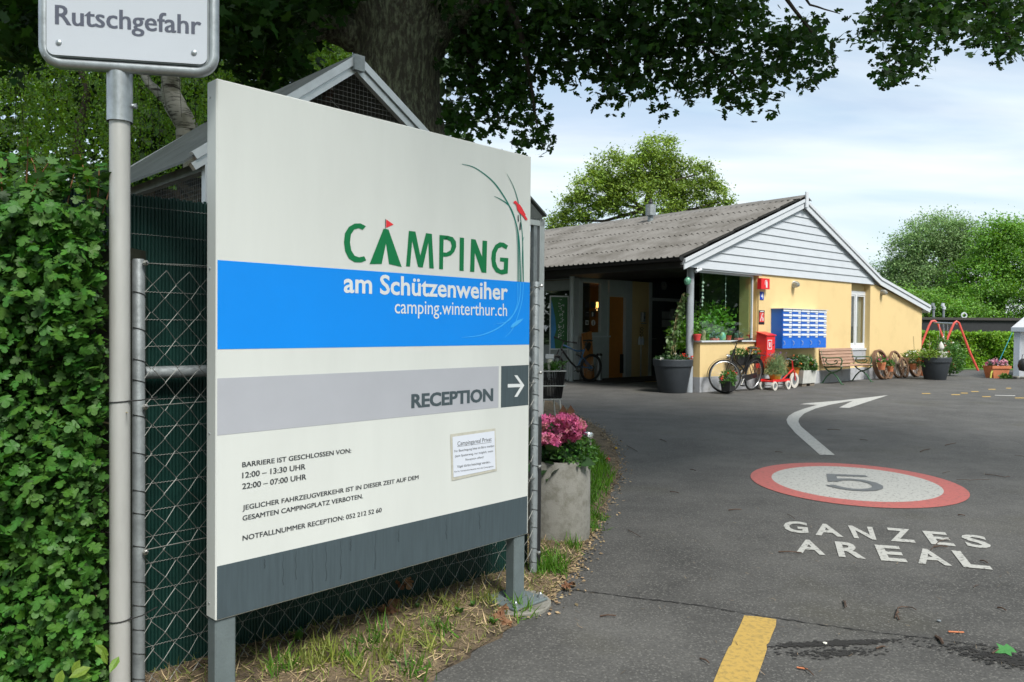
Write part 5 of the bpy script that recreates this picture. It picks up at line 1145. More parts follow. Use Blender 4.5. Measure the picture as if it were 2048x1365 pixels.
q = W2(OB, (-.10, -.12, .56)); flower_box('black flower box with orange and red geraniums on the rear rack of the black bicycle', tuple(q), BA, .34, .2, .18, fl=((m_fora, 5, .028, 12), (m_fred, 2, .035, 14)), n=460, group=g_, hh=.15)

# blue black mountain bike in the porch mouth
pr, pf = G(1179, 764.5), G(1095, 768.5)
MT = thing('mountain_bike', 'blue and black mountain bike parked beside the wooden heart board in the porch', 'bicycle', M=heading_matrix(pr, pf, R(-7)))
WBm = max(1.05, min(1.15, (pf-pr).length)); rm = .345; Hm = Vector((WBm, 0, rm)); am = Vector((-.33, 0, .94)).normalized()
bike_wheel(MT, (0, 0, rm), rm, I3, .028, m_blk, 24); MSm = Matrix.Rotation(R(12), 3, am); bike_wheel(MT, Hm, rm, MSm, .028, m_blk, 24)
bb_ = Vector((.43, 0, .34)); sc = Vector((.26, 0, .80)); h0 = Hm+am*.50; h1 = Hm+am*.60
mb = MB(); mb.tube([h1, (.5, 0, .76), sc-Vector((0, 0, .03))], .02, 8); mb.tube([bb_, sc], .018, 8); mb.build('top_frame', m_mtb, MT, smooth=True)
mb = MB(); mb.tube([h0, (.66, 0, .50), bb_], .025, 8); mb.build('down_tube', m_blk, MT, smooth=True)
for s_ in (-.06, .06):
    mb = MB(); mb.tube([bb_+Vector((.0, s_*.5, .05)), (0, s_, rm)], .012, 6); mb.tube([(.33, s_*.5, .62), (0, s_, rm)], .012, 6); mb.build('swing_arm', m_mtb, MT)
    mb = MB(); mb.tube([Hm+MSm @ Vector((0, s_*1.1, 0)), Hm+am*.3+MSm @ Vector((0, s_*1.1, 0))], .019, 8); mb.tube([Hm+am*.3+MSm @ Vector((0, s_*1.1, 0)), Hm+am*.48+MSm @ Vector((0, s_*.9, 0))], .014, 8); mb.build('fork_leg', m_blk, MT)
mb = MB(); mb.tube([(.34, 0, .60), (.52, 0, .70)], .022, 8); mb.build('shock', m_chrome, MT)
hb = Hm+am*.70; mb = MB(); mb.tube([h0, hb], .018, 8); mb.tube([hb+MSm @ Vector(p) for p in ((-.04, -.33, .02), (.02, -.10, 0), (.02, .10, 0), (-.04, .33, .02))], .013, 8); hbo = mb.build('handlebar', m_blk, MT, smooth=True)
for s_ in (-1, 1): mb = MB(); mb.tube([hb+MSm @ Vector((-.022, s_*.23, .015)), hb+MSm @ Vector((-.042, s_*.34, .02))], .019, 8); mb.build('grip', m_tyre, hbo)
mb = MB(); mb.tube([sc, sc+Vector((-.07, 0, .20))], .014, 8); mb.build('seat_post', m_blk, MT)
mb = MB(); q = sc+Vector((-.07, 0, .21)); V = []
for x, w_, h_ in ((-.13, .06, .02), (-.09, .075, .04), (0, .045, .035), (.09, .02, .03), (.14, .012, .02)):
    for k in range(8): a = 2*math.pi*k/8; V.append(q+Vector((x, w_*math.cos(a), h_*.6*math.sin(a))))
mb.add(V, [(i*8+j, i*8+(j+1) % 8, i*8+8+(j+1) % 8, i*8+8+j) for i in range(4) for j in range(8)]+[tuple(range(7, -1, -1)), tuple(range(32, 40))]); mb.build('saddle', m_tyre, MT, smooth=True)
mb = MB(); mb.lathe([(.09, -.003), (.09, .003), (.03, .004)], bb_+Vector((0, .05, 0)), 20, ax=(0, 1, 0)); mb.tube([bb_+Vector((0, .06, 0)), bb_+Vector((.16, .07, -.05))], .012, 6); mb.tube([bb_+Vector((0, -.06, 0)), bb_+Vector((-.16, -.07, .05))], .012, 6); mb.build('crank', m_chrome, MT)
mb = MB(); mb.lathe([(.075, -.002), (.075, .002), (.05, .002), (.05, -.002), (.075, -.002)], (0, .04, rm), 20, ax=(0, 1, 0)); mb.build('brake_disc', m_chrome, MT)
for k, (r_, y_) in enumerate(((.06, -.04), (.045, -.05), (.03, -.06))): mb = MB(); mb.lathe([(r_, -.003), (r_, .003), (0, .003)], (0, y_, rm), 18, ax=(0, -1, 0)); mb.build('sprocket', m_chrome, MT)

# ------------------------------------------------------------------ things in and before the porch
def upright(name, label, cat, px, py, ang_=BA, **k): return thing(name, label, cat, tuple(G(px, py)), ang_, **k)
m_pine = mat('orange_varnished_board', (0.42, 0.17, 0.045), 0.5, vscale=5, col2=(0.25, 0.09, 0.02), bump=0.2, stretch=(3, 3, .5))
o = upright('wooden_heart_board', 'tall orange wooden board with a cut out heart leaning by the porch window', 'wooden board', 1180, 762.3)
mb = MB(); hgt = 1.22; ww = .17; out_ = [(-ww, 0), (ww, 0), (ww, hgt), (-ww, hgt-.06)]
heart = [(0, .72), (-.09, .82), (-.12, .90), (-.09, .95), (-.04, .96), (0, .92), (.04, .96), (.09, .95), (.12, .90), (.09, .82)]
mb.prism(out_, lambda a, b_, d: (a, d+b_*.10, b_), 0, .03); mb.build('board', m_pine, o)
mb = MB(); mb.prism(heart, lambda a, b_, d: (a, d+b_*.10, b_), -.004, -.0005); mb.build('heart_cutout', m_dark, o)
o = upright('steel_bin', 'slim brushed steel bin standing beside the open porch door', 'bin', 1198, 762)
mb = MB(); mb.lathe([(0, 0), (.075, 0), (.075, .62)], n=20); mb.build('body', m_galv, o, smooth=True); mb = MB(); mb.lathe([(.077, .62), (.077, .66), (.05, .68), (0, .685)], n=20); mb.build('lid', m_blk, o, smooth=True)
o = upright('map_board', 'green and blue site map in a white framed board at the porch window', 'notice board', 1117, 761.5, 0.05)
mz0, mz1 = AT(1117, 700, G(1117, 761.5).y).z, AT(1117, 592, G(1117, 761.5).y).z; hw = .235
mb = MB(); frame(mb, -hw, hw, mz0, mz1, .03, -.02, .03); mb.build('frame', m_wframe, o)
mb = MB(); mb.box(-hw+.03, hw-.03, -.005, .02, mz0+.03, mz1-.03); mb.build('map_sheet', mat('map_green', (0.02, 0.13, 0.03), 0.5, var=0.2, vscale=3), o)
mb = MB(); P = [(-hw+.03, mz0+.03), (-.09, mz0+.03), (-.12, mz0+.3), (-.07, mz0+.5), (-.10, mz0+.8), (-.17, mz1-.2), (-hw+.03, mz1-.1)]; mb.face([(a, -.0062, b_) for a, b_ in P]); mb.build('lake_print', mat('map_blue', (0.03, 0.22, 0.50), 0.5), o)
mb = MB(); r_ = random.Random(4)
for _ in range(70): a = r_.choice((-.02, .01, .04, .07, .10)); b_ = r_.uniform(mz0+.25, mz1-.1); mb.add([(a, -.0064, b_), (a+.02, -.0064, b_), (a+.02, -.0064, b_+.018), (a, -.0064, b_+.018)], [(0, 1, 2, 3)])
mb.v = [(x, y-.00002*(i//4), z) for i, (x, y, z) in enumerate(mb.v)]; mb.build('plot_print', m_pict, o, kind='stuff')
for x in (-hw+.015, hw-.015): mb = MB(); mb.box(x-.015, x+.015, 0, .025, 0, mz0-.001); mb.build('leg', m_wframe, o)
# wall fittings on the yellow pier
def pier(name, label, cat, px, py): a, z_ = FB.hit(px, py, -YB+.03); return thing(name, label, cat, tuple(FB.pt(a, z_, -YB+.03)), BA)
o = pier('soap_dispenser', 'small grey dispenser box on the yellow pier of the porch', 'dispenser', 1283, 634)
mb = MB(); mb.bbox(-.055, .055, -.10, 0, -.14, .12, .01); mb.build('housing', m_galv, o); mb = MB(); mb.box(-.05, .05, -.13, -.02, -.19, -.17); mb.build('tray', m_galv2, o); mb = MB(); mb.box(-.03, .03, -.108, -.1005, -.06, .02); mb.build('label_plate', m_dtrim, o)
o = pier('wire_fish_ornament', 'flat wire fish shaped hooks on the yellow pier below the dispenser', 'wall ornament', 1283, 664)
for dz in (0.09, 0, -.09):
    mb = MB(); mb.tube([(-.08, -.01, dz+.03), (-.06, -.01, dz-.02), (0, -.01, dz-.035), (.07, -.01, dz), (.03, -.01, dz+.035), (-.04, -.01, dz+.02), (-.08, -.01, dz-.03)], .006, 5); mb.build('hook', m_dwire, o)
zc_ = 0
o = thing('wall_ashtray', 'pair of pale cylinders on a thin steel post before the yellow pier', 'ashtray', tuple(FB.pt(*[FB.hit(1282, 700, -YB+.12)[0], 0], -YB+.12)), BA)
z_ = FB.hit(1282, 690, -YB+.12)[1]
mb = MB(); mb.cyl((0, 0, 0), (0, 0, z_), .014, n=8); mb.lathe([(.09, 0), (.09, .01), (0, .012)], n=16); mb.build('post', m_galv, o)
for s_ in (-.055, .055): mb = MB(); mb.lathe([(0, z_-.0), (.045, z_), (.045, z_+.16), (.02, z_+.19), (.02, z_+.22), (0, z_+.22)], (s_, 0, 0), 14); mb.build('cylinder', m_trim, o, smooth=True)

def round_pot(name, label, cat, pos, R1, R0, h, rim, m=m_pot, ang_=0, soil=True):
    o = thing(name, label, cat, pos, ang_)
    mb = MB(); mb.lathe([(0, 0), (R0, 0), (R0+.01, .012), (R1-.02, h-rim), (R1, h-rim+.004), (R1+.008, h-.01), (R1, h), (R1-.03, h), (R1-.04, h-.06)], n=40); mb.build('pot', m, o, smooth=True)
    if soil: mb = MB(); mb.lathe([(R1-.035, h-.05), (0, h-.03)], n=24); mb.build('soil', m_earth, o)
    return o
gp_ = G(1345, 787.5); gp_ = gp_+Vector((gp_.x, gp_.y, 0)).normalized()*.30
o = round_pot('large_planter', 'large round anthracite planter with a climber and pansies before the porch post', 'planter', tuple(gp_), .40, .275, .68, .14)
fill(o, (0, 0, .68), (.38, .36, .10), 900, .05, m_leafd, ((m_fwhite, 2, .05, 8), (m_fred, 2, .05, 16)))
# bamboo stems with climber leaves
for s_ in (-.05, .0, .05): mb = MB(); mb.tube([(s_, 0, .6), (s_*.4+.02, .02, 1.2), (.12+s_*.5, .02, 1.75), (.20+s_*.3, .0, 2.02)], .008, 6); mb.build('stem', m_cane, o)
T_ = rg.random(190); ctr = np.stack([-.06+.30*T_**1.2+0*T_, 0*T_, .78+1.25*T_], 1)+rg.normal(size=(190, 3))*np.array([.05, .05, .03])*(1.25-T_)[:, None]
I = np.array(mw(o)); leaf_mesh('climber_leaves', OVAL, ctr@I[:3, :3].T+I[:3, 3], .09*(0.6+.8*rg.random(190)), mat('climber_leaf', (0.085, 0.15, 0.045), 0.5, var=.3, island=.3, trans=.2), o, nb=(0, -.6, .6), spread=.7, yb=(0, 0, -.8), kind='stuff')
o = thing('hanging_glass_ornament', 'green glass ornament hanging from the eaves by the porch post', 'ornament', tuple(AT(1375, 562, 15.5)))
mb = MB(); mb.lathe([(0, -.09), (.05, -.075), (.075, -.02), (.07, .03), (.03, .07), (0, .08)], n=14); mb.build('glass_body', mat('mint_glass', (0.14, 0.36, 0.24), 0.15, var=.3, vscale=30), o, smooth=True); mb = MB(); mb.tube([(0, 0, .08), (0, 0, .36)], .004, 5); mb.build('cord', m_trim, o)

# things on the window sill
def sill_pt(px, d=-.12): a = FB.hit(px, 675, d)[0]; return tuple(FB.pt(a, sill+.001, d))
def small_pot(label, px, r, d=-.12, m=m_redpot, leaf=m_leafg, hh=.14, n=110, group=None):
    o = thing('potted_plant', label, 'potted plant', sill_pt(px, d), BA, group)
    mb = MB(); mb.lathe([(0, 0), (r*.72, 0), (r*.95, r*1.25), (r, r*1.25), (r, r*1.6), (r*.88, r*1.6), (r*.85, r*1.4), (0, r*1.4)], n=18); mb.build('pot', m, o, smooth=True)
    fill(o, (0, 0, r*1.6+hh*.4), (r*1.2, r*1.2, hh), n, .07, leaf, tmpl=BLADE if leaf is m_leafg else OVAL); return o
small_pot('small red pot with spiky plant at the outer corner of the sill beside the post', 1394, .085, 0.0, group='red pots along the window sill')
small_pot('red pot with tall plant standing behind the glass in the middle of the sill', 1457, .065, hh=.30, n=200, group='red pots along the window sill')
small_pot('red pot with grassy plant standing behind the glass at the right end of the sill', 1498.5, .075, hh=.16, group='red pots along the window sill')
o = thing('stone_figurine', 'small tan garden figurine standing on the window sill', 'figurine', sill_pt(1407), BA)
mb = MB(); mb.lathe([(0, 0), (.05, 0), (.055, .03), (.035, .08), (.045, .12), (.05, .15), (.04, .19), (.02, .21), (0, .212)], n=14); mb.build('body', mat('tan_stone', (0.36, 0.27, 0.15), .8, var=.3, vscale=20), o, smooth=True); mb = MB(); mb.lathe([(0, 0), (.022, .01), (0, .03)], (-.03, 0, .19), 8); mb.build('ear', m_cane, o); mb = MB(); mb.lathe([(0, 0), (.022, .01), (0, .03)], (.03, 0, .19), 8); mb.build('ear', m_cane, o)
o = thing('ceramic_egg', 'pale turquoise and yellow ceramic egg on the window sill', 'ornament', sill_pt(1445), BA)
mb = MB(); mb.lathe([(0, 0), (.06, .01), (.075, .06), (.06, .13), (.03, .17), (0, .175)], n=18); mb.build('shell', mat('turquoise_ceramic', (0.20, 0.44, 0.38), .3, vscale=6, col2=(0.50, 0.50, .15)), o, smooth=True)
for px, nm in ((1429, 'left'), (1478, 'right')):
    o = thing('succulent_tray', f'low pink tray of grey succulents behind the glass, {nm} of the ceramic egg', 'planter', sill_pt(px), BA, 'succulent trays on the window sill')
    mb = MB(); mb.bbox(-.11, .11, -.05, .05, 0, .05, .006); mb.build('tray', mat('pink_plastic', (0.6, .14, .14), .5), o); fill(o, (0, 0, .10), (.13, .06, .07), 120, .05, mat('succulent_leaf', (0.16, .24, .22), .6, island=.3), tmpl=OVAL)
for px, nm, y0_, y1_, mm_, big_ in ((1405, 'white shells', 566, 615, m_fwhite, .028), (1451, 'small charms with a yellow one', 545, 622, m_fora, .012), (1502, 'pale petals', 552, 628, m_fwhite, .016)):
    a = FB.hit(px, 600, -.10)[0]; zt2 = FB.hit(px, y0_, -.10)[1]; zb2 = FB.hit(px, y1_, -.10)[1]
    o = thing('hanging_garland', f'thin garland of {nm} hanging inside the front window', 'garland', tuple(FB.pt(a, zt2, -.10)), BA, 'garlands hanging in the front window')
    mb = MB(); mb.tube([(0, 0, sz-.08-zt2), (.004, 0, zb2-zt2)], .0025, 4); mb.build('thread', m_wframe, o)
    for k in range(7): mb = MB(); z_ = (zb2-zt2)*k/6.5; s_ = big_*rnd.uniform(.6, 1.4); mb.lathe([(0, -s_), (s_*.8, -s_*.3), (s_*.7, s_*.5), (0, s_)], (rnd.uniform(-.012, .012), 0, z_), 8); mb.build('bead', mm_ if (mm_ is not m_fora or k > 5) else m_wframe, o)
ip = thing('indoor_bamboo', 'tall leafy green houseplants standing inside the window room', 'houseplant', tuple(bl(.98, .62, 0)), BA)
for k in range(9): x = rnd.uniform(-.9, .7); mb = MB(); mb.tube([(x, rnd.uniform(-.3, .5), .3), (x+rnd.uniform(-.1, .1), 0, 1.2), (x+rnd.uniform(-.2, .2), 0, 1.9)], .008, 5); mb.build('stem', m_stem, ip)
mb = MB(); mb.bbox(-1.0, .85, -.25, .25, 0, .75, .02); mb.build('trough', m_int, ip)
P = clumps([((-.3, 0, 1.2), (.75, .4, .42)), ((.35, 0, 1.4), (.4, .3, .5))], 130, 26, .09, .2, .8); I = np.array(mw(ip)); leaf_mesh('foliage', OVAL, P@I[:3, :3].T+I[:3, 3], .09*(.6+.8*rg.random(len(P))), mat('houseplant_leaf', (.16, .33, .04), .5, island=.4, trans=.35), ip, kind='stuff')

# ------------------------------------------------------------------ red tricycle, trough, bench
o = thing('red_tricycle', 'red child tricycle with white wheels and a flat red bed, before the trough', 'tricycle', tuple(ON(1566, .62)), BA)
# local x to the right along the wall
def toywheel(root, c, r, t, nm='wheel'):
    mb = MB(); mb.lathe([(r*.62, -t/2), (r, -t/2), (r, t/2), (r*.62, t/2), (r*.62, -t/2)], c, 26, ax=(0, -1, 0)); w = mb.build(nm, mat('white_rubber', (.55, .52, .47), .7), root)
    mb = MB(); mb.lathe([(r*.60, -t*.2), (r*.60, t*.2), (0, t*.3)], c, 20, ax=(0, -1, 0)); mb.build('hub', m_galv, w); return w
def px_local(o, px, py, yy): # x,z in o's frame for a pixel at local depth plane y
    P_ = Plane((mw(o).translation.x, mw(o).translation.y), (math.cos(BA), math.sin(BA))); return P_.hit(px, py, -yy)
x0, _ = px_local(o, 1549, 765, 0); x1, _ = px_local(o, 1576, 765, 0); xb, zb2 = px_local(o, 1590, 759, 0.12)
for x in (x0, x1):
    toywheel(o, (x, 0, .095), .095, .04); toywheel(o, (x, .30, .095), .095, .04)
mb = MB(); mb.bbox(x0-.05, x1+.07, .02, .28, .17, .20, .006); mb.box(x0-.07, x1+.09, .0, .02, .18, .23); mb.box(x0-.07, x1+.09, .28, .30, .18, .23); mb.build('bed', m_sred, o)
for x in (x0, x1): mb = MB(); mb.cyl((x, -.03, .095), (x, .33, .095), .008, n=8); mb.build('axle', m_galv, o)
w = toywheel(o, (xb, .14, .17), .17, .035, 'front_wheel')
mb = MB(); mb.tube([(xb, .11, .17), (xb-.04, .11, .36), (xb-.07, .14, .45), (xb-.1, .14, .62)], .013, 6); mb.tube([(xb, .17, .17), (xb-.04, .17, .36), (xb-.07, .14, .45)], .013, 6); mb.tube([(xb-.06, .14, .42), (x1, .14, .20)], .016, 6); mb.build('fork', m_sred, o, smooth=True)
mb = MB(); mb.tube([(xb-.14, .0, .64), (xb-.08, .07, .64), (xb-.1, .14, .62), (xb-.08, .21, .64), (xb-.14, .28, .64)], .012, 6); mb.build('handlebar', m_chrome, o)
lv = thing('lavender_plant', 'bushy grey green lavender in a yellow pot on the red tricycle bed', 'potted plant', tuple(mw(o) @ Vector(((x0+x1)/2, .15, .20))), BA)
mb = MB(); mb.lathe([(0, 0), (.10, 0), (.14, .14), (.12, .14), (.11, .11), (0, .11)], n=18); mb.build('pot', mat('yellow_pot', (.5, .3, .03), .6), lv, smooth=True)
d_ = rg.normal(size=(2600, 3)); d_[:, 2] = np.abs(d_[:, 2])*1.1; d_ /= np.linalg.norm(d_, axis=1)[:, None]; P = np.array([0, 0, .10])+d_*np.array([.30, .27, .48])*(.35+.65*rg.random(2600))[:, None]
I = np.array(mw(lv)); leaf_mesh('foliage', BLADE, P@I[:3, :3].T+I[:3, 3], .085, m_lav, lv, nb=(0, -.3, 0), spread=1, yb=(0, 0, 1.6), yspread=.7, kind='stuff')
P = np.array([0, 0, .2])+rg.normal(size=(46, 3))*np.array([.17, .14, .03])+np.array([0, 0, .36]); P = np.repeat(P, 4, 0)+rg.normal(size=(184, 3))*.008; leaf_mesh('blossoms', DIAM, P@I[:3, :3].T+I[:3, 3], .022, m_fpurp, lv, kind='stuff')
o2 = thing('orange_wrapped_plant', 'dark leaved plant in orange wrapping behind the tricycle handlebar', 'potted plant', tuple(ON(1588, .30)+Vector((0, 0, .24))), BA)
mb = MB(); mb.lathe([(0, 0), (.09, 0), (.12, .16), (.17, .21), (.10, .18), (0, .15)], n=9); mb.build('wrapping', mat('orange_paper', (.62, .23, .03), .7, var=.2), o2); fill(o2, (0, 0, .30), (.16, .14, .15), 160, .08, m_leafd, ((m_fora, 3, .03, 5),))
mb = MB(); mb.lathe([(0, -.22), (.10, -.22), (.10, 0), (0, 0)], n=14); mb.build('stand', m_blackp, o2)
t0 = G(1592, 768); tx0 = FB.hit(1603, 767, .40)[0]; tx1 = FB.hit(1630, 761, .40)[0]
tr = thing('white_trough', 'long white concrete trough on wooden blocks planted with mixed flowers under the letter boxes', 'planter', tuple(FB.pt((tx0+tx1)/2, 0, .28)), BA); hw = (tx1-tx0)/2
m_trough = mat('white_trough_concrete', (.52, .52, .49), .85, var=.12, vscale=6, bump=.2)
mb = MB(); V = [(-hw*.97, -.14, .07), (hw*.97, -.14, .07), (hw*.97, .14, .07), (-hw*.97, .14, .07), (-hw, -.17, .37), (hw, -.17, .37), (hw, .17, .37), (-hw, .17, .37), (-hw+.04, -.13, .37), (hw-.04, -.13, .37), (hw-.04, .13, .37), (-hw+.04, .13, .37)]
mb.add(V, [(3, 2, 1, 0), (0, 1, 5, 4), (1, 2, 6, 5), (2, 3, 7, 6), (3, 0, 4, 7), (4, 5, 9, 8), (5, 6, 10, 9), (6, 7, 11, 10), (7, 4, 8, 11)]); mb.build('trough', m_trough, tr)
mb = MB(); mb.quad((-hw+.04, -.13, .35), (hw-.04, -.13, .35), (hw-.04, .13, .35), (-hw+.04, .13, .35)); mb.build('soil', m_earth, tr)
for x in (-hw*.6, hw*.6): mb = MB(); mb.box(x-.1, x+.1, -.12, .12, 0, .07); mb.build('block', mat('grey_wood', (.17, .14, .11), .9, var=.3), tr)
fill(tr, (-hw*.5, 0, .52), (hw*.5, .2, .22), 700, .05, m_lav, ((m_fpurp, 6, .02, 4),), tmpl=OVAL); fill(tr, (hw*.35, -.04, .48), (hw*.62, .22, .17), 900, .06, m_leafg, ((m_fwhite, 8, .03, 6), (m_fred, 5, .03, 8)), tmpl=OVAL)
P = np.stack([rg.uniform(-hw, hw, 500), rg.uniform(-.12, .12, 500), .38+rg.random(500)*.25], 1); I = np.array(mw(tr)); leaf_mesh('grassy_leaves', BLADE, P@I[:3, :3].T+I[:3, 3], .16, m_leafg, tr, nb=(0, -.4, 0), yb=(0, 0, 1.5), yspread=.6, kind='stuff')

# garden bench
b0 = FB.hit(1645, 700, .05)[0]; lb = Vector((FB.hit(1641, 700, .08)[0], 0, 0)); b1 = Vector((FB.hit(1704, 757, .10)[0], 0, 0)); BL_ = b1.x-lb.x; print('bench', BL_)
bench = thing('garden_bench', 'garden bench with brown slats and green scrolled iron ends against the yellow wall', 'bench', tuple(bl(lb.x, -.10, 0)), BA)
m_iron = mat('green_cast_iron', (0.035, 0.10, 0.045), .45, var=.15, vscale=10); m_slat = mat('weathered_slat', (.36, .225, .16), .7, var=.2, vscale=7, bump=.3, stretch=(.3, 3, 3))
BL_ = max(1.05, BL_); BD = .50
def endframe(x):
    mb = MB(); t_ = .017
    T2 = lambda pts, r=t_: mb.tube([(x, -a, b_) for a, b_ in pts], r, 7, flat=1.5)
    T2([(.02, 0.0), (.05, .05), (.12, .16), (.20, .24), (.26, .27)]); T2([(.52, 0.0), (.47, .06), (.40, .17), (.32, .24), (.26, .27)])
    T2([(.02, 0), (.0, .005), (-.02, .0)], .014); T2([(.52, 0), (.55, .006), (.57, .0)], .014)
    T2([(.26, .27), (.16, .32), (.09, .38), (.04, .47), (.01, .60), (-.03, .78), (-.07, .86)])
    T2([(.26, .27), (.37, .30), (.47, .36), (.51, .42), (.48, .45)]); T2([(.09, .38), (.25, .41), (.40, .42), (.50, .42)], .014)
    T2([(-.00, .64), (.12, .62), (.30, .63), (.42, .64), (.49, .62), (.51, .56), (.49, .48), (.46, .43)], .015)
    T2([(.12, .60), (.10, .53), (.15, .48), (.25, .47), (.36, .49), (.40, .54), (.36, .57), (.32, .54)], .011)
    mb.build('iron_end', m_iron, bench, smooth=True)
endframe(0.03); endframe(BL_-.03)
for k in range(5):
    a = .09+k*.094; mb = MB(); mb.bbox(-.03, BL_+.03, -a-.04, -a+.04, .425+.004*k-.012*(k == 4), .445+.004*k-.012*(k == 4), .004); mb.build('seat_slat', m_slat, bench)
for k in range(5):
    z_ = .50+k*.078; y_ = -(.035-.022*(z_-.5)/.08*.55); mb = MB(); ang_ = R(14)
    mb.M = Matrix.Translation((0, -(.055-(z_-.45)*.25), z_)) @ Matrix.Rotation(-ang_, 4, 'X'); mb.bbox(-.03, BL_+.03, -.01, .01, -.034, .034, .004); mb.build('back_slat', m_slat, bench)

# ------------------------------------------------------------------ wagon wheels with hanging pots
m_wheelw = mat('weathered_wheel_wood', (.155, .085, .048), .8, var=.3, vscale=12, bump=.3)
m_wheelg = mat('greyed_spoke_wood', (.19, .145, .105), .85, var=.3, vscale=14, bump=.3)
def wagon_wheel(label, px, py, Rw, wd, lean, yaw=0, dout=.35, nsp=12):
    q = mw(B).inverted() @ G(px, py)
    M_ = Matrix.Translation(ON(px, dout)) @ Matrix.Rotation(BA+yaw, 4, 'Z') @ Matrix.Rotation(-lean, 4, 'X') @ Matrix.Translation((0, 0, Rw))
    o = thing('wagon_wheel', label, 'wagon wheel', M=M_, group='old wagon wheels leaning on the yellow wall')
    mb = MB(); mb.lathe([(Rw-.05, -wd/2), (Rw-.006, -wd/2), (Rw, -wd/2+.006), (Rw, wd/2-.006), (Rw-.006, wd/2), (Rw-.05, wd/2), (Rw-.05, -wd/2)], n=40, ax=(0, -1, 0)); mb.build('felloe', m_wheelw, o)
    mb = MB(); mb.lathe([(0, -.08), (.03, -.08), (.055, -.03), (.055, .03), (.03, .09), (0, .09)], n=16, ax=(0, -1, 0)); mb.build('hub', m_wheelg, o, smooth=True)
    pr_ = None
    for k in range(nsp):
        Mk = Matrix.Rotation(2*math.pi*(k+.3)/nsp, 4, 'Y')
        if pr_ is None: mb = MB(); mb.tube([(0, 0, .04), (0, 0, Rw*.5), (0, 0, Rw-.045)], [.012, .013, .010], 6); pr_ = mb.build('spoke', m_wheelg, o); pr_.matrix_local = Mk
        else: copy_obj(pr_, o, M=Mk)
    return o
wagon_wheel('leftmost brown wagon wheel, the largest, next to the bench', 1768, 757.5, .405, .10, R(13))
wagon_wheel('small dark wagon wheel half hidden right of the largest wheel', 1779, 757.5, .27, .06, R(11))
wagon_wheel('middle thin rimmed grey wagon wheel with many spokes', 1799, 758.5, .385, .055, R(13), nsp=14)
wagon_wheel('small grey wagon wheel between the middle and the right wheel', 1811, 758.5, .29, .05, R(12))
wagon_wheel('rightmost brown wagon wheel near the house corner', 1833, 758.5, .385, .09, R(13))
def hpot(label, px0, px1, py0, py1, Y, leaf, fl):
    c = AT((px0+px1)/2, py1, Y); w_ = (px1-px0)/FPX*Y/2
    o = thing('terracotta_pot', label, 'flower pot', tuple(c), BA, 'terracotta pots hung on the wagon wheels'); h_ = (py1-py0)/FPX*Y
    mb = MB(); mb.lathe([(0, 0), (w_*.72, 0), (w_*.93, h_*.7), (w_, h_*.7), (w_*1.02, h_), (w_*.88, h_), (w_*.85, h_*.85), (0, h_*.85)], n=20); mb.build('pot', m_terra, o, smooth=True)
    fill(o, (0, 0, h_+.05), (w_*1.3, w_*1.2, .11), 260, .045, leaf, fl); mb = MB(); mb.tube([(0, w_*.8, h_*.9), (0, w_*1.4, h_+.12)], .006, 5); mb.build('hanger', m_galv2, o); return o
Yw = ON(1768, .5).y
hpot('terracotta pot with bright pink geraniums on the largest wagon wheel', 1754.5, 1771, 725, 740, Yw+.02, m_leafg, ((m_fpink, 5, .028, 14),))
hpot('terracotta pot of green leaves between the two left wagon wheels', 1774, 1787, 732, 743.5, Yw+.15, m_leafg, ())
hpot('terracotta pot with trailing plant on the rightmost wagon wheel', 1820, 1834, 727, 740, Yw+.6, m_leafg, ((m_fwhite, 3, .02, 6),))
tp = thing('trailing_white_flowers', 'trailing plant with white flowers spilling beside the rightmost wheel', 'plant', tuple(ON(1846, .25)), BA); fill(tp, (0, 0, .42), (.16, .14, .36), 500, .045, m_leafg, ((m_fwhite, 12, .03, 6),))
mb = MB(); mb.lathe([(0, 0), (.09, 0), (.12, .16), (0, .16)], n=14); mb.build('pot', m_terra, tp)

gq = G(1870, 760.5); gq = gq+Vector((gq.x, gq.y, 0)).normalized()*.25
o = round_pot('large_planter', 'large round anthracite planter with shrub and a white stone finial at the house corner', 'planter', tuple(gq), .38, .255, .60, .13)
fill(o, (-.25, 0, .66), (.62, .40, .14), 1100, .06, m_leafy, ((m_fwhite, 6, .04, 5),)); fill(o, (.32, .15, .78), (.38, .3, .36), 900, .06, m_leafg, ((m_fwhite, 7, .04, 4),)); fill(o, (-.42, -.05, .42), (.12, .12, .12), 90, .05, m_leafg, ((m_fred, 4, .05, 14),))
for k in range(4): mb = MB(); mb.tube([(-.5+.2*k, .1, .6), (-.55+.22*k, .1, 1.15)], .007, 5); mb.build('cane', m_cane, o)
fn = thing('stone_finial', 'white stone finial lamp standing in the plants of the corner planter', 'ornament', tuple(mw(o) @ Vector((.12, -.05, .58))))
mb = MB(); mb.bbox(-.11, .11, -.11, .11, 0, .17, .01); mb.build('base', m_trough, fn); mb = MB(); mb.lathe([(.05, .17), (.03, .2), (.075, .26), (.07, .33), (.03, .40), (.0, .45)], n=16); mb.build('flame_top', m_trough, fn, smooth=True)
cb = thing('corner_shrub', 'loose green shrub beyond the corner planter in front of the hedge', 'shrub', tuple(G(1900, 752)), 0)
fill(cb, (0, 0, .5), (.42, .4, .5), 1500, .07, m_leafg, ((m_fora, 3, .03, 4), (m_fwhite, 5, .03, 4)))
for k in range(5): mb = MB(); mb.tube([(0, 0, 0), (rnd.uniform(-.2, .2), rnd.uniform(-.2, .2), .4), (rnd.uniform(-.35, .35), 0, .8)], .008, 5); mb.build('stem', m_stem, cb)

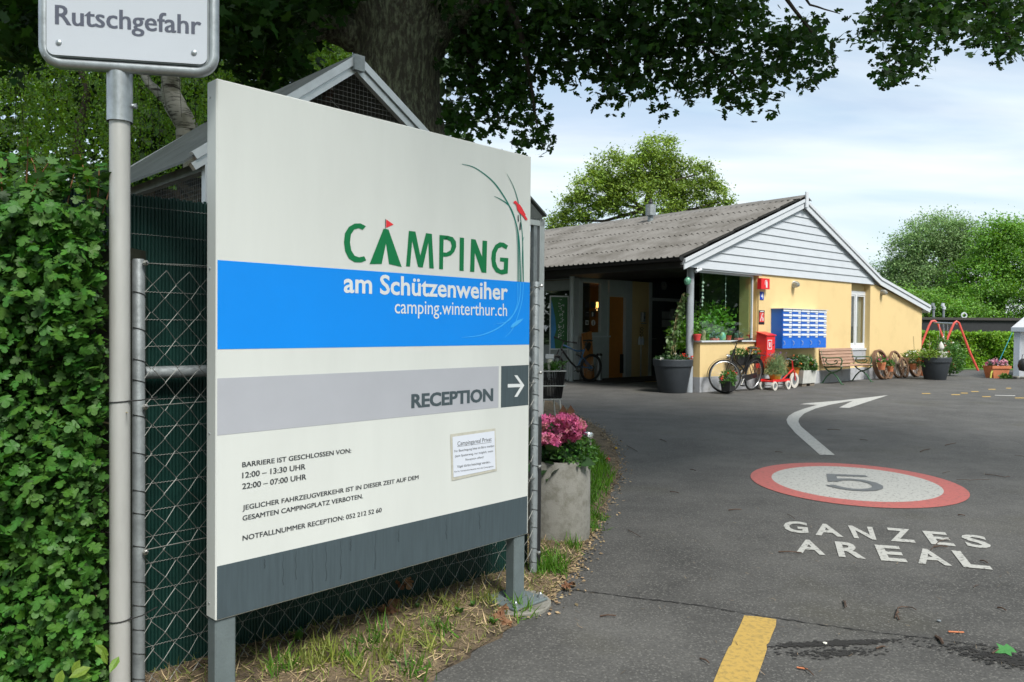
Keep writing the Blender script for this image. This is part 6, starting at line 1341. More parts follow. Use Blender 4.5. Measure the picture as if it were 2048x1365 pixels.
# ------------------------------------------------------------------ swing, hedge, shed, tent
m_sw = mat('faded_red_swing_paint', (.72, .10, .075), .45, var=.1)
sw = thing('swing_frame', 'red tubular playground swing frame with grey crossbar before the hedge', 'swing', tuple(G(1914, 742)), 0)
YA, YA2 = G(1956, 742).y, G(1956, 742).y+1.3
def aframe(pts, Y, name='a_frame'):
    mb = MB(); P = [AT(px, py, Y) for px, py in pts]; P[0].z = max(P[0].z, -.02); mb.tube(P, .036, 8); mb.build(name, m_sw, sw, world=True, smooth=True)
aframe([(1956.5, 742.5), (1940, 706), (1922, 658), (1918, 647), (1913, 643), (1908, 647), (1903, 658), (1880, 712), (1866, 742.5)], YA)
aframe([(1911, 738.5), (1891, 689), (1879, 658), (1875, 647), (1869, 642), (1863, 643), (1858, 652), (1842, 692), (1822, 738.5)], YA2)
mb = MB(); mb.tube([AT(1868, 646, YA2), AT(1914, 648, YA)], .03, 8); mb.build('crossbar', m_galv, sw, world=True)
for px0, px1 in ((1879, 1880), (1886, 1889)):
    for dp in (0, 9): mb = MB(); mb.tube([AT(px0+dp, 648, (YA+YA2)/2), AT(px1+dp, 700, (YA+YA2)/2)], .006, 4); mb.build('chain', m_trim, sw, world=True)
for px in (1884.5, 1893): mb = MB(); c = AT(px, 701, (YA+YA2)/2); 
mb = MB(); c = AT(1889, 701, (YA+YA2)/2); mb.box(c.x-.18, c.x+.18, c.y-.1, c.y+.1, c.z-.02, c.z+.01); mb.build('seat', m_blackp, sw, world=True)

Yh = 27.0; hl, hr = AT(1790, 700, Yh).x, AT(2120, 700, Yh).x; hz = AT(1940, 669, Yh).z
hd = thing('clipped_hedge', 'long clipped bright green hedge behind the swing', 'hedge', ((hl+hr)/2, Yh+.5, 0), 0)
m_hedge = mat('hedge_spray', (.15, .31, .016), .6, var=.35, vscale=3, island=.4, trans=.25)
n = 30000; P = np.stack([rg.uniform(hl, hr, n), Yh+np.abs(rg.normal(size=n))*.18, rg.uniform(0.02, hz, n)], 1); n2_ = 6000
P2 = np.stack([rg.uniform(hl, hr, n2_), rg.uniform(Yh, Yh+1, n2_), hz+rg.normal(size=n2_)*.035], 1); P = np.concatenate([P, P2])
P[:, 1] += .12*np.sin(P[:, 0]*2.3+P[:, 2]*3)+.08*np.sin(P[:, 0]*7.1)*np.sin(P[:, 2]*6)
leaf_mesh('foliage', OVAL, P, .085*(.6+.8*rg.random(len(P))), m_hedge, hd, nb=(0, -.5, .5), spread=.9, kind='stuff')
mb = MB(); mb.box(hl, hr, Yh+.15, Yh+.9, 0, hz-.05); mb.build('shade_core', mat('hedge_shadow_growth', (.02, .045, .006), .9, var=.4), hd, world=True)  # solid core block, coloured dark as the shadow behind the sprays
for k in range(14): x = hl+(hr-hl)*(k+.5)/14; mb = MB(); mb.tube([(x, Yh+.3, 0), (x+.05, Yh+.35, .7)], .03, 6); mb.build('trunk', m_wheelw, hd, world=True)
mb = MB(); mb.face([(hl, Yh-1.0, .012), (hr, Yh-1.1, .012), (hr, Yh+1, .012), (hl, Yh+1, .012)]); mb.build('grass_verge', mat('verge_grass', (.06, .15, .02), .9, var=.3, vscale=2, bump=.5, bscale=60, world=True), kind='structure')
sh = thing('far_flat_building', 'long low building with black fascia and pale wall beyond the hedge', 'building', (0, 34, 0), 0)
Ys = 36.0; x0, x1 = AT(1760, 650, Ys).x, AT(2140, 650, Ys).x; za, zb2 = AT(1940, 641, Ys).z, AT(1940, 664, Ys).z
mb = MB(); mb.box(x0, x1, Ys, Ys+8, 0, zb2); mb.build('wall', m_trim, sh, world=True)
mb = MB(); mb.box(x0-.2, x1+.2, Ys-.25, Ys+8.3, zb2+.002, za); mb.build('fascia', mat('black_fascia', (.02, .021, .024), .7, var=.15), sh, world=True)
mb = MB(); mb.box(x0-.3, x1+.3, Ys-.35, Ys+8.4, za+.002, za+.12); mb.build('roof', mat('brown_black_roof', (.05, .045, .042), .7), sh, world=True)
for px, m__ in ((1887, m_trim), (1867, m_galv2)):
    c = AT(px, 640, Ys+2); h_ = 0.55; mb = MB(); mb.cyl((c.x, c.y, za), (c.x, c.y, za+h_), .05, n=10); mb.build('vent_pipe', m_dtrim, sh, world=True); mb = MB(); mb.tube([(c.x, c.y, za+h_), (c.x+.03, c.y, za+h_+.08), (c.x-.06, c.y, za+h_+.2), (c.x-.02, c.y, za+h_+.3)], .08, 8); mb.build('vent_cowl', m__, sh, world=True, smooth=True)
c = AT(1928, 640, Ys+1); mb = MB(); ring(mb, (c.x, c.y, za+.24), .12, .035, None, 18, 6, I3); mb.build('roof_dish', m_trim, sh, world=True)
for k in range(5): x = x0+3+k*3.2; mb = MB(); mb.box(x, x+1.2, Ys-.02, Ys-.001, .6, zb2-.06); mb.build('window', m_dark, sh, world=True)

m_tent = mat('white_tent_fabric', (.70, .72, .76), .6, var=.05, vscale=2, bump=.25, bscale=3, dist=.05, trans=.12); m_tent2 = mat('grey_tent_corner', (.34, .40, .47), .6, var=.06)
tc0 = G(2026, 757); Yt = tc0.y; ztp = AT(2028, 655, Yt).z
te = thing('white_tent', 'white marquee tent with grey corner at the right edge of the photo', 'tent', tuple(tc0), R(-40))
wd = 4.2
mb = MB(); 
V = []; nq = 30
for i in range(nq+1):
    for z in (0.02, ztp): V.append((.14+(wd-.14)*i/nq, .02+.03*math.sin(i*1.3)+.02*(z < 1), z))
mb.add(V, [(2*i, 2*i+2, 2*i+3, 2*i+1) for i in range(nq)]); mb.build('front_wall', m_tent, te)
mb = MB(); mb.box(0, .14, 0, .03, .02, ztp); mb.box(0.001, .03, .03, .14, .02, ztp); mb.build('corner_flap', m_tent2, te)
mb = MB(); mb.face([(0.01, .14, .02), (0.01, 3.6, .02), (0.01, 3.6, ztp), (.01, .14, ztp)]); mb.build('side_wall', m_tent, te)
mb = MB(); mb.add([(-.05, -.05, ztp), (wd+.05, -.05, ztp), (wd+.05, 3.7, ztp), (-.05, 3.7, ztp), (wd/2, 1.0, ztp+2.3), (wd/2, 2.7, ztp+2.3)], [(0, 1, 4), (1, 2, 5, 4), (2, 3, 5), (3, 0, 4, 5)]); mb.build('roof', m_tent, te)
mb = MB(); mb.box(-.05, wd+.05, -.06, -.045, ztp-.12, ztp); mb.box(-.065, -.05, -.06, 3.7, ztp-.12, ztp); mb.build('valance', m_tent2, te)
mb = MB(); mb.tube([(0.0, -.02, ztp-.05), (-.35, -.25, .35), (-.42, -.3, .0)], .008, 5); o = mb.build('guy_rope', mat('blue_rope', (.05, .38, .50), .7), te); 
tb = thing('tent_weights', 'flat grey stones laid along the foot of the white tent', 'stones', tuple(tc0), R(-40))
for k in range(9): x = -.25+k*.28; mb = MB(); mb.M = Matrix.Translation((x, -.12, .03)) @ Matrix.Rotation(rnd.uniform(-.3, .3), 4, 'Z'); mb.bbox(-.12, .12, -.07, .07, -.03, .03+rnd.uniform(-.01, .01), .012); mb.build('stone', m_conc, tb)
bp_ = G(2004, 757.5); tpot = thing('square_terracotta_planter', 'wide terracotta planter of pale pink and lilac flowers beside the tent', 'planter', tuple(bp_+Vector((0, .25, 0))), .1)
mb = MB(); V = [(-.20, -.16, 0), (.20, -.16, 0), (.20, .16, 0), (-.20, .16, 0), (-.27, -.2, .34), (.27, -.2, .34), (.27, .2, .34), (-.27, .2, .34), (-.23, -.16, .34), (.23, -.16, .34), (.23, .16, .34), (-.23, .16, .34)]
mb.add(V, [(3, 2, 1, 0), (0, 1, 5, 4), (1, 2, 6, 5), (2, 3, 7, 6), (3, 0, 4, 7), (4, 5, 9, 8), (5, 6, 10, 9), (6, 7, 11, 10), (7, 4, 8, 11)]); mb.build('pot', m_terra, tpot)
mb = MB(); mb.box(-.285, .285, -.215, -.201, .27, .35); mb.build('rim', m_terra, tpot)
fill(tpot, (0, 0, .40), (.28, .2, .10), 300, .06, m_leafd, ((m_fpale, 16, .05, 14), (m_fpurp, 4, .03, 8), (m_fpink, 3, .04, 12)))
wfl = thing('white_daisies', 'small clump of white daisies left of the wide terracotta planter', 'plant', tuple(G(1980, 752)), 0); fill(wfl, (0, 0, .22), (.16, .15, .2), 160, .04, m_leafg, ((m_fwhite, 7, .035, 6),))
mb = MB(); P = [G(1981, 757)+Vector((0, 0, .01)), G(1981, 757)+Vector((.02, 0, .15)), G(1981, 757)+Vector((.10, 0, .30))]; c = P[0].copy(); mb.tube([p-c for p in P], .022, 8); o = mb.build('hose_end', mat('yellow_hose', (.6, .58, .12), .5)); o.location = c; tag(o, 'short pale yellow hose end standing left of the terracotta planter', 'hose')
gt = thing('weed_tuft', 'bright green tuft of weeds at the foot of the tent guy rope', 'plant', tuple(G(2011, 758)), 0); fill(gt, (0, 0, .05), (.16, .1, .08), 260, .06, m_leafg)
bagp = AT(2047, 727, Yt-.5); bg_ = thing('black_bag', 'black bag hanging in front of the tent at the right edge', 'bag', tuple(bagp), 0)
mb = MB(); mb.lathe([(0, -.22), (.10, -.2), (.14, -.08), (.12, .06), (.06, .12), (0, .13)], n=14); mb.build('body', m_blackp, bg_, smooth=True); mb = MB(); mb.tube([(-.05, 0, .11), (-.03, 0, .24), (.03, 0, .24), (.05, 0, .11)], .01, 6); mb.build('strap', m_blackp, bg_)

# ------------------------------------------------------------------ concrete planter with hydrangea, wire basket stand
pc_ = AT(1114, 1000, 4.78); 
cp = thing('concrete_planter', 'round weathered concrete pipe planter full of pink hydrangea beside the sign post', 'planter', (pc_.x, pc_.y, 0), 0)
rP = 0.205; zt_ = AT(1150, 926, 4.62).z; print('planter', pc_, zt_)
mb = MB(); mb.lathe([(rP, -.03), (rP+.002, .1), (rP, zt_-.012), (rP-.01, zt_), (rP-.038, zt_), (rP-.042, zt_-.06)], n=48); mb.build('pipe', m_conc, cp, smooth=True)
mb = MB(); mb.lathe([(rP-.04, zt_-.05), (0, zt_-.03)], n=24); mb.build('soil', m_earth, cp)
hy = thing('hydrangea', 'hydrangea with large deep pink flower heads growing in the concrete planter', 'shrub', (pc_.x, pc_.y, zt_-.04), 0)
fill(hy, (-.05, 0, .06), (.20, .18, .12), 130, .11, m_leafd, name='large_leaves', shell=.5); fill(hy, (.09, -.02, .07), (.16, .17, .13), 850, .030, m_leafg, name='small_leaves', shell=.2)
m_petal = mat('hydrangea_petal', (.60, .12, .27), .6, var=.2, vscale=16, col2=(.40, .17, .15), c2pos=(.48, .62), island=.4, trans=.2)
heads = [(1140, 848, .062), (1108, 862, .055), (1088, 877, .042), (1128, 871, .05), (1150, 866, .045), (1112, 843, .042), (1082, 852, .038), (1105, 886, .035), (1158, 852, .035), (1093, 842, .035), (1126, 838, .035), (1142, 876, .03)]
for px, py, r_ in heads:
    c = AT(px, py, 4.66+rnd.uniform(-.06, .12)); d_ = rg.normal(size=(95, 3)); d_ /= np.linalg.norm(d_, axis=1)[:, None]; n_ = int(95*(r_/.05)**1.5)+12; d_ = rg.normal(size=(n_, 3)); d_ /= np.linalg.norm(d_, axis=1)[:, None]
    base = np.array(c)+d_*np.array([r_*1.2, r_, r_*.85])*rg.uniform(.75, 1.18, (n_, 1)); 
    T4 = np.array([(0, 0, 0), (.5, .12, .05), (.5, .5, .08), (.12, .5, .05), (-.12, .5, .05), (-.5, .5, .08), (-.5, .12, .05), (-.5, -.12, .05), (-.5, -.5, .08), (-.12, -.5, .05), (.12, -.5, .05), (.5, -.5, .08), (.5, -.12, .05)])
    leaf_mesh('flower_head', (T4, [(0, 1, 2, 3), (0, 4, 5, 6), (0, 7, 8, 9), (0, 10, 11, 12)]), base, .026*(.7+.6*rg.random(n_)), m_petal, hy, nb=d_*1.6, spread=.6)
for k in range(10): px, py, r_ = heads[k % len(heads)]; c = AT(px, py+8, 4.72); mb = MB(); mb.tube([(pc_.x+rnd.uniform(-.08, .08), pc_.y, zt_-.03), tuple(c)], .004, 5); mb.build('stem', m_stem, hy, world=True)
sl_ = AT(1176, 872, 4.85); so = thing('solar_garden_light', 'small silver solar garden light on a stake beside the hydrangea', 'garden light', (sl_.x, sl_.y, 0), 0)
mb = MB(); mb.lathe([(0, sl_.z+.025), (.026, sl_.z+.022), (.034, sl_.z+.01), (.032, sl_.z-.01), (.024, sl_.z-.012), (.022, sl_.z-.07), (0, sl_.z-.075)], n=20); mb.build('head', m_chrome, so, smooth=True); mb = MB(); mb.cyl((0, 0, 0), (0, 0, sl_.z-.07), .007, n=8); mb.build('stake', m_galv, so)
# wire basket stand further back
Yb = 7.4; c0 = AT(1088, 740, Yb); c1 = AT(1126, 748, Yb+.35)
bkt = thing('basket_stand', 'black slatted basket with pale rims and thin legs holding ferns, right of the aluminium post', 'basket', (AT(1100, 770, Yb).x, Yb, 0), .25)
zt2, zb2 = AT(1110, 742, Yb).z, AT(1110, 798, Yb).z; hw = .13
m_rimw = mat('pale_rim', (.42, .43, .42), .5)
for z_ in (zt2, zt2-(zt2-zb2)*.52, zb2):
    mb = MB(); q_ = .75 if z_ == zb2 else 1.0; mb.tube([(-hw*q_, -.09*q_, z_), (hw*q_, -.09*q_, z_), (hw*q_, .16*q_, z_), (-hw*q_, .16*q_, z_)], .006, 6, closed=True); mb.build('rim', m_rimw, bkt)
for side in range(4):
    for k in range(14):
        t_ = (k+.5)/14; a = [(-hw+2*hw*t_, -.085), (hw-.003, -.09+.25*t_), (-hw+2*hw*t_, .155), (-hw+.003, -.09+.25*t_)][side]
        mb = MB(); mb.tube([(a[0]*.74, a[1]*.74, zb2), (a[0], a[1], zt2)], .006, 4); mb.build('slat', m_blackp, bkt)
for sx, sy in ((-1, 0), (1, 0), (-1, 1), (1, 1)): mb = MB(); mb.tube([(sx*hw*.6, -.06+.19*sy, zb2), (sx*hw*1.1, -.10+.26*sy, 0)], .008, 6); mb.build('leg', m_rimw, bkt)
mb = MB(); mb.box(-hw*.7, hw*.7, -.06, .11, zb2+.01, zb2+.02); mb.build('floor', m_blackp, bkt)
fe = thing('fern', 'green fern growing out of the slatted basket', 'plant', tuple(mw(bkt) @ Vector((0.02, .05, zt2-.02))), 0); P = []
for k in range(26):
    a = rnd.uniform(0, 6.28); L_ = rnd.uniform(.10, .20)
    for j in range(16): t_ = j/15; P.append((L_*t_*math.cos(a)*.8, L_*t_*math.sin(a)*.8, .02+L_*.9*t_-.10*t_*t_))
I = np.array(mw(fe)); P = np.repeat(np.array(P), 2, 0)+rg.normal(size=(len(P)*2, 3))*.006; leaf_mesh('fronds', OVAL, P@I[:3, :3].T+I[:3, 3], .028, m_leafg, fe, kind='stuff')
ln = thing('white_lantern', 'small white lantern standing among the ferns of the basket', 'lantern', tuple(AT(1099, 735, Yb-.02)), 0)
mb = MB(); mb.lathe([(0, -.06), (.008, -.06), (.03, .08), (.0, .08)], n=8); mb.build('cone', m_fwhite, ln); mb = MB(); mb.box(-.04, .04, -.03, .03, .085, .125); mb.build('head', m_trim, ln)
rs = G(1130, 838); 
for nm, px in (('left', 1126), ('right', 1141)):
    c = AT(px, 838, 5.6); o = thing('rusty_sheet_ornament', f'rusty flat metal garden ornament behind the hydrangea, the {nm} one', 'ornament', (c.x, c.y, 0), .3)
    mb = MB(); mb.prism([(-.025, .2), (.02, .2), (.03, c.z+.06), (.0, c.z+.10), (-.03, c.z+.05)], lambda a, b_, d: (a, d, b_), 0, .004); mb.build('blade', mat('rust', (.10, .045, .022), .9, var=.4, vscale=20), o); mb = MB(); mb.cyl((0, 0, 0), (0, 0, .22), .005, n=6); mb.build('spike', m_dwire, o)
# ------------------------------------------------------------------ vegetation
m_bark = mat('maple_bark', (.12, .112, .085), .95, vscale=13, col2=(.33, .36, .24), c2pos=(.46, .62), bump=1.0, bscale=17, dist=.12, world=True, stretch=(2.2, 2.2, .7))
m_bark2 = mat('twig_bark', (.05, .038, .028), .9, var=.3, vscale=6, world=True)
m_birch = mat('birch_bark', (.34, .33, .29), .85, vscale=7, col2=(.04, .035, .03), c2pos=(.50, .60), bump=.6, bscale=20, world=True, stretch=(.5, .5, 3))
m_lm = mat('maple_leaf', (.024, .068, .011), .55, var=.3, vscale=.8, island=.5, trans=.42, spec=.25)
m_lb = mat('birch_leaf', (.13, .27, .022), .55, var=.35, vscale=.6, island=.4, trans=.35)
m_lf = mat('deep_wood_leaf', (.022, .058, .010), .6, var=.4, vscale=.5, island=.4, trans=.2)
m_ly = mat('sunlit_yellow_green_leaf', (.18, .275, .038), .6, var=.3, vscale=.5, island=.4, trans=.3)
m_lw = mat('willow_green_leaf', (.17, .28, .10), .6, var=.3, vscale=.4, island=.4, trans=.3)
m_lr = mat('mid_green_leaf', (.12, .27, .03), .6, var=.35, vscale=.4, island=.4, trans=.3)
m_lh = mat('field_maple_leaf', (.042, .128, .015), .55, var=.35, vscale=3, island=.55, trans=.2, spec=.35)

# big maple behind the aviary
YT = 7.6
base = AT(795, 600, YT)
mt = thing('large_maple', 'large old maple with lichened trunk spreading dark foliage over the drive', 'tree', (base.x, base.y, 0), 0)
def trunk(mb, P, Rr, n=26, amp=.10, seed=0):
    V = []; k = len(P)
    for i, (p, r) in enumerate(zip(P, Rr)):
        for j in range(n):
            w = 2*math.pi*j/n; rr = r*(1+amp*mn.noise(Vector((math.cos(w)*1.6, math.sin(w)*1.6, p[2]*1.1+seed)))+.5*amp*mn.noise(Vector((math.cos(w)*4, math.sin(w)*4, p[2]*2+seed))))
            V.append((p[0]+rr*math.cos(w), p[1]+rr*math.sin(w), p[2]))
    mb.add(V, [(i*n+j, i*n+(j+1) % n, i*n+n+(j+1) % n, i*n+n+j) for i in range(k-1) for j in range(n)])
def lerp_path(K, n):
    out = []; 
    for a, b_ in zip(K[:-1], K[1:]):
        for k in range(n): t_ = k/n; t_ = t_; out.append([a[i]+(b_[i]-a[i])*t_ for i in range(4)])
    out.append(list(K[-1])); return out
K = []
for px, py, w_ in ((806, 660, 330), (806, 420, 270), (800, 330, 235), (797, 270, 205), (797, 200, 172), (800, 140, 172), (808, 80, 182), (820, 20, 215), (828, -60, 235), (835, -160, 190), (840, -300, 170)):
    q = AT(px-12, py, YT); K.append((q.x, q.y, q.z, w_/FPX*YT/2))
q = K[0]; K = [(q[0], q[1], -.1, q[3]*1.5), (q[0], q[1], .5, q[3]*1.15)]+K
KP = lerp_path(K, 6); mb = MB(); trunk(mb, [k[:3] for k in KP], [k[3] for k in KP], 36, .16); mb.build('trunk', m_bark, mt, world=True, smooth=True)
def limb(px, parent=mt, m=m_bark2, name='limb', n=8):
    """px: list of (px, py, depth, radius)"""
    P = []; Rr = []
    for i in range(len(px)-1):
        a, b_ = px[i], px[i+1]
        for k in range(4):
            t_ = k/4; v = [a[j]+(b_[j]-a[j])*t_ for j in range(4)]; q = AT(v[0], v[1], v[2]); jit = v[3]*.35; P.append(q+Vector((rnd.uniform(-jit, jit), rnd.uniform(-jit, jit), rnd.uniform(-jit, jit)))); Rr.append(v[3])
    P.append(AT(*px[-1][:3])); Rr.append(px[-1][3]); mb = MB(); mb.tube(P, Rr, n); return mb.build(name, m, parent, world=True, smooth=True)
limb([(850, 110, YT, .17), (890, 40, YT-.1, .17), (960, -10, YT-.3, .14), (1100, -90, YT-.6, .11), (1300, -160, YT-.9, .08), (1500, -140, YT-1.0, .05)], m=m_bark, n=12)
limb([(760, 90, YT, .17), (690, 62, YT-.1, .16), (600, 45, YT-.2, .14), (500, 22, YT-.3, .11), (380, -10, YT-.5, .08), (200, -60, YT-.8, .05)], m=m_bark, n=12)
limb([(760, 30, YT, .14), (640, -20, YT+.2, .12), (480, -90, YT+.4, .1), (200, -160, YT+.3, .07)], m=m_bark, n=10)
limb([(840, -200, YT, .2), (1100, -420, YT-1.0, .14), (1500, -520, YT-1.8, .1), (1800, -260, YT-2.2, .06), (1900, -60, YT-2.2, .03), (1880, 30, YT-2.2, .012)])
limb([(840, -250, YT, .2), (700, -700, YT-2.5, .14), (600, -1500, YT-4.0, .1)])
for L_ in ([(1000, -30, YT-.35, .05), (1040, 60, YT-.5, .03), (1060, 160, YT-.5, .018), (1075, 255, YT-.5, .006)], [(1150, -60, YT-.5, .05), (1190, 20, YT-.5, .03), (1210, 100, YT-.5, .015), (1240, 170, YT-.5, .006)], [(1300, -140, YT-.9, .05), (1360, -20, YT-.8, .03), (1400, 80, YT-.8, .018), (1500, 180, YT-.8, .006)],
           [(1450, -130, YT-1, .04), (1560, -20, YT-1, .02), (1620, 60, YT-1, .012), (1660, 110, YT-1, .005)], [(1580, -40, YT-1, .02), (1620, 10, YT-1, .01), (1680, 28, YT-1, .004)], [(920, 0, YT-.1, .05), (930, 90, YT, .03), (960, 180, YT, .015), (980, 250, YT, .006)],
           [(1850, -60, YT-2.2, .02), (1770, 30, YT-2.2, .012), (1740, 80, YT-2.2, .005)], [(1900, -60, YT-2.2, .02), (1990, 30, YT-2.2, .012), (2030, 90, YT-2.2, .005)], [(1860, 0, YT-2.2, .015), (1830, 80, YT-2.2, .008), (1790, 150, YT-2.2, .004)], [(560, 40, YT-.2, .03), (540, 110, YT, .015), (520, 160, YT, .006)], [(430, 10, YT-.4, .03), (380, 60, YT, .015)]): limb(L_, name='branch', n=6)
# leafy sprays: centres measured from the photo, spread through real depth
SPR = [(940, 70, 50), (970, 40, 60), (1010, 70, 60), (940, 130, 60), (990, 150, 60), (1050, 30, 60), (1100, 60, 65), (1040, 110, 55), (1010, 215, 45), (960, 225, 45), (925, 245, 34), (1050, 180, 35), (1065, 235, 30), (1080, 270, 22), (1045, 285, 20), (1095, 292, 10), (1110, 120, 40), (1140, 30, 60), (1175, 90, 50), (1150, 140, 30),
       (1200, 40, 60), (1215, 130, 45), (1205, 175, 30), (1235, 195, 20), (1250, 80, 60), (1290, 30, 60), (1290, 120, 50), (1285, 165, 34), (1315, 195, 16), (1330, 218, 13), (1345, 80, 60), (1375, 140, 45), (1380, 180, 25), (1400, 30, 60), (1425, 100, 55), (1440, 160, 40), (1455, 195, 24), (1480, 205, 16), (1490, 50, 55), (1500, 130, 45), (1525, 165, 28), (1535, 205, 16),
       (1560, 90, 45), (1575, 125, 34), (1600, 160, 22), (1595, 65, 35), (1625, 70, 30), (1640, 105, 30), (1640, 145, 18), (1667, 98, 13), (1480, -10, 50), (1400, -30, 80), (1250, -30, 80), (1100, -30, 80), (950, -30, 80), 
       (1768, 30, 30), (1735, 55, 22), (1715, 85, 15), (1800, 20, 45), (1810, 80, 40), (1790, 130, 26), (1775, 145, 18), (1830, 115, 26), (1850, 50, 45), (1845, 130, 12), (1880, 20, 40), (1905, 60, 30), (1940, 50, 34), (1930, 20, 30), (1975, 60, 30), (2010, 30, 45), (2000, 85, 28), (2040, 75, 36), (1830, -30, 60), (1900, -40, 60), (2000, -40, 60), (2060, 20, 50), (1780, 160, 14)]
CS = []; 
for px, py, rp_ in SPR:
    dep = (YT-2.2 if px > 1700 else YT+.1-(px-900)/800*1.1)
    A_ = rp_**2/900.0; n_ = max(3, int(A_*20))
    for _ in range(n_):
        w = rnd.uniform(0, 6.283); r_ = rp_*math.sqrt(rnd.random()); y_ = dep+rnd.gauss(0, .45)
        q = AT(px+r_*math.cos(w), py+r_*math.sin(w), y_); CS.append(tuple(q))
CS = np.array(CS); P = np.repeat(CS, 4, 0)+rg.normal(size=(len(CS)*4, 3))*np.array([.05, .07, .045])
print('canopy leaves', len(P))
leaf_mesh('drooping_foliage', MAPLE, P, .080*(P[:, 1]/YT)*(.6+.6*rg.random(len(P))), m_lm, mt, nb=(0, -.35, .75), spread=.65, yb=(0, 0, -.7), yspread=.9, kind='stuff')
# dark crown left of and behind the trunk
CS = []
for px, py, rp_, dy_ in ((440, -20, 90, -.3), (520, 0, 80, -.2), (600, -10, 80, 0), (560, 100, 60, .3), (500, 90, 60, .4), (450, 60, 60, .3), (650, -20, 60, .3), (640, 40, 45, .6), (560, 160, 40, .6), (510, 165, 40, .6), (620, 160, 35, .7), (300, -40, 70, 0), (60, 20, 80, 0), (20, 100, 50, .3), (40, -40, 90, 0), (120, -30, 80, 0), (40, 60, 60, .2)):
    for _ in range(int(rp_**2/900*16)):
        w = rnd.uniform(0, 6.283); r_ = rp_*math.sqrt(rnd.random()); q = AT(px+r_*math.cos(w), py+r_*math.sin(w), YT-.3+dy_+rnd.gauss(0, .5)); CS.append(tuple(q))
CS = np.array(CS); P = np.repeat(CS, 4, 0)+rg.normal(size=(len(CS)*4, 3))*.06
leaf_mesh('inner_foliage', MAPLE_S, P, .12*(.65+.6*rg.random(len(P))), m_lm, mt, nb=(0, -.2, .8), spread=.6, yb=(0, 0, -.5), kind='stuff')
# the crown over and beyond the view: unseen volume, enlarged to shade the near ground
P = clumps([((-1.0, 6.8, 8.6), (5.0, 4.6, 2.6)), ((-3.5, 4.5, 7.6), (3.5, 3.5, 2.0)), ((3.2, 5.4, 8.0), (4.0, 3.4, 1.8)), ((.6, 2.4, 7.0), (3.6, 2.8, 1.5)), ((6.5, 4.4, 8.0), (2.8, 2.8, 1.5))], 800, 26, .42, .35, .6)
leaf_mesh('upper_foliage', MAPLE_S, P, .21*(.7+.6*rg.random(len(P))), m_lm, mt, nb=(0, 0, 1), spread=.7, kind='stuff')

# weeping birch at the left
bp0 = AT(385, 600, 10.5); bt = thing('weeping_birch', 'weeping birch with pale trunk and hanging light green strands behind the hedge', 'tree', (bp0.x, bp0.y, 0), 0)
limb([(400, 660, 10.5, .17), (385, 330, 10.5, .15), (372, 250, 10.5, .14), (345, 190, 10.5, .13), (330, 130, 10.5, .11), (335, 40, 10.5, .08), (330, -60, 10.5, .05)], bt, m_birch, 'trunk', 14)
limb([(378, 280, 10.6, .09), (340, 215, 10.8, .07), (300, 170, 10.9, .06), (270, 110, 11, .045), (255, 30, 11, .03)], bt, m_birch, 'limb', 10)
limb([(330, 60, 10.5, .06), (250, -20, 10.2, .04), (100, -40, 10, .03)], bt, m_bark2, 'limb'); limb([(332, 90, 10.5, .05), (430, 20, 10.2, .04), (560, 0, 10, .03)], bt, m_bark2, 'limb'); limb([(150, 330, 11.5, .09), (160, 250, 11.5, .07), (175, 180, 11.5, .05), (150, 100, 11.5, .04)], bt, m_bark2, 'limb')
P = []
for k in range(900):
    px = rnd.uniform(-60, 700); dep = rnd.uniform(8.6, 13) if not 255 < px < 400 else rnd.uniform(10.9, 13); py = rnd.uniform(-120, 250) if px < 480 else rnd.uniform(-120, 120); L_ = rnd.uniform(.6, 1.6)
    q = AT(px, py, dep); nl = int(L_*48); sx = rnd.uniform(-.1, .1)
    for j in range(nl): t_ = j/nl; P.append((q.x+sx*t_+rnd.gauss(0, .028), q.y+rnd.gauss(0, .03), q.z-L_*t_))
P = np.array(P); print('birch', len(P)); P = P[P[:, 2] > 1.55]
leaf_mesh('hanging_foliage', DIAM, P, .046*(.6+.8*rg.random(len(P))), m_lb, bt, nb=(0, -.7, .3), spread=.8, yb=(0, 0, -1), yspread=.6, kind='stuff')
for k in range(60):
    q = AT(rnd.uniform(0, 640), rnd.uniform(-100, 160), rnd.uniform(8.8, 12)); L_ = rnd.uniform(.8, 1.6); mb = MB(); mb.tube([q, q+Vector((.03, 0, -L_*.5)), q+Vector((rnd.uniform(-.1, .1), 0, -L_))], .003, 4); mb.build('hanging_twig', m_bark2, bt, world=True)

# wood behind, closing the view at the left
P = clumps([((-9, 17, 3.2), (5, 3, 4.2)), ((-4.2, 18, 3.6), (4, 3, 4.6)), ((-13, 13, 4), (4, 4, 5)), ((-3.4, 17.5, 1.8), (2.0, 2, 2.2)), ((-6.5, 15, 1.8), (3.2, 1.5, 2.2)), ((-6.5, 17, 8.2), (6.5, 3, 3.2))], 1300, 46, .42, .4, .8)
P = P[P[:, 0] < -.05*P[:, 1]]
wd_ = leaf_mesh('woodland', OVAL, P, .27*(.6+.8*rg.random(len(P))), m_lf, None, nb=(0, -.3, .8), spread=.8, kind='stuff', label='dark green woodland behind the birch')
for k in range(0):
    x = -12+k*2.0; o = thing('forest_tree', f'dark slender trunk number of the wood behind the birch' if False else 'dark slender tree trunk in the wood behind the birch', 'tree', (x, 16+rnd.uniform(-1, 1), 0), 0, 'dark trunks in the wood behind the birch')
    mb = MB(); mb.tube([(0, 0, -.1), (rnd.uniform(-.2, .2), 0, 3), (rnd.uniform(-.4, .4), 0, 7)], [.2, .15, .1], 10); mb.build('trunk', m_bark2, o)
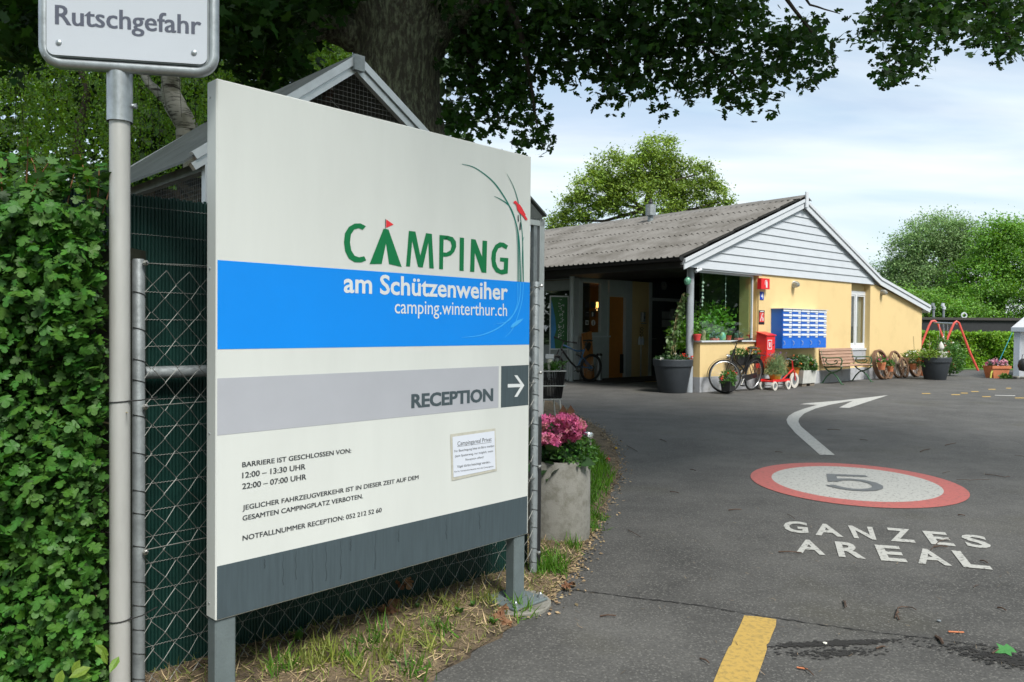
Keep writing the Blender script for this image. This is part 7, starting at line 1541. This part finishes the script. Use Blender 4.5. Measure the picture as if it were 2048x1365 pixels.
# low shrubs under the trees at ground, beside the aviary
us = thing('undergrowth', 'low dark shrubs growing between aviary and birch', 'shrubs', (-4, 8, 0), 0)
P = clumps([((-5.0, 9.0, .9), (2.2, 1.4, 1.0)), ((-2.6, 11, 1.0), (2.2, 1.6, 1.2))], 260, 40, .22, .4, .8); P = P[P[:, 2] > 0]
leaf_mesh('foliage', OVAL, P, .10*(.6+.8*rg.random(len(P))), m_lf, us, nb=(0, -.3, .8), spread=.8, kind='stuff')

# field maple hedge at the left edge
hg = thing('field_maple_hedge', 'dense field maple hedge with lobed leaves at the left edge beside the sign pole', 'hedge', (-2.0, 2.6, 0), 0)
hx0, hx1 = -3.2, -1.245
m_core = mat('hedge_core_shade', (.018, .022, .010), .95, var=.5, vscale=30)  # solid hedge core, the shade between leaves is put into its colour
def hface(x): return 2.34+(x-hx1)*-.03+.5*(max(0, (x-hx1+.04)))*0
htop = 1.66
n = 19000; X = rg.uniform(hx0, hx1, n)**1; X = hx1-(np.abs(rg.normal(size=n))*.55); X = X[X > hx0]; n = len(X)
Z = rg.uniform(.02, htop, n); D = np.abs(rg.normal(size=n))*.11; Y = np.array([hface(x) for x in X])+D-.05
Y += .03*np.sin(X*9+Z*7)+.025*np.sin(Z*13)
P = np.stack([X, Y, Z], 1); front = np.argsort(D)
# top fringe
n2 = 900; X2 = hx1-np.abs(rg.normal(size=n2))*.6; P2 = np.stack([X2, rg.uniform(2.3, 3.0, n2), htop+rg.normal(size=n2)*.05+.03*np.sin(X2*11)], 1)
vis = [i for i in front if X[i] > -1.62][:290]
proto = None
tmpl_ = MAPLE
T_, F_ = tmpl_
protos = []
for v in range(3):
    me = bpy.data.meshes.new('leaf'); k_ = np.array(T_, float).copy(); k_[:, 2] += (.10*np.sin(k_[:, 0]*5+v)*.6-.10*(k_[:, 1]-.3)**2*(v+1)); me.from_pydata([tuple(p) for p in k_], [], F_); me.materials.append(m_lh); protos.append(me)
Ih = mw(hg).inverted()
def leaf_M(p, s_, nb, sp, yb):
    nn_ = Vector(nb)+Vector([rnd.gauss(0, sp) for _ in range(3)]); nn_.normalize(); yv = Vector(yb)+Vector([rnd.gauss(0, .7) for _ in range(3)]); yv -= nn_*yv.dot(nn_); yv.normalize(); xv = yv.cross(nn_)
    M_ = Matrix((xv, yv, nn_)).transposed().to_4x4(); return Matrix.Translation(Vector(p)) @ M_ @ Matrix.Scale(s_, 4)
for i in vis:
    o = bpy.data.objects.new('leaf', protos[rnd.randrange(3)]); COL.objects.link(o); o.parent = hg; o.matrix_local = Ih @ leaf_M(P[i]-np.array([0, .02, 0]), rnd.uniform(.028, .046), (.15, -.6, .7), .55, (0, -.3, -.6))
P = P[:]
mask = np.ones(n, bool); mask[vis] = False; PP_ = np.concatenate([P[mask], P2]); PP_ = PP_[(PP_[:, 0] < -1.27-.50*np.maximum(0, PP_[:, 1]-2.40))]
leaf_mesh('foliage', MAPLE, PP_, rg.uniform(.018, .038, len(PP_)), m_lh, hg, nb=(.1, -.55, .75), spread=.6, yb=(0, -.2, -.8), yspread=.8, kind='stuff')
mb = MB(); mb.box(hx0, hx1-.06, 2.56, 3.05, 0, htop-.10); mb.build('shade_core', m_core, hg, world=True)
for k in range(60):
    x = hx1-abs(rnd.gauss(0, .35))-.02; z = rnd.uniform(.05, htop-.05); mb = MB(); mb.tube([(x, 2.50, z), (x+rnd.uniform(-.1, .1), 2.36, z+rnd.uniform(-.05, .12))], [.003, .0015], 4); mb.build('twig', m_cane if k % 2 else m_bark2, hg, world=True)
m_shoot = mat('reddish_shoot', (.24, .11, .045), .7, var=.2)
for (a, b_) in (((52, 345), (55, 275)), ((80, 360), (52, 298)), ((40, 405), (112, 303)), ((100, 410), (80, 370)), ((0, 300), (20, 340)), ((182, 405), (172, 350)), ((193, 395), (198, 332)), ((180, 410), (160, 310)), ((205, 395), (238, 330)), ((130, 400), (150, 340)), ((4, 360), (-6, 300)), ((70, 400), (118, 372))):
    p, q = AT(a[0], a[1], 2.45), AT(b_[0], b_[1], 2.45+rnd.uniform(-.1, .1)); mb = MB(); mb.tube([p-Vector((0, 0, .05)), p.lerp(q, .5)+Vector((.004, 0, 0)), q], [.0024, .002, .001], 5); mb.build('shoot', m_shoot, hg, world=True)
    for j in range(7):
        t_ = rnd.uniform(.3, 1.05); o = bpy.data.objects.new('leaf', protos[rnd.randrange(3)]) if j < 0 else None
    Q = np.array([tuple(p.lerp(q, rnd.uniform(.25, 1.05))) for _ in range(9)])+rg.normal(size=(9, 3))*.012; leaf_mesh('shoot_leaves', MAPLE, Q, rg.uniform(.016, .04, 9), m_lh, hg, nb=(0, -.4, .9), spread=.5, kind='stuff')
Q = []; 
for k in range(240): 
    px = rnd.uniform(-10, 236); top_y = 350+18*math.sin(px*.03)+14*math.sin(px*.11); Q.append(tuple(AT(px, top_y+abs(rnd.gauss(0, 24)), rnd.uniform(2.36, 2.75))))
Q = np.array(Q); Q = Q[(Q[:, 0] < -1.27-.50*np.maximum(0, Q[:, 1]-2.40))]
leaf_mesh('top_foliage', MAPLE, np.array(Q), rg.uniform(.03, .055, len(Q)), m_lh, hg, nb=(0, -.3, 1), spread=.45, kind='stuff')
# plain oval leaved weeds at the foot
for px, py, s_ in ((238, 1313, .05), (182, 1335, .06), (160, 1320, .05), (125, 1340, .055), (205, 1300, .045), (190, 1290, .05), (150, 1350, .05)):
    o = bpy.data.objects.new('oval_leaf', bpy.data.meshes.get('oval_leaf') or bpy.data.meshes.new('oval_leaf'))
    if not o.data.vertices: o.data.from_pydata([tuple(p) for p in OVAL[0]], [], OVAL[1]); o.data.materials.append(m_leafy)
    COL.objects.link(o); o.parent = hg; o.matrix_local = Ih @ leaf_M(tuple(AT(px, py, 2.22)), s_, (0, -.9, .4), .3, (.2, 0, -.5))

# far trees
def far_tree(name, label, cx_, Y, lobes, ncl, nl, cr, ls, m, trunk_px, group=None, flat=.6, tm=m_bark2, branches=6, shell=.55):
    b_ = AT(cx_, 600, Y); o = thing(name, label, 'tree', (b_.x, Y, 0), 0, group); k = Y/FPX
    L_ = []
    for px, py, rx, rz in lobes:
        c = AT(px, py, Y); L_.append(((c.x, c.y+rnd.uniform(-.5, .5), c.z), (rx*k, min(rx, rz)*k, rz*k)))
    P = clumps(L_, ncl, nl, cr, shell, flat); leaf_mesh('crown', OVAL, P, ls*(.6+.8*rg.random(len(P))), m, o, nb=(0, -.3, .9), spread=.7, kind='stuff')
    mb = MB(); t_ = [AT(px, py, Y) for px, py in trunk_px]; t_ = [Vector((t_[0].x, Y, -.1))]+t_; rr = [.30*Y/40*(1-.8*i/(len(t_)-1))+.03 for i in range(len(t_))]; mb.tube(t_, rr, 10); mb.build('trunk', tm, o, world=True, smooth=True)
    for i in range(branches):
        px, py, rx, rz = lobes[i % len(lobes)]; st = t_[-1 if i % 2 else -2]; e = AT(px+rnd.uniform(-.5, .5)*rx, py-rnd.uniform(0, .6)*rz, Y+rnd.uniform(-.6, .3)); mb = MB(); mid = st.lerp(e, .5)+Vector((0, 0, -.3)); mb.tube([st, mid, e], [.12*Y/40, .07*Y/40, .03], 6); mb.build('limb', tm, o, world=True)
    return o
far_tree('round_tree', 'yellow green broad tree with dark limbs rising behind the ridge of the building', 1300, 38, [(1310, 310, 40, 32), (1230, 345, 50, 36), (1300, 345, 60, 40), (1370, 360, 60, 38), (1200, 385, 60, 36), (1140, 442, 40, 24), (1290, 400, 80, 50), (1400, 395, 60, 34), (1440, 412, 28, 20), (1170, 415, 40, 30), (1120, 450, 26, 16)], 540, 85, .23, .125, m_ly, [(1300, 520), (1290, 420), (1305, 350)], branches=14, shell=.7)
far_tree('willow_tree', 'tall grey green airy willow, the left one of the trees beyond the house corner', 1880, 52, [(1890, 465, 40, 35), (1850, 470, 45, 38), (1920, 480, 40, 36), (1870, 520, 70, 45), (1810, 505, 30, 36), (1820, 560, 50, 50), (1780, 545, 30, 22), (1870, 590, 80, 60), (1800, 590, 40, 40), (1940, 500, 30, 30)], 700, 85, .36, .14, m_lw, [(1880, 620), (1885, 540), (1880, 480)], flat=.8)
far_tree('leafy_tree', 'bright mid green tree right of the grey willow beyond the hedge', 2000, 48, [(2000, 470, 34, 30), (2045, 470, 30, 30), (1975, 500, 40, 34), (2030, 520, 60, 50), (1960, 570, 60, 54), (2020, 600, 80, 50), (2080, 540, 50, 70), (1990, 448, 14, 12), (1920, 610, 60, 36)], 700, 85, .34, .14, m_lr, [(2000, 630), (2005, 540), (1995, 470)])
far_tree('rear_bush', 'dark green bush mass beyond the hedge behind the grey willow', 1840, 46, [(1790, 610, 40, 30), (1850, 620, 50, 36), (1920, 632, 60, 30)], 300, 80, .35, .14, m_lr, [(1850, 640), (1850, 620)])
# trees on the far side of the drive, behind the viewer: mirrored in the panes and shading the light
for k, (x, y, r_, h_) in enumerate(((10, -11, 5, 10), (-5, -12, 5, 11), (24, -4, 5, 9), (27, 7, 5, 8), (26, 15, 4.5, 9), (32, 21, 4, 7))):
    o = thing('opposite_tree', ['broad green tree standing across the drive behind the viewer, nearest the gate', 'tall green tree behind the viewer to the left', 'broad green tree far right behind the viewer', 'round green tree right of the drive outside the view', 'tall green tree right of the drive facing the porch window', 'small green tree right of the tent'][k], 'tree', (x, y, 0), 0)
    P = clumps([((x, y, h_*.62), (r_, r_, h_*.42))], 240, 30, .5, .5, .7); leaf_mesh('crown', OVAL, P, .4*(.6+.8*rg.random(len(P))), m_lr, o, kind='stuff'); mb = MB(); mb.tube([(0, 0, 0), (0, 0, h_*.6)], [.35, .2], 10); mb.build('trunk', m_bark2, o)

# ------------------------------------------------------------------ grass, litter, twigs
def edge_mask(P, lo, hi):
    return np.array([in_poly(p[0], p[1], poly) and lo <= edge_dist(p[0], p[1]) <= hi for p in P])
m_gr1 = mat('grass_blade', (.075, .19, .014), .6, var=.3, vscale=4, island=.4, trans=.3); m_gr2 = mat('pale_grass_blade', (.20, .24, .05), .65, var=.3, vscale=4, island=.4, trans=.3); m_dry = mat('dry_straw', (.33, .25, .14), .85, var=.3, vscale=9, island=.5)
def blades(name, P, s, m, label, yb=(0, 0, 1.4), ys=.5): return leaf_mesh(name, BLADE, P, s, m, None, nb=(0, -1, 0), spread=1, yb=yb, yspread=ys, kind='stuff', label=label)
# lush strip right of the planter
gpoly = [G(*p) for p in [(1176, 1052), (1190, 1050), (1212, 1006), (1234, 955), (1236, 920), (1223, 887), (1200, 861), (1150, 845), (1100, 860), (1110, 960)]]
Q = []
while len(Q) < 9000:
    x, y = rnd.uniform(-.3, .9), rnd.uniform(4.2, 11.5)
    if in_poly(x, y, gpoly): Q.append((x, y, soil_h(x, y) if y < 8 and x < 1.3 else .008))
Q = np.array(Q); dens = np.array([min(1, edge_dist(x, y)/.12) for x, y, _ in Q]); Q = Q[rg.random(len(Q)) < dens]
blades('lawn_strip', Q, .075*(.5+.9*rg.random(len(Q))), m_gr1, 'lush green grass beside the concrete planter')
# sparse growth and straw under the sign
S_ = []; D_ = []
while len(D_) < 6500:
    x, y = rnd.uniform(-1.4, .6), rnd.uniform(2.2, 4.6)
    if in_poly(x, y, poly): D_.append((x, y, soil_h(x, y)+.004))
D_ = np.array(D_); leaf_mesh('dry_straw', BLADE, D_, .05*(.4+1.1*rg.random(len(D_))), m_dry, None, nb=(0, 0, 1), spread=.35, yb=(0, 0, 0.1), yspread=1, kind='stuff', label='dry brown straw lying on the soil below the sign')
TUFT = [(655, 1320, 1), (800, 1295, 1), (745, 1300, 0), (700, 1340, 0), (600, 1352, 1), (830, 1355, 0), (885, 1275, 0), (975, 1215, 1), (1110, 1145, 0), (1085, 1150, 0), (1120, 1130, 0), (1038, 1228, 0), (1190, 1060, 0), (1200, 1040, 0), (900, 1230, 1), (780, 1330, 1), (640, 1345, 1), (560, 1358, 0), (1150, 1100, 0), (1095, 1120, 0), (720, 1360, 1), (860, 1300, 1)]
for k, yl in ((0, m_gr1), (1, m_gr2)):
    Q = []
    for px, py, t_ in TUFT:
        if t_ != k: continue
        c = G(px, py); nn_ = 130 if (px, py) in ((1110, 1145), (1085, 1150)) else 60
        for _ in range(nn_): x, y = c.x+rnd.gauss(0, .035), c.y+rnd.gauss(0, .04); Q.append((x, y, max(0, soil_h(x, y))))
    Q = np.array(Q); blades('grass_tufts' if k == 0 else 'pale_grass_tufts', Q, .075*(.4+.9*rg.random(len(Q))), yl, 'green grass tufts along the foot of the sign' if k == 0 else 'yellowish grass tufts on the soil below the sign', ys=.65)
Q = []
while len(Q) < 5200:
    x, y = rnd.uniform(-1.3, .6), rnd.uniform(2.3, 4.6)
    if in_poly(x, y, poly): Q.append((x, y, soil_h(x, y)))
blades('thin_grass', np.array(Q), .035*(.5+rg.random(5200)), m_gr2, 'thin sparse grass on the soil below the sign', ys=.9)
# weeds with broad leaves
for i, (px, py, s_, lab) in enumerate(((597, 1300, .05, 'dark leafy weed at the foot of the wire fence near the left post'), (920, 1240, .035, 'small round leaved weed right of the middle of the soil strip'), (945, 1228, .03, 'tiny light green weed by the drive edge, left of the footing'), (835, 1235, .03, 'small weed beside the brown dead leaves at the fence'), (985, 1255, .03, 'bright green weed nearest the asphalt edge before the footing'), (778, 1335, .03, 'low weed between the pale grass tufts'))):
    c = G(px, py); o = thing('weed', lab, 'weed', (c.x, c.y, max(0, soil_h(c.x, c.y))), 0)
    for j in range(7): a = j*.9; mb = MB(); T0, F0_ = OVAL; M_ = Matrix.Rotation(a, 4, 'Z') @ Matrix.Rotation(R(rnd.uniform(20, 70) if i else rnd.uniform(50, 85)), 4, 'X') @ Matrix.Scale(s_*rnd.uniform(.7, 1.3), 4); mb.add([tuple(M_ @ Vector(p)) for p in T0], F0_); mb.build('leaf', m_leafg, o)
# brown dead leaves caught in the fence
m_dead = mat('dead_brown_leaf', (.17, .085, .04), .8, var=.35, vscale=14, island=.3)
dl_ = [(790, 1222), (800, 1232), (785, 1240), (812, 1215), (795, 1212), (1010, 1245), (1016, 1252), (1002, 1240), (905, 1180), (990, 1248), (1130, 1175), (1125, 1182), (830, 1205), (780, 1250)]
for k, (px, py) in enumerate(dl_):
    c = G(px, py); o = bpy.data.objects.new('dead_leaf', bpy.data.meshes.get('dead_leaf') or bpy.data.meshes.new('dead_leaf'))
    if not o.data.vertices: kk = np.array(MAPLE[0]); kk[:, 2] += .22*np.sin(kk[:, 0]*6); o.data.from_pydata([tuple(p) for p in kk], [], MAPLE[1]); o.data.materials.append(m_dead)
    COL.objects.link(o); h_ = .10 if k in (0, 3, 4, 8) else .02; o.matrix_world = leaf_M((c.x, c.y, max(0, soil_h(c.x, c.y))+h_), .055, (0, -.5, .8), .5, (0, 0, 0)); tag(o, 'curled brown dead leaf on the soil near the wire fence', 'leaf', 'curled brown dead leaves by the fence')
# litter along the asphalt edge
Q = []
for _ in range(2600):
    i = rnd.randrange(3, len(ep)-1); a, b_ = ep[i], ep[min(i+1, len(ep)-1)]; p = a.lerp(b_, rnd.random()); Q.append((p.x+rnd.gauss(.0, .045), p.y+rnd.gauss(0, .06), .009))
leaf_mesh('edge_litter', DIAM, np.array(Q), rg.uniform(.008, .030, len(Q)), mat('pale_litter', (.26, .19, .105), .85, var=.4, vscale=30, island=.6), None, nb=(0, 0, 1), spread=.3, kind='stuff', label='pale leaf litter along the edge of the asphalt')
Q = []
for _ in range(420):
    px, py = rnd.uniform(1150, 2048), 1365-rnd.random()**.6*560; c = G(px, max(py, 800)); Q.append((c.x, c.y, .006))
leaf_mesh('fine_debris', BLADE, np.array(Q), rg.uniform(.010, .035, len(Q)), mat('debris', (.19, .14, .085), .85, var=.5, vscale=30, island=.7), None, nb=(0, 0, 1), spread=.2, kind='stuff', label='tiny plant debris scattered on the asphalt')
m_twig = mat('dry_twig', (.075, .045, .03), .85, var=.3, vscale=20)
TW = [((1557, 1106), (1603, 1109)), ((1862, 1102), (1880, 1085), (1901, 1080)), ((1868, 1096), (1895, 1097)), ((1913, 961), (1940, 963), (1979, 961)), ((1970, 950), (2010, 957), (2020, 955)), ((1885, 948), (1900, 946)), ((2030, 912), (2048, 915)), ((1575, 1030), (1590, 1041)), ((1457, 1022), (1483, 1022)),
      ((1916, 1032), (1930, 1034)), ((1686, 1203), (1690, 1220)), ((1690, 1205), (1693, 1218)), ((1790, 1238), (1796, 1220), (1815, 1217), (1832, 1224)), ((1798, 1242), (1792, 1232), (1795, 1225)), ((1872, 1276), (1885, 1291)), ((1597, 1338), (1612, 1343), (1627, 1354)), ((1984, 1310), (2010, 1302)), ((1947, 1177), (1957, 1174)), ((1255, 893), (1275, 905)), ((1205, 868), (1222, 866)), ((1256, 1062), (1282, 1078)),
      ((1320, 880), (1333, 886)), ((1890, 892), (1912, 888)), ((1655, 860), (1680, 862)), ((1960, 1123), (1976, 1130)), ((1720, 880), (1735, 883)), ((1840, 905), (1860, 900)), ((1200, 1235), (1232, 1236)), ((1400, 1320), (1418, 1331)), ((1995, 1218), (2012, 1225)), ((1340, 985), (1358, 989)), ((1380, 940), (1392, 944)), ((1550, 905), (1565, 907)), ((1752, 1300), (1770, 1298))]
TWC = {}
for k, pts in enumerate(TW):
    P = [G(*p)+Vector((0, 0, .006+.004*(i % 2))) for i, p in enumerate(pts)]; c = P[0].copy(); c.z = 0; mb = MB(); r_ = rnd.uniform(.002, .0042)
    if k == 14: r_ = .008
    PPt = []
    for a, b_ in zip(P[:-1], P[1:]): PPt += [a-c, a.lerp(b_, .5)-c+Vector((rnd.uniform(-.006, .006), rnd.uniform(-.006, .006), .004))]
    PPt.append(P[-1]-c); mb.tube(PPt, [r_*(1-.4*i/len(PPt)) for i in range(len(PPt))], 5)
    o = mb.build('twig', m_twig); o.location = c
    lab = {0: 'straight twig lying left of the painted word AREAL', 1: 'forked twig lying across the painted word GANZES', 3: 'long dark twig right of the round speed marking', 14: 'short thick brown twig below the asphalt joint near the right edge'}.get(k)
    px_, py_ = pts[0]
    wh = 'right of the word AREAL' if px_ > 1900 and 1080 < py_ < 1200 else 'in the lower right corner' if px_ > 1900 and py_ > 1200 else 'right of the red ring' if px_ > 1830 and py_ > 885 and py_ < 1080 else 'beside the grass strip' if px_ < 1320 and py_ < 950 else 'on the bare asphalt left of the red ring' if px_ < 1500 and py_ < 1110 else 'near the head of the white arrow' if py_ < 930 else 'just above the asphalt joint' if py_ < 1245 else 'below the asphalt joint'
    TWC[wh] = TWC.get(wh, 0)+1
    if not lab: lab = ('thin dry twig ' if TWC[wh] == 1 else ['', '', 'another small twig ', 'third little twig ', 'fourth little twig ', 'fifth little twig ', 'sixth little twig ', 'seventh little twig ', 'eighth little twig ', 'ninth little twig ', 'tenth little twig ', 'last little twig '][min(TWC[wh], 11)])+wh
    tag(o, lab, 'twig', 'thin dry twigs scattered on the asphalt')
def splinter(px, py, l, w, m, label, nm='wood_splinter', rot=.0):
    c = G(px, py); mb = MB(); mb.bbox(-l/2, l/2, -w/2, w/2, .001, .007, .002); o = mb.build(nm, m); o.matrix_world = Matrix.Translation((c.x, c.y, .004)) @ Matrix.Rotation(rot, 4, 'Z'); return tag(o, label, 'splinter')
splinter(1912, 1268, .065, .008, m_terra, 'orange wood splinter lying above the asphalt joint at the right', rot=-.1); splinter(1604, 1341, .04, .006, m_terra, 'small orange splinter near the bottom centre of the asphalt', rot=-.4)
c = G(2026, 1306); o = bpy.data.objects.new('fallen_leaf', bpy.data.meshes.new('fallen_leaf')); o.data.from_pydata([tuple(p) for p in MAPLE_S[0]], [], MAPLE_S[1]); o.data.materials.append(mat('fresh_leaf', (.05, .20, .05), .5, var=.2)); COL.objects.link(o); o.matrix_world = leaf_M((c.x, c.y, .02), .085, (-.1, -.3, 1), .05, (-1, .4, 0)); tag(o, 'fresh green maple leaf lying on the asphalt in the lower right corner', 'leaf')
c = G(1232, 899); mb = MB(); mb.lathe([(0, 0), (.012, .004), (.015, .013), (.01, .022), (0, .025)], n=10); o = mb.build('fallen_fruit', mat('yellow_fruit', (.6, .36, .03), .5), smooth=True); o.location = (c.x, c.y, .002); tag(o, 'small yellow fruit on the asphalt beside the grass strip', 'fruit')
c = G(1215, 933); o = thing('red_flower', 'single small red flower in the grass strip', 'flower', (c.x, c.y, 0), 0)
leaf_mesh('petals', DIAM, np.array([(c.x, c.y, .07)])+rg.normal(size=(14, 3))*.010, .025, m_fred, o, kind='stuff'); mb = MB(); mb.cyl((0, 0, 0), (0, 0, .07), .0015, n=4); mb.build('stem', m_stem, o)
for i, (px, py, m__) in enumerate(((1650, 1290, m_fwhite), (1878, 1245, m_dtrim))):
    c = G(px, py); mb = MB(); mb.lathe([(0, 0), (.008, .002), (.009, .006), (0, .009)], n=7); o = mb.build('pebble', m__, smooth=True); o.location = (c.x, c.y, .003); tag(o, ['small white pebble in the dark dirt patch', 'tiny grey scrap on the asphalt above the joint'][i], 'pebble')
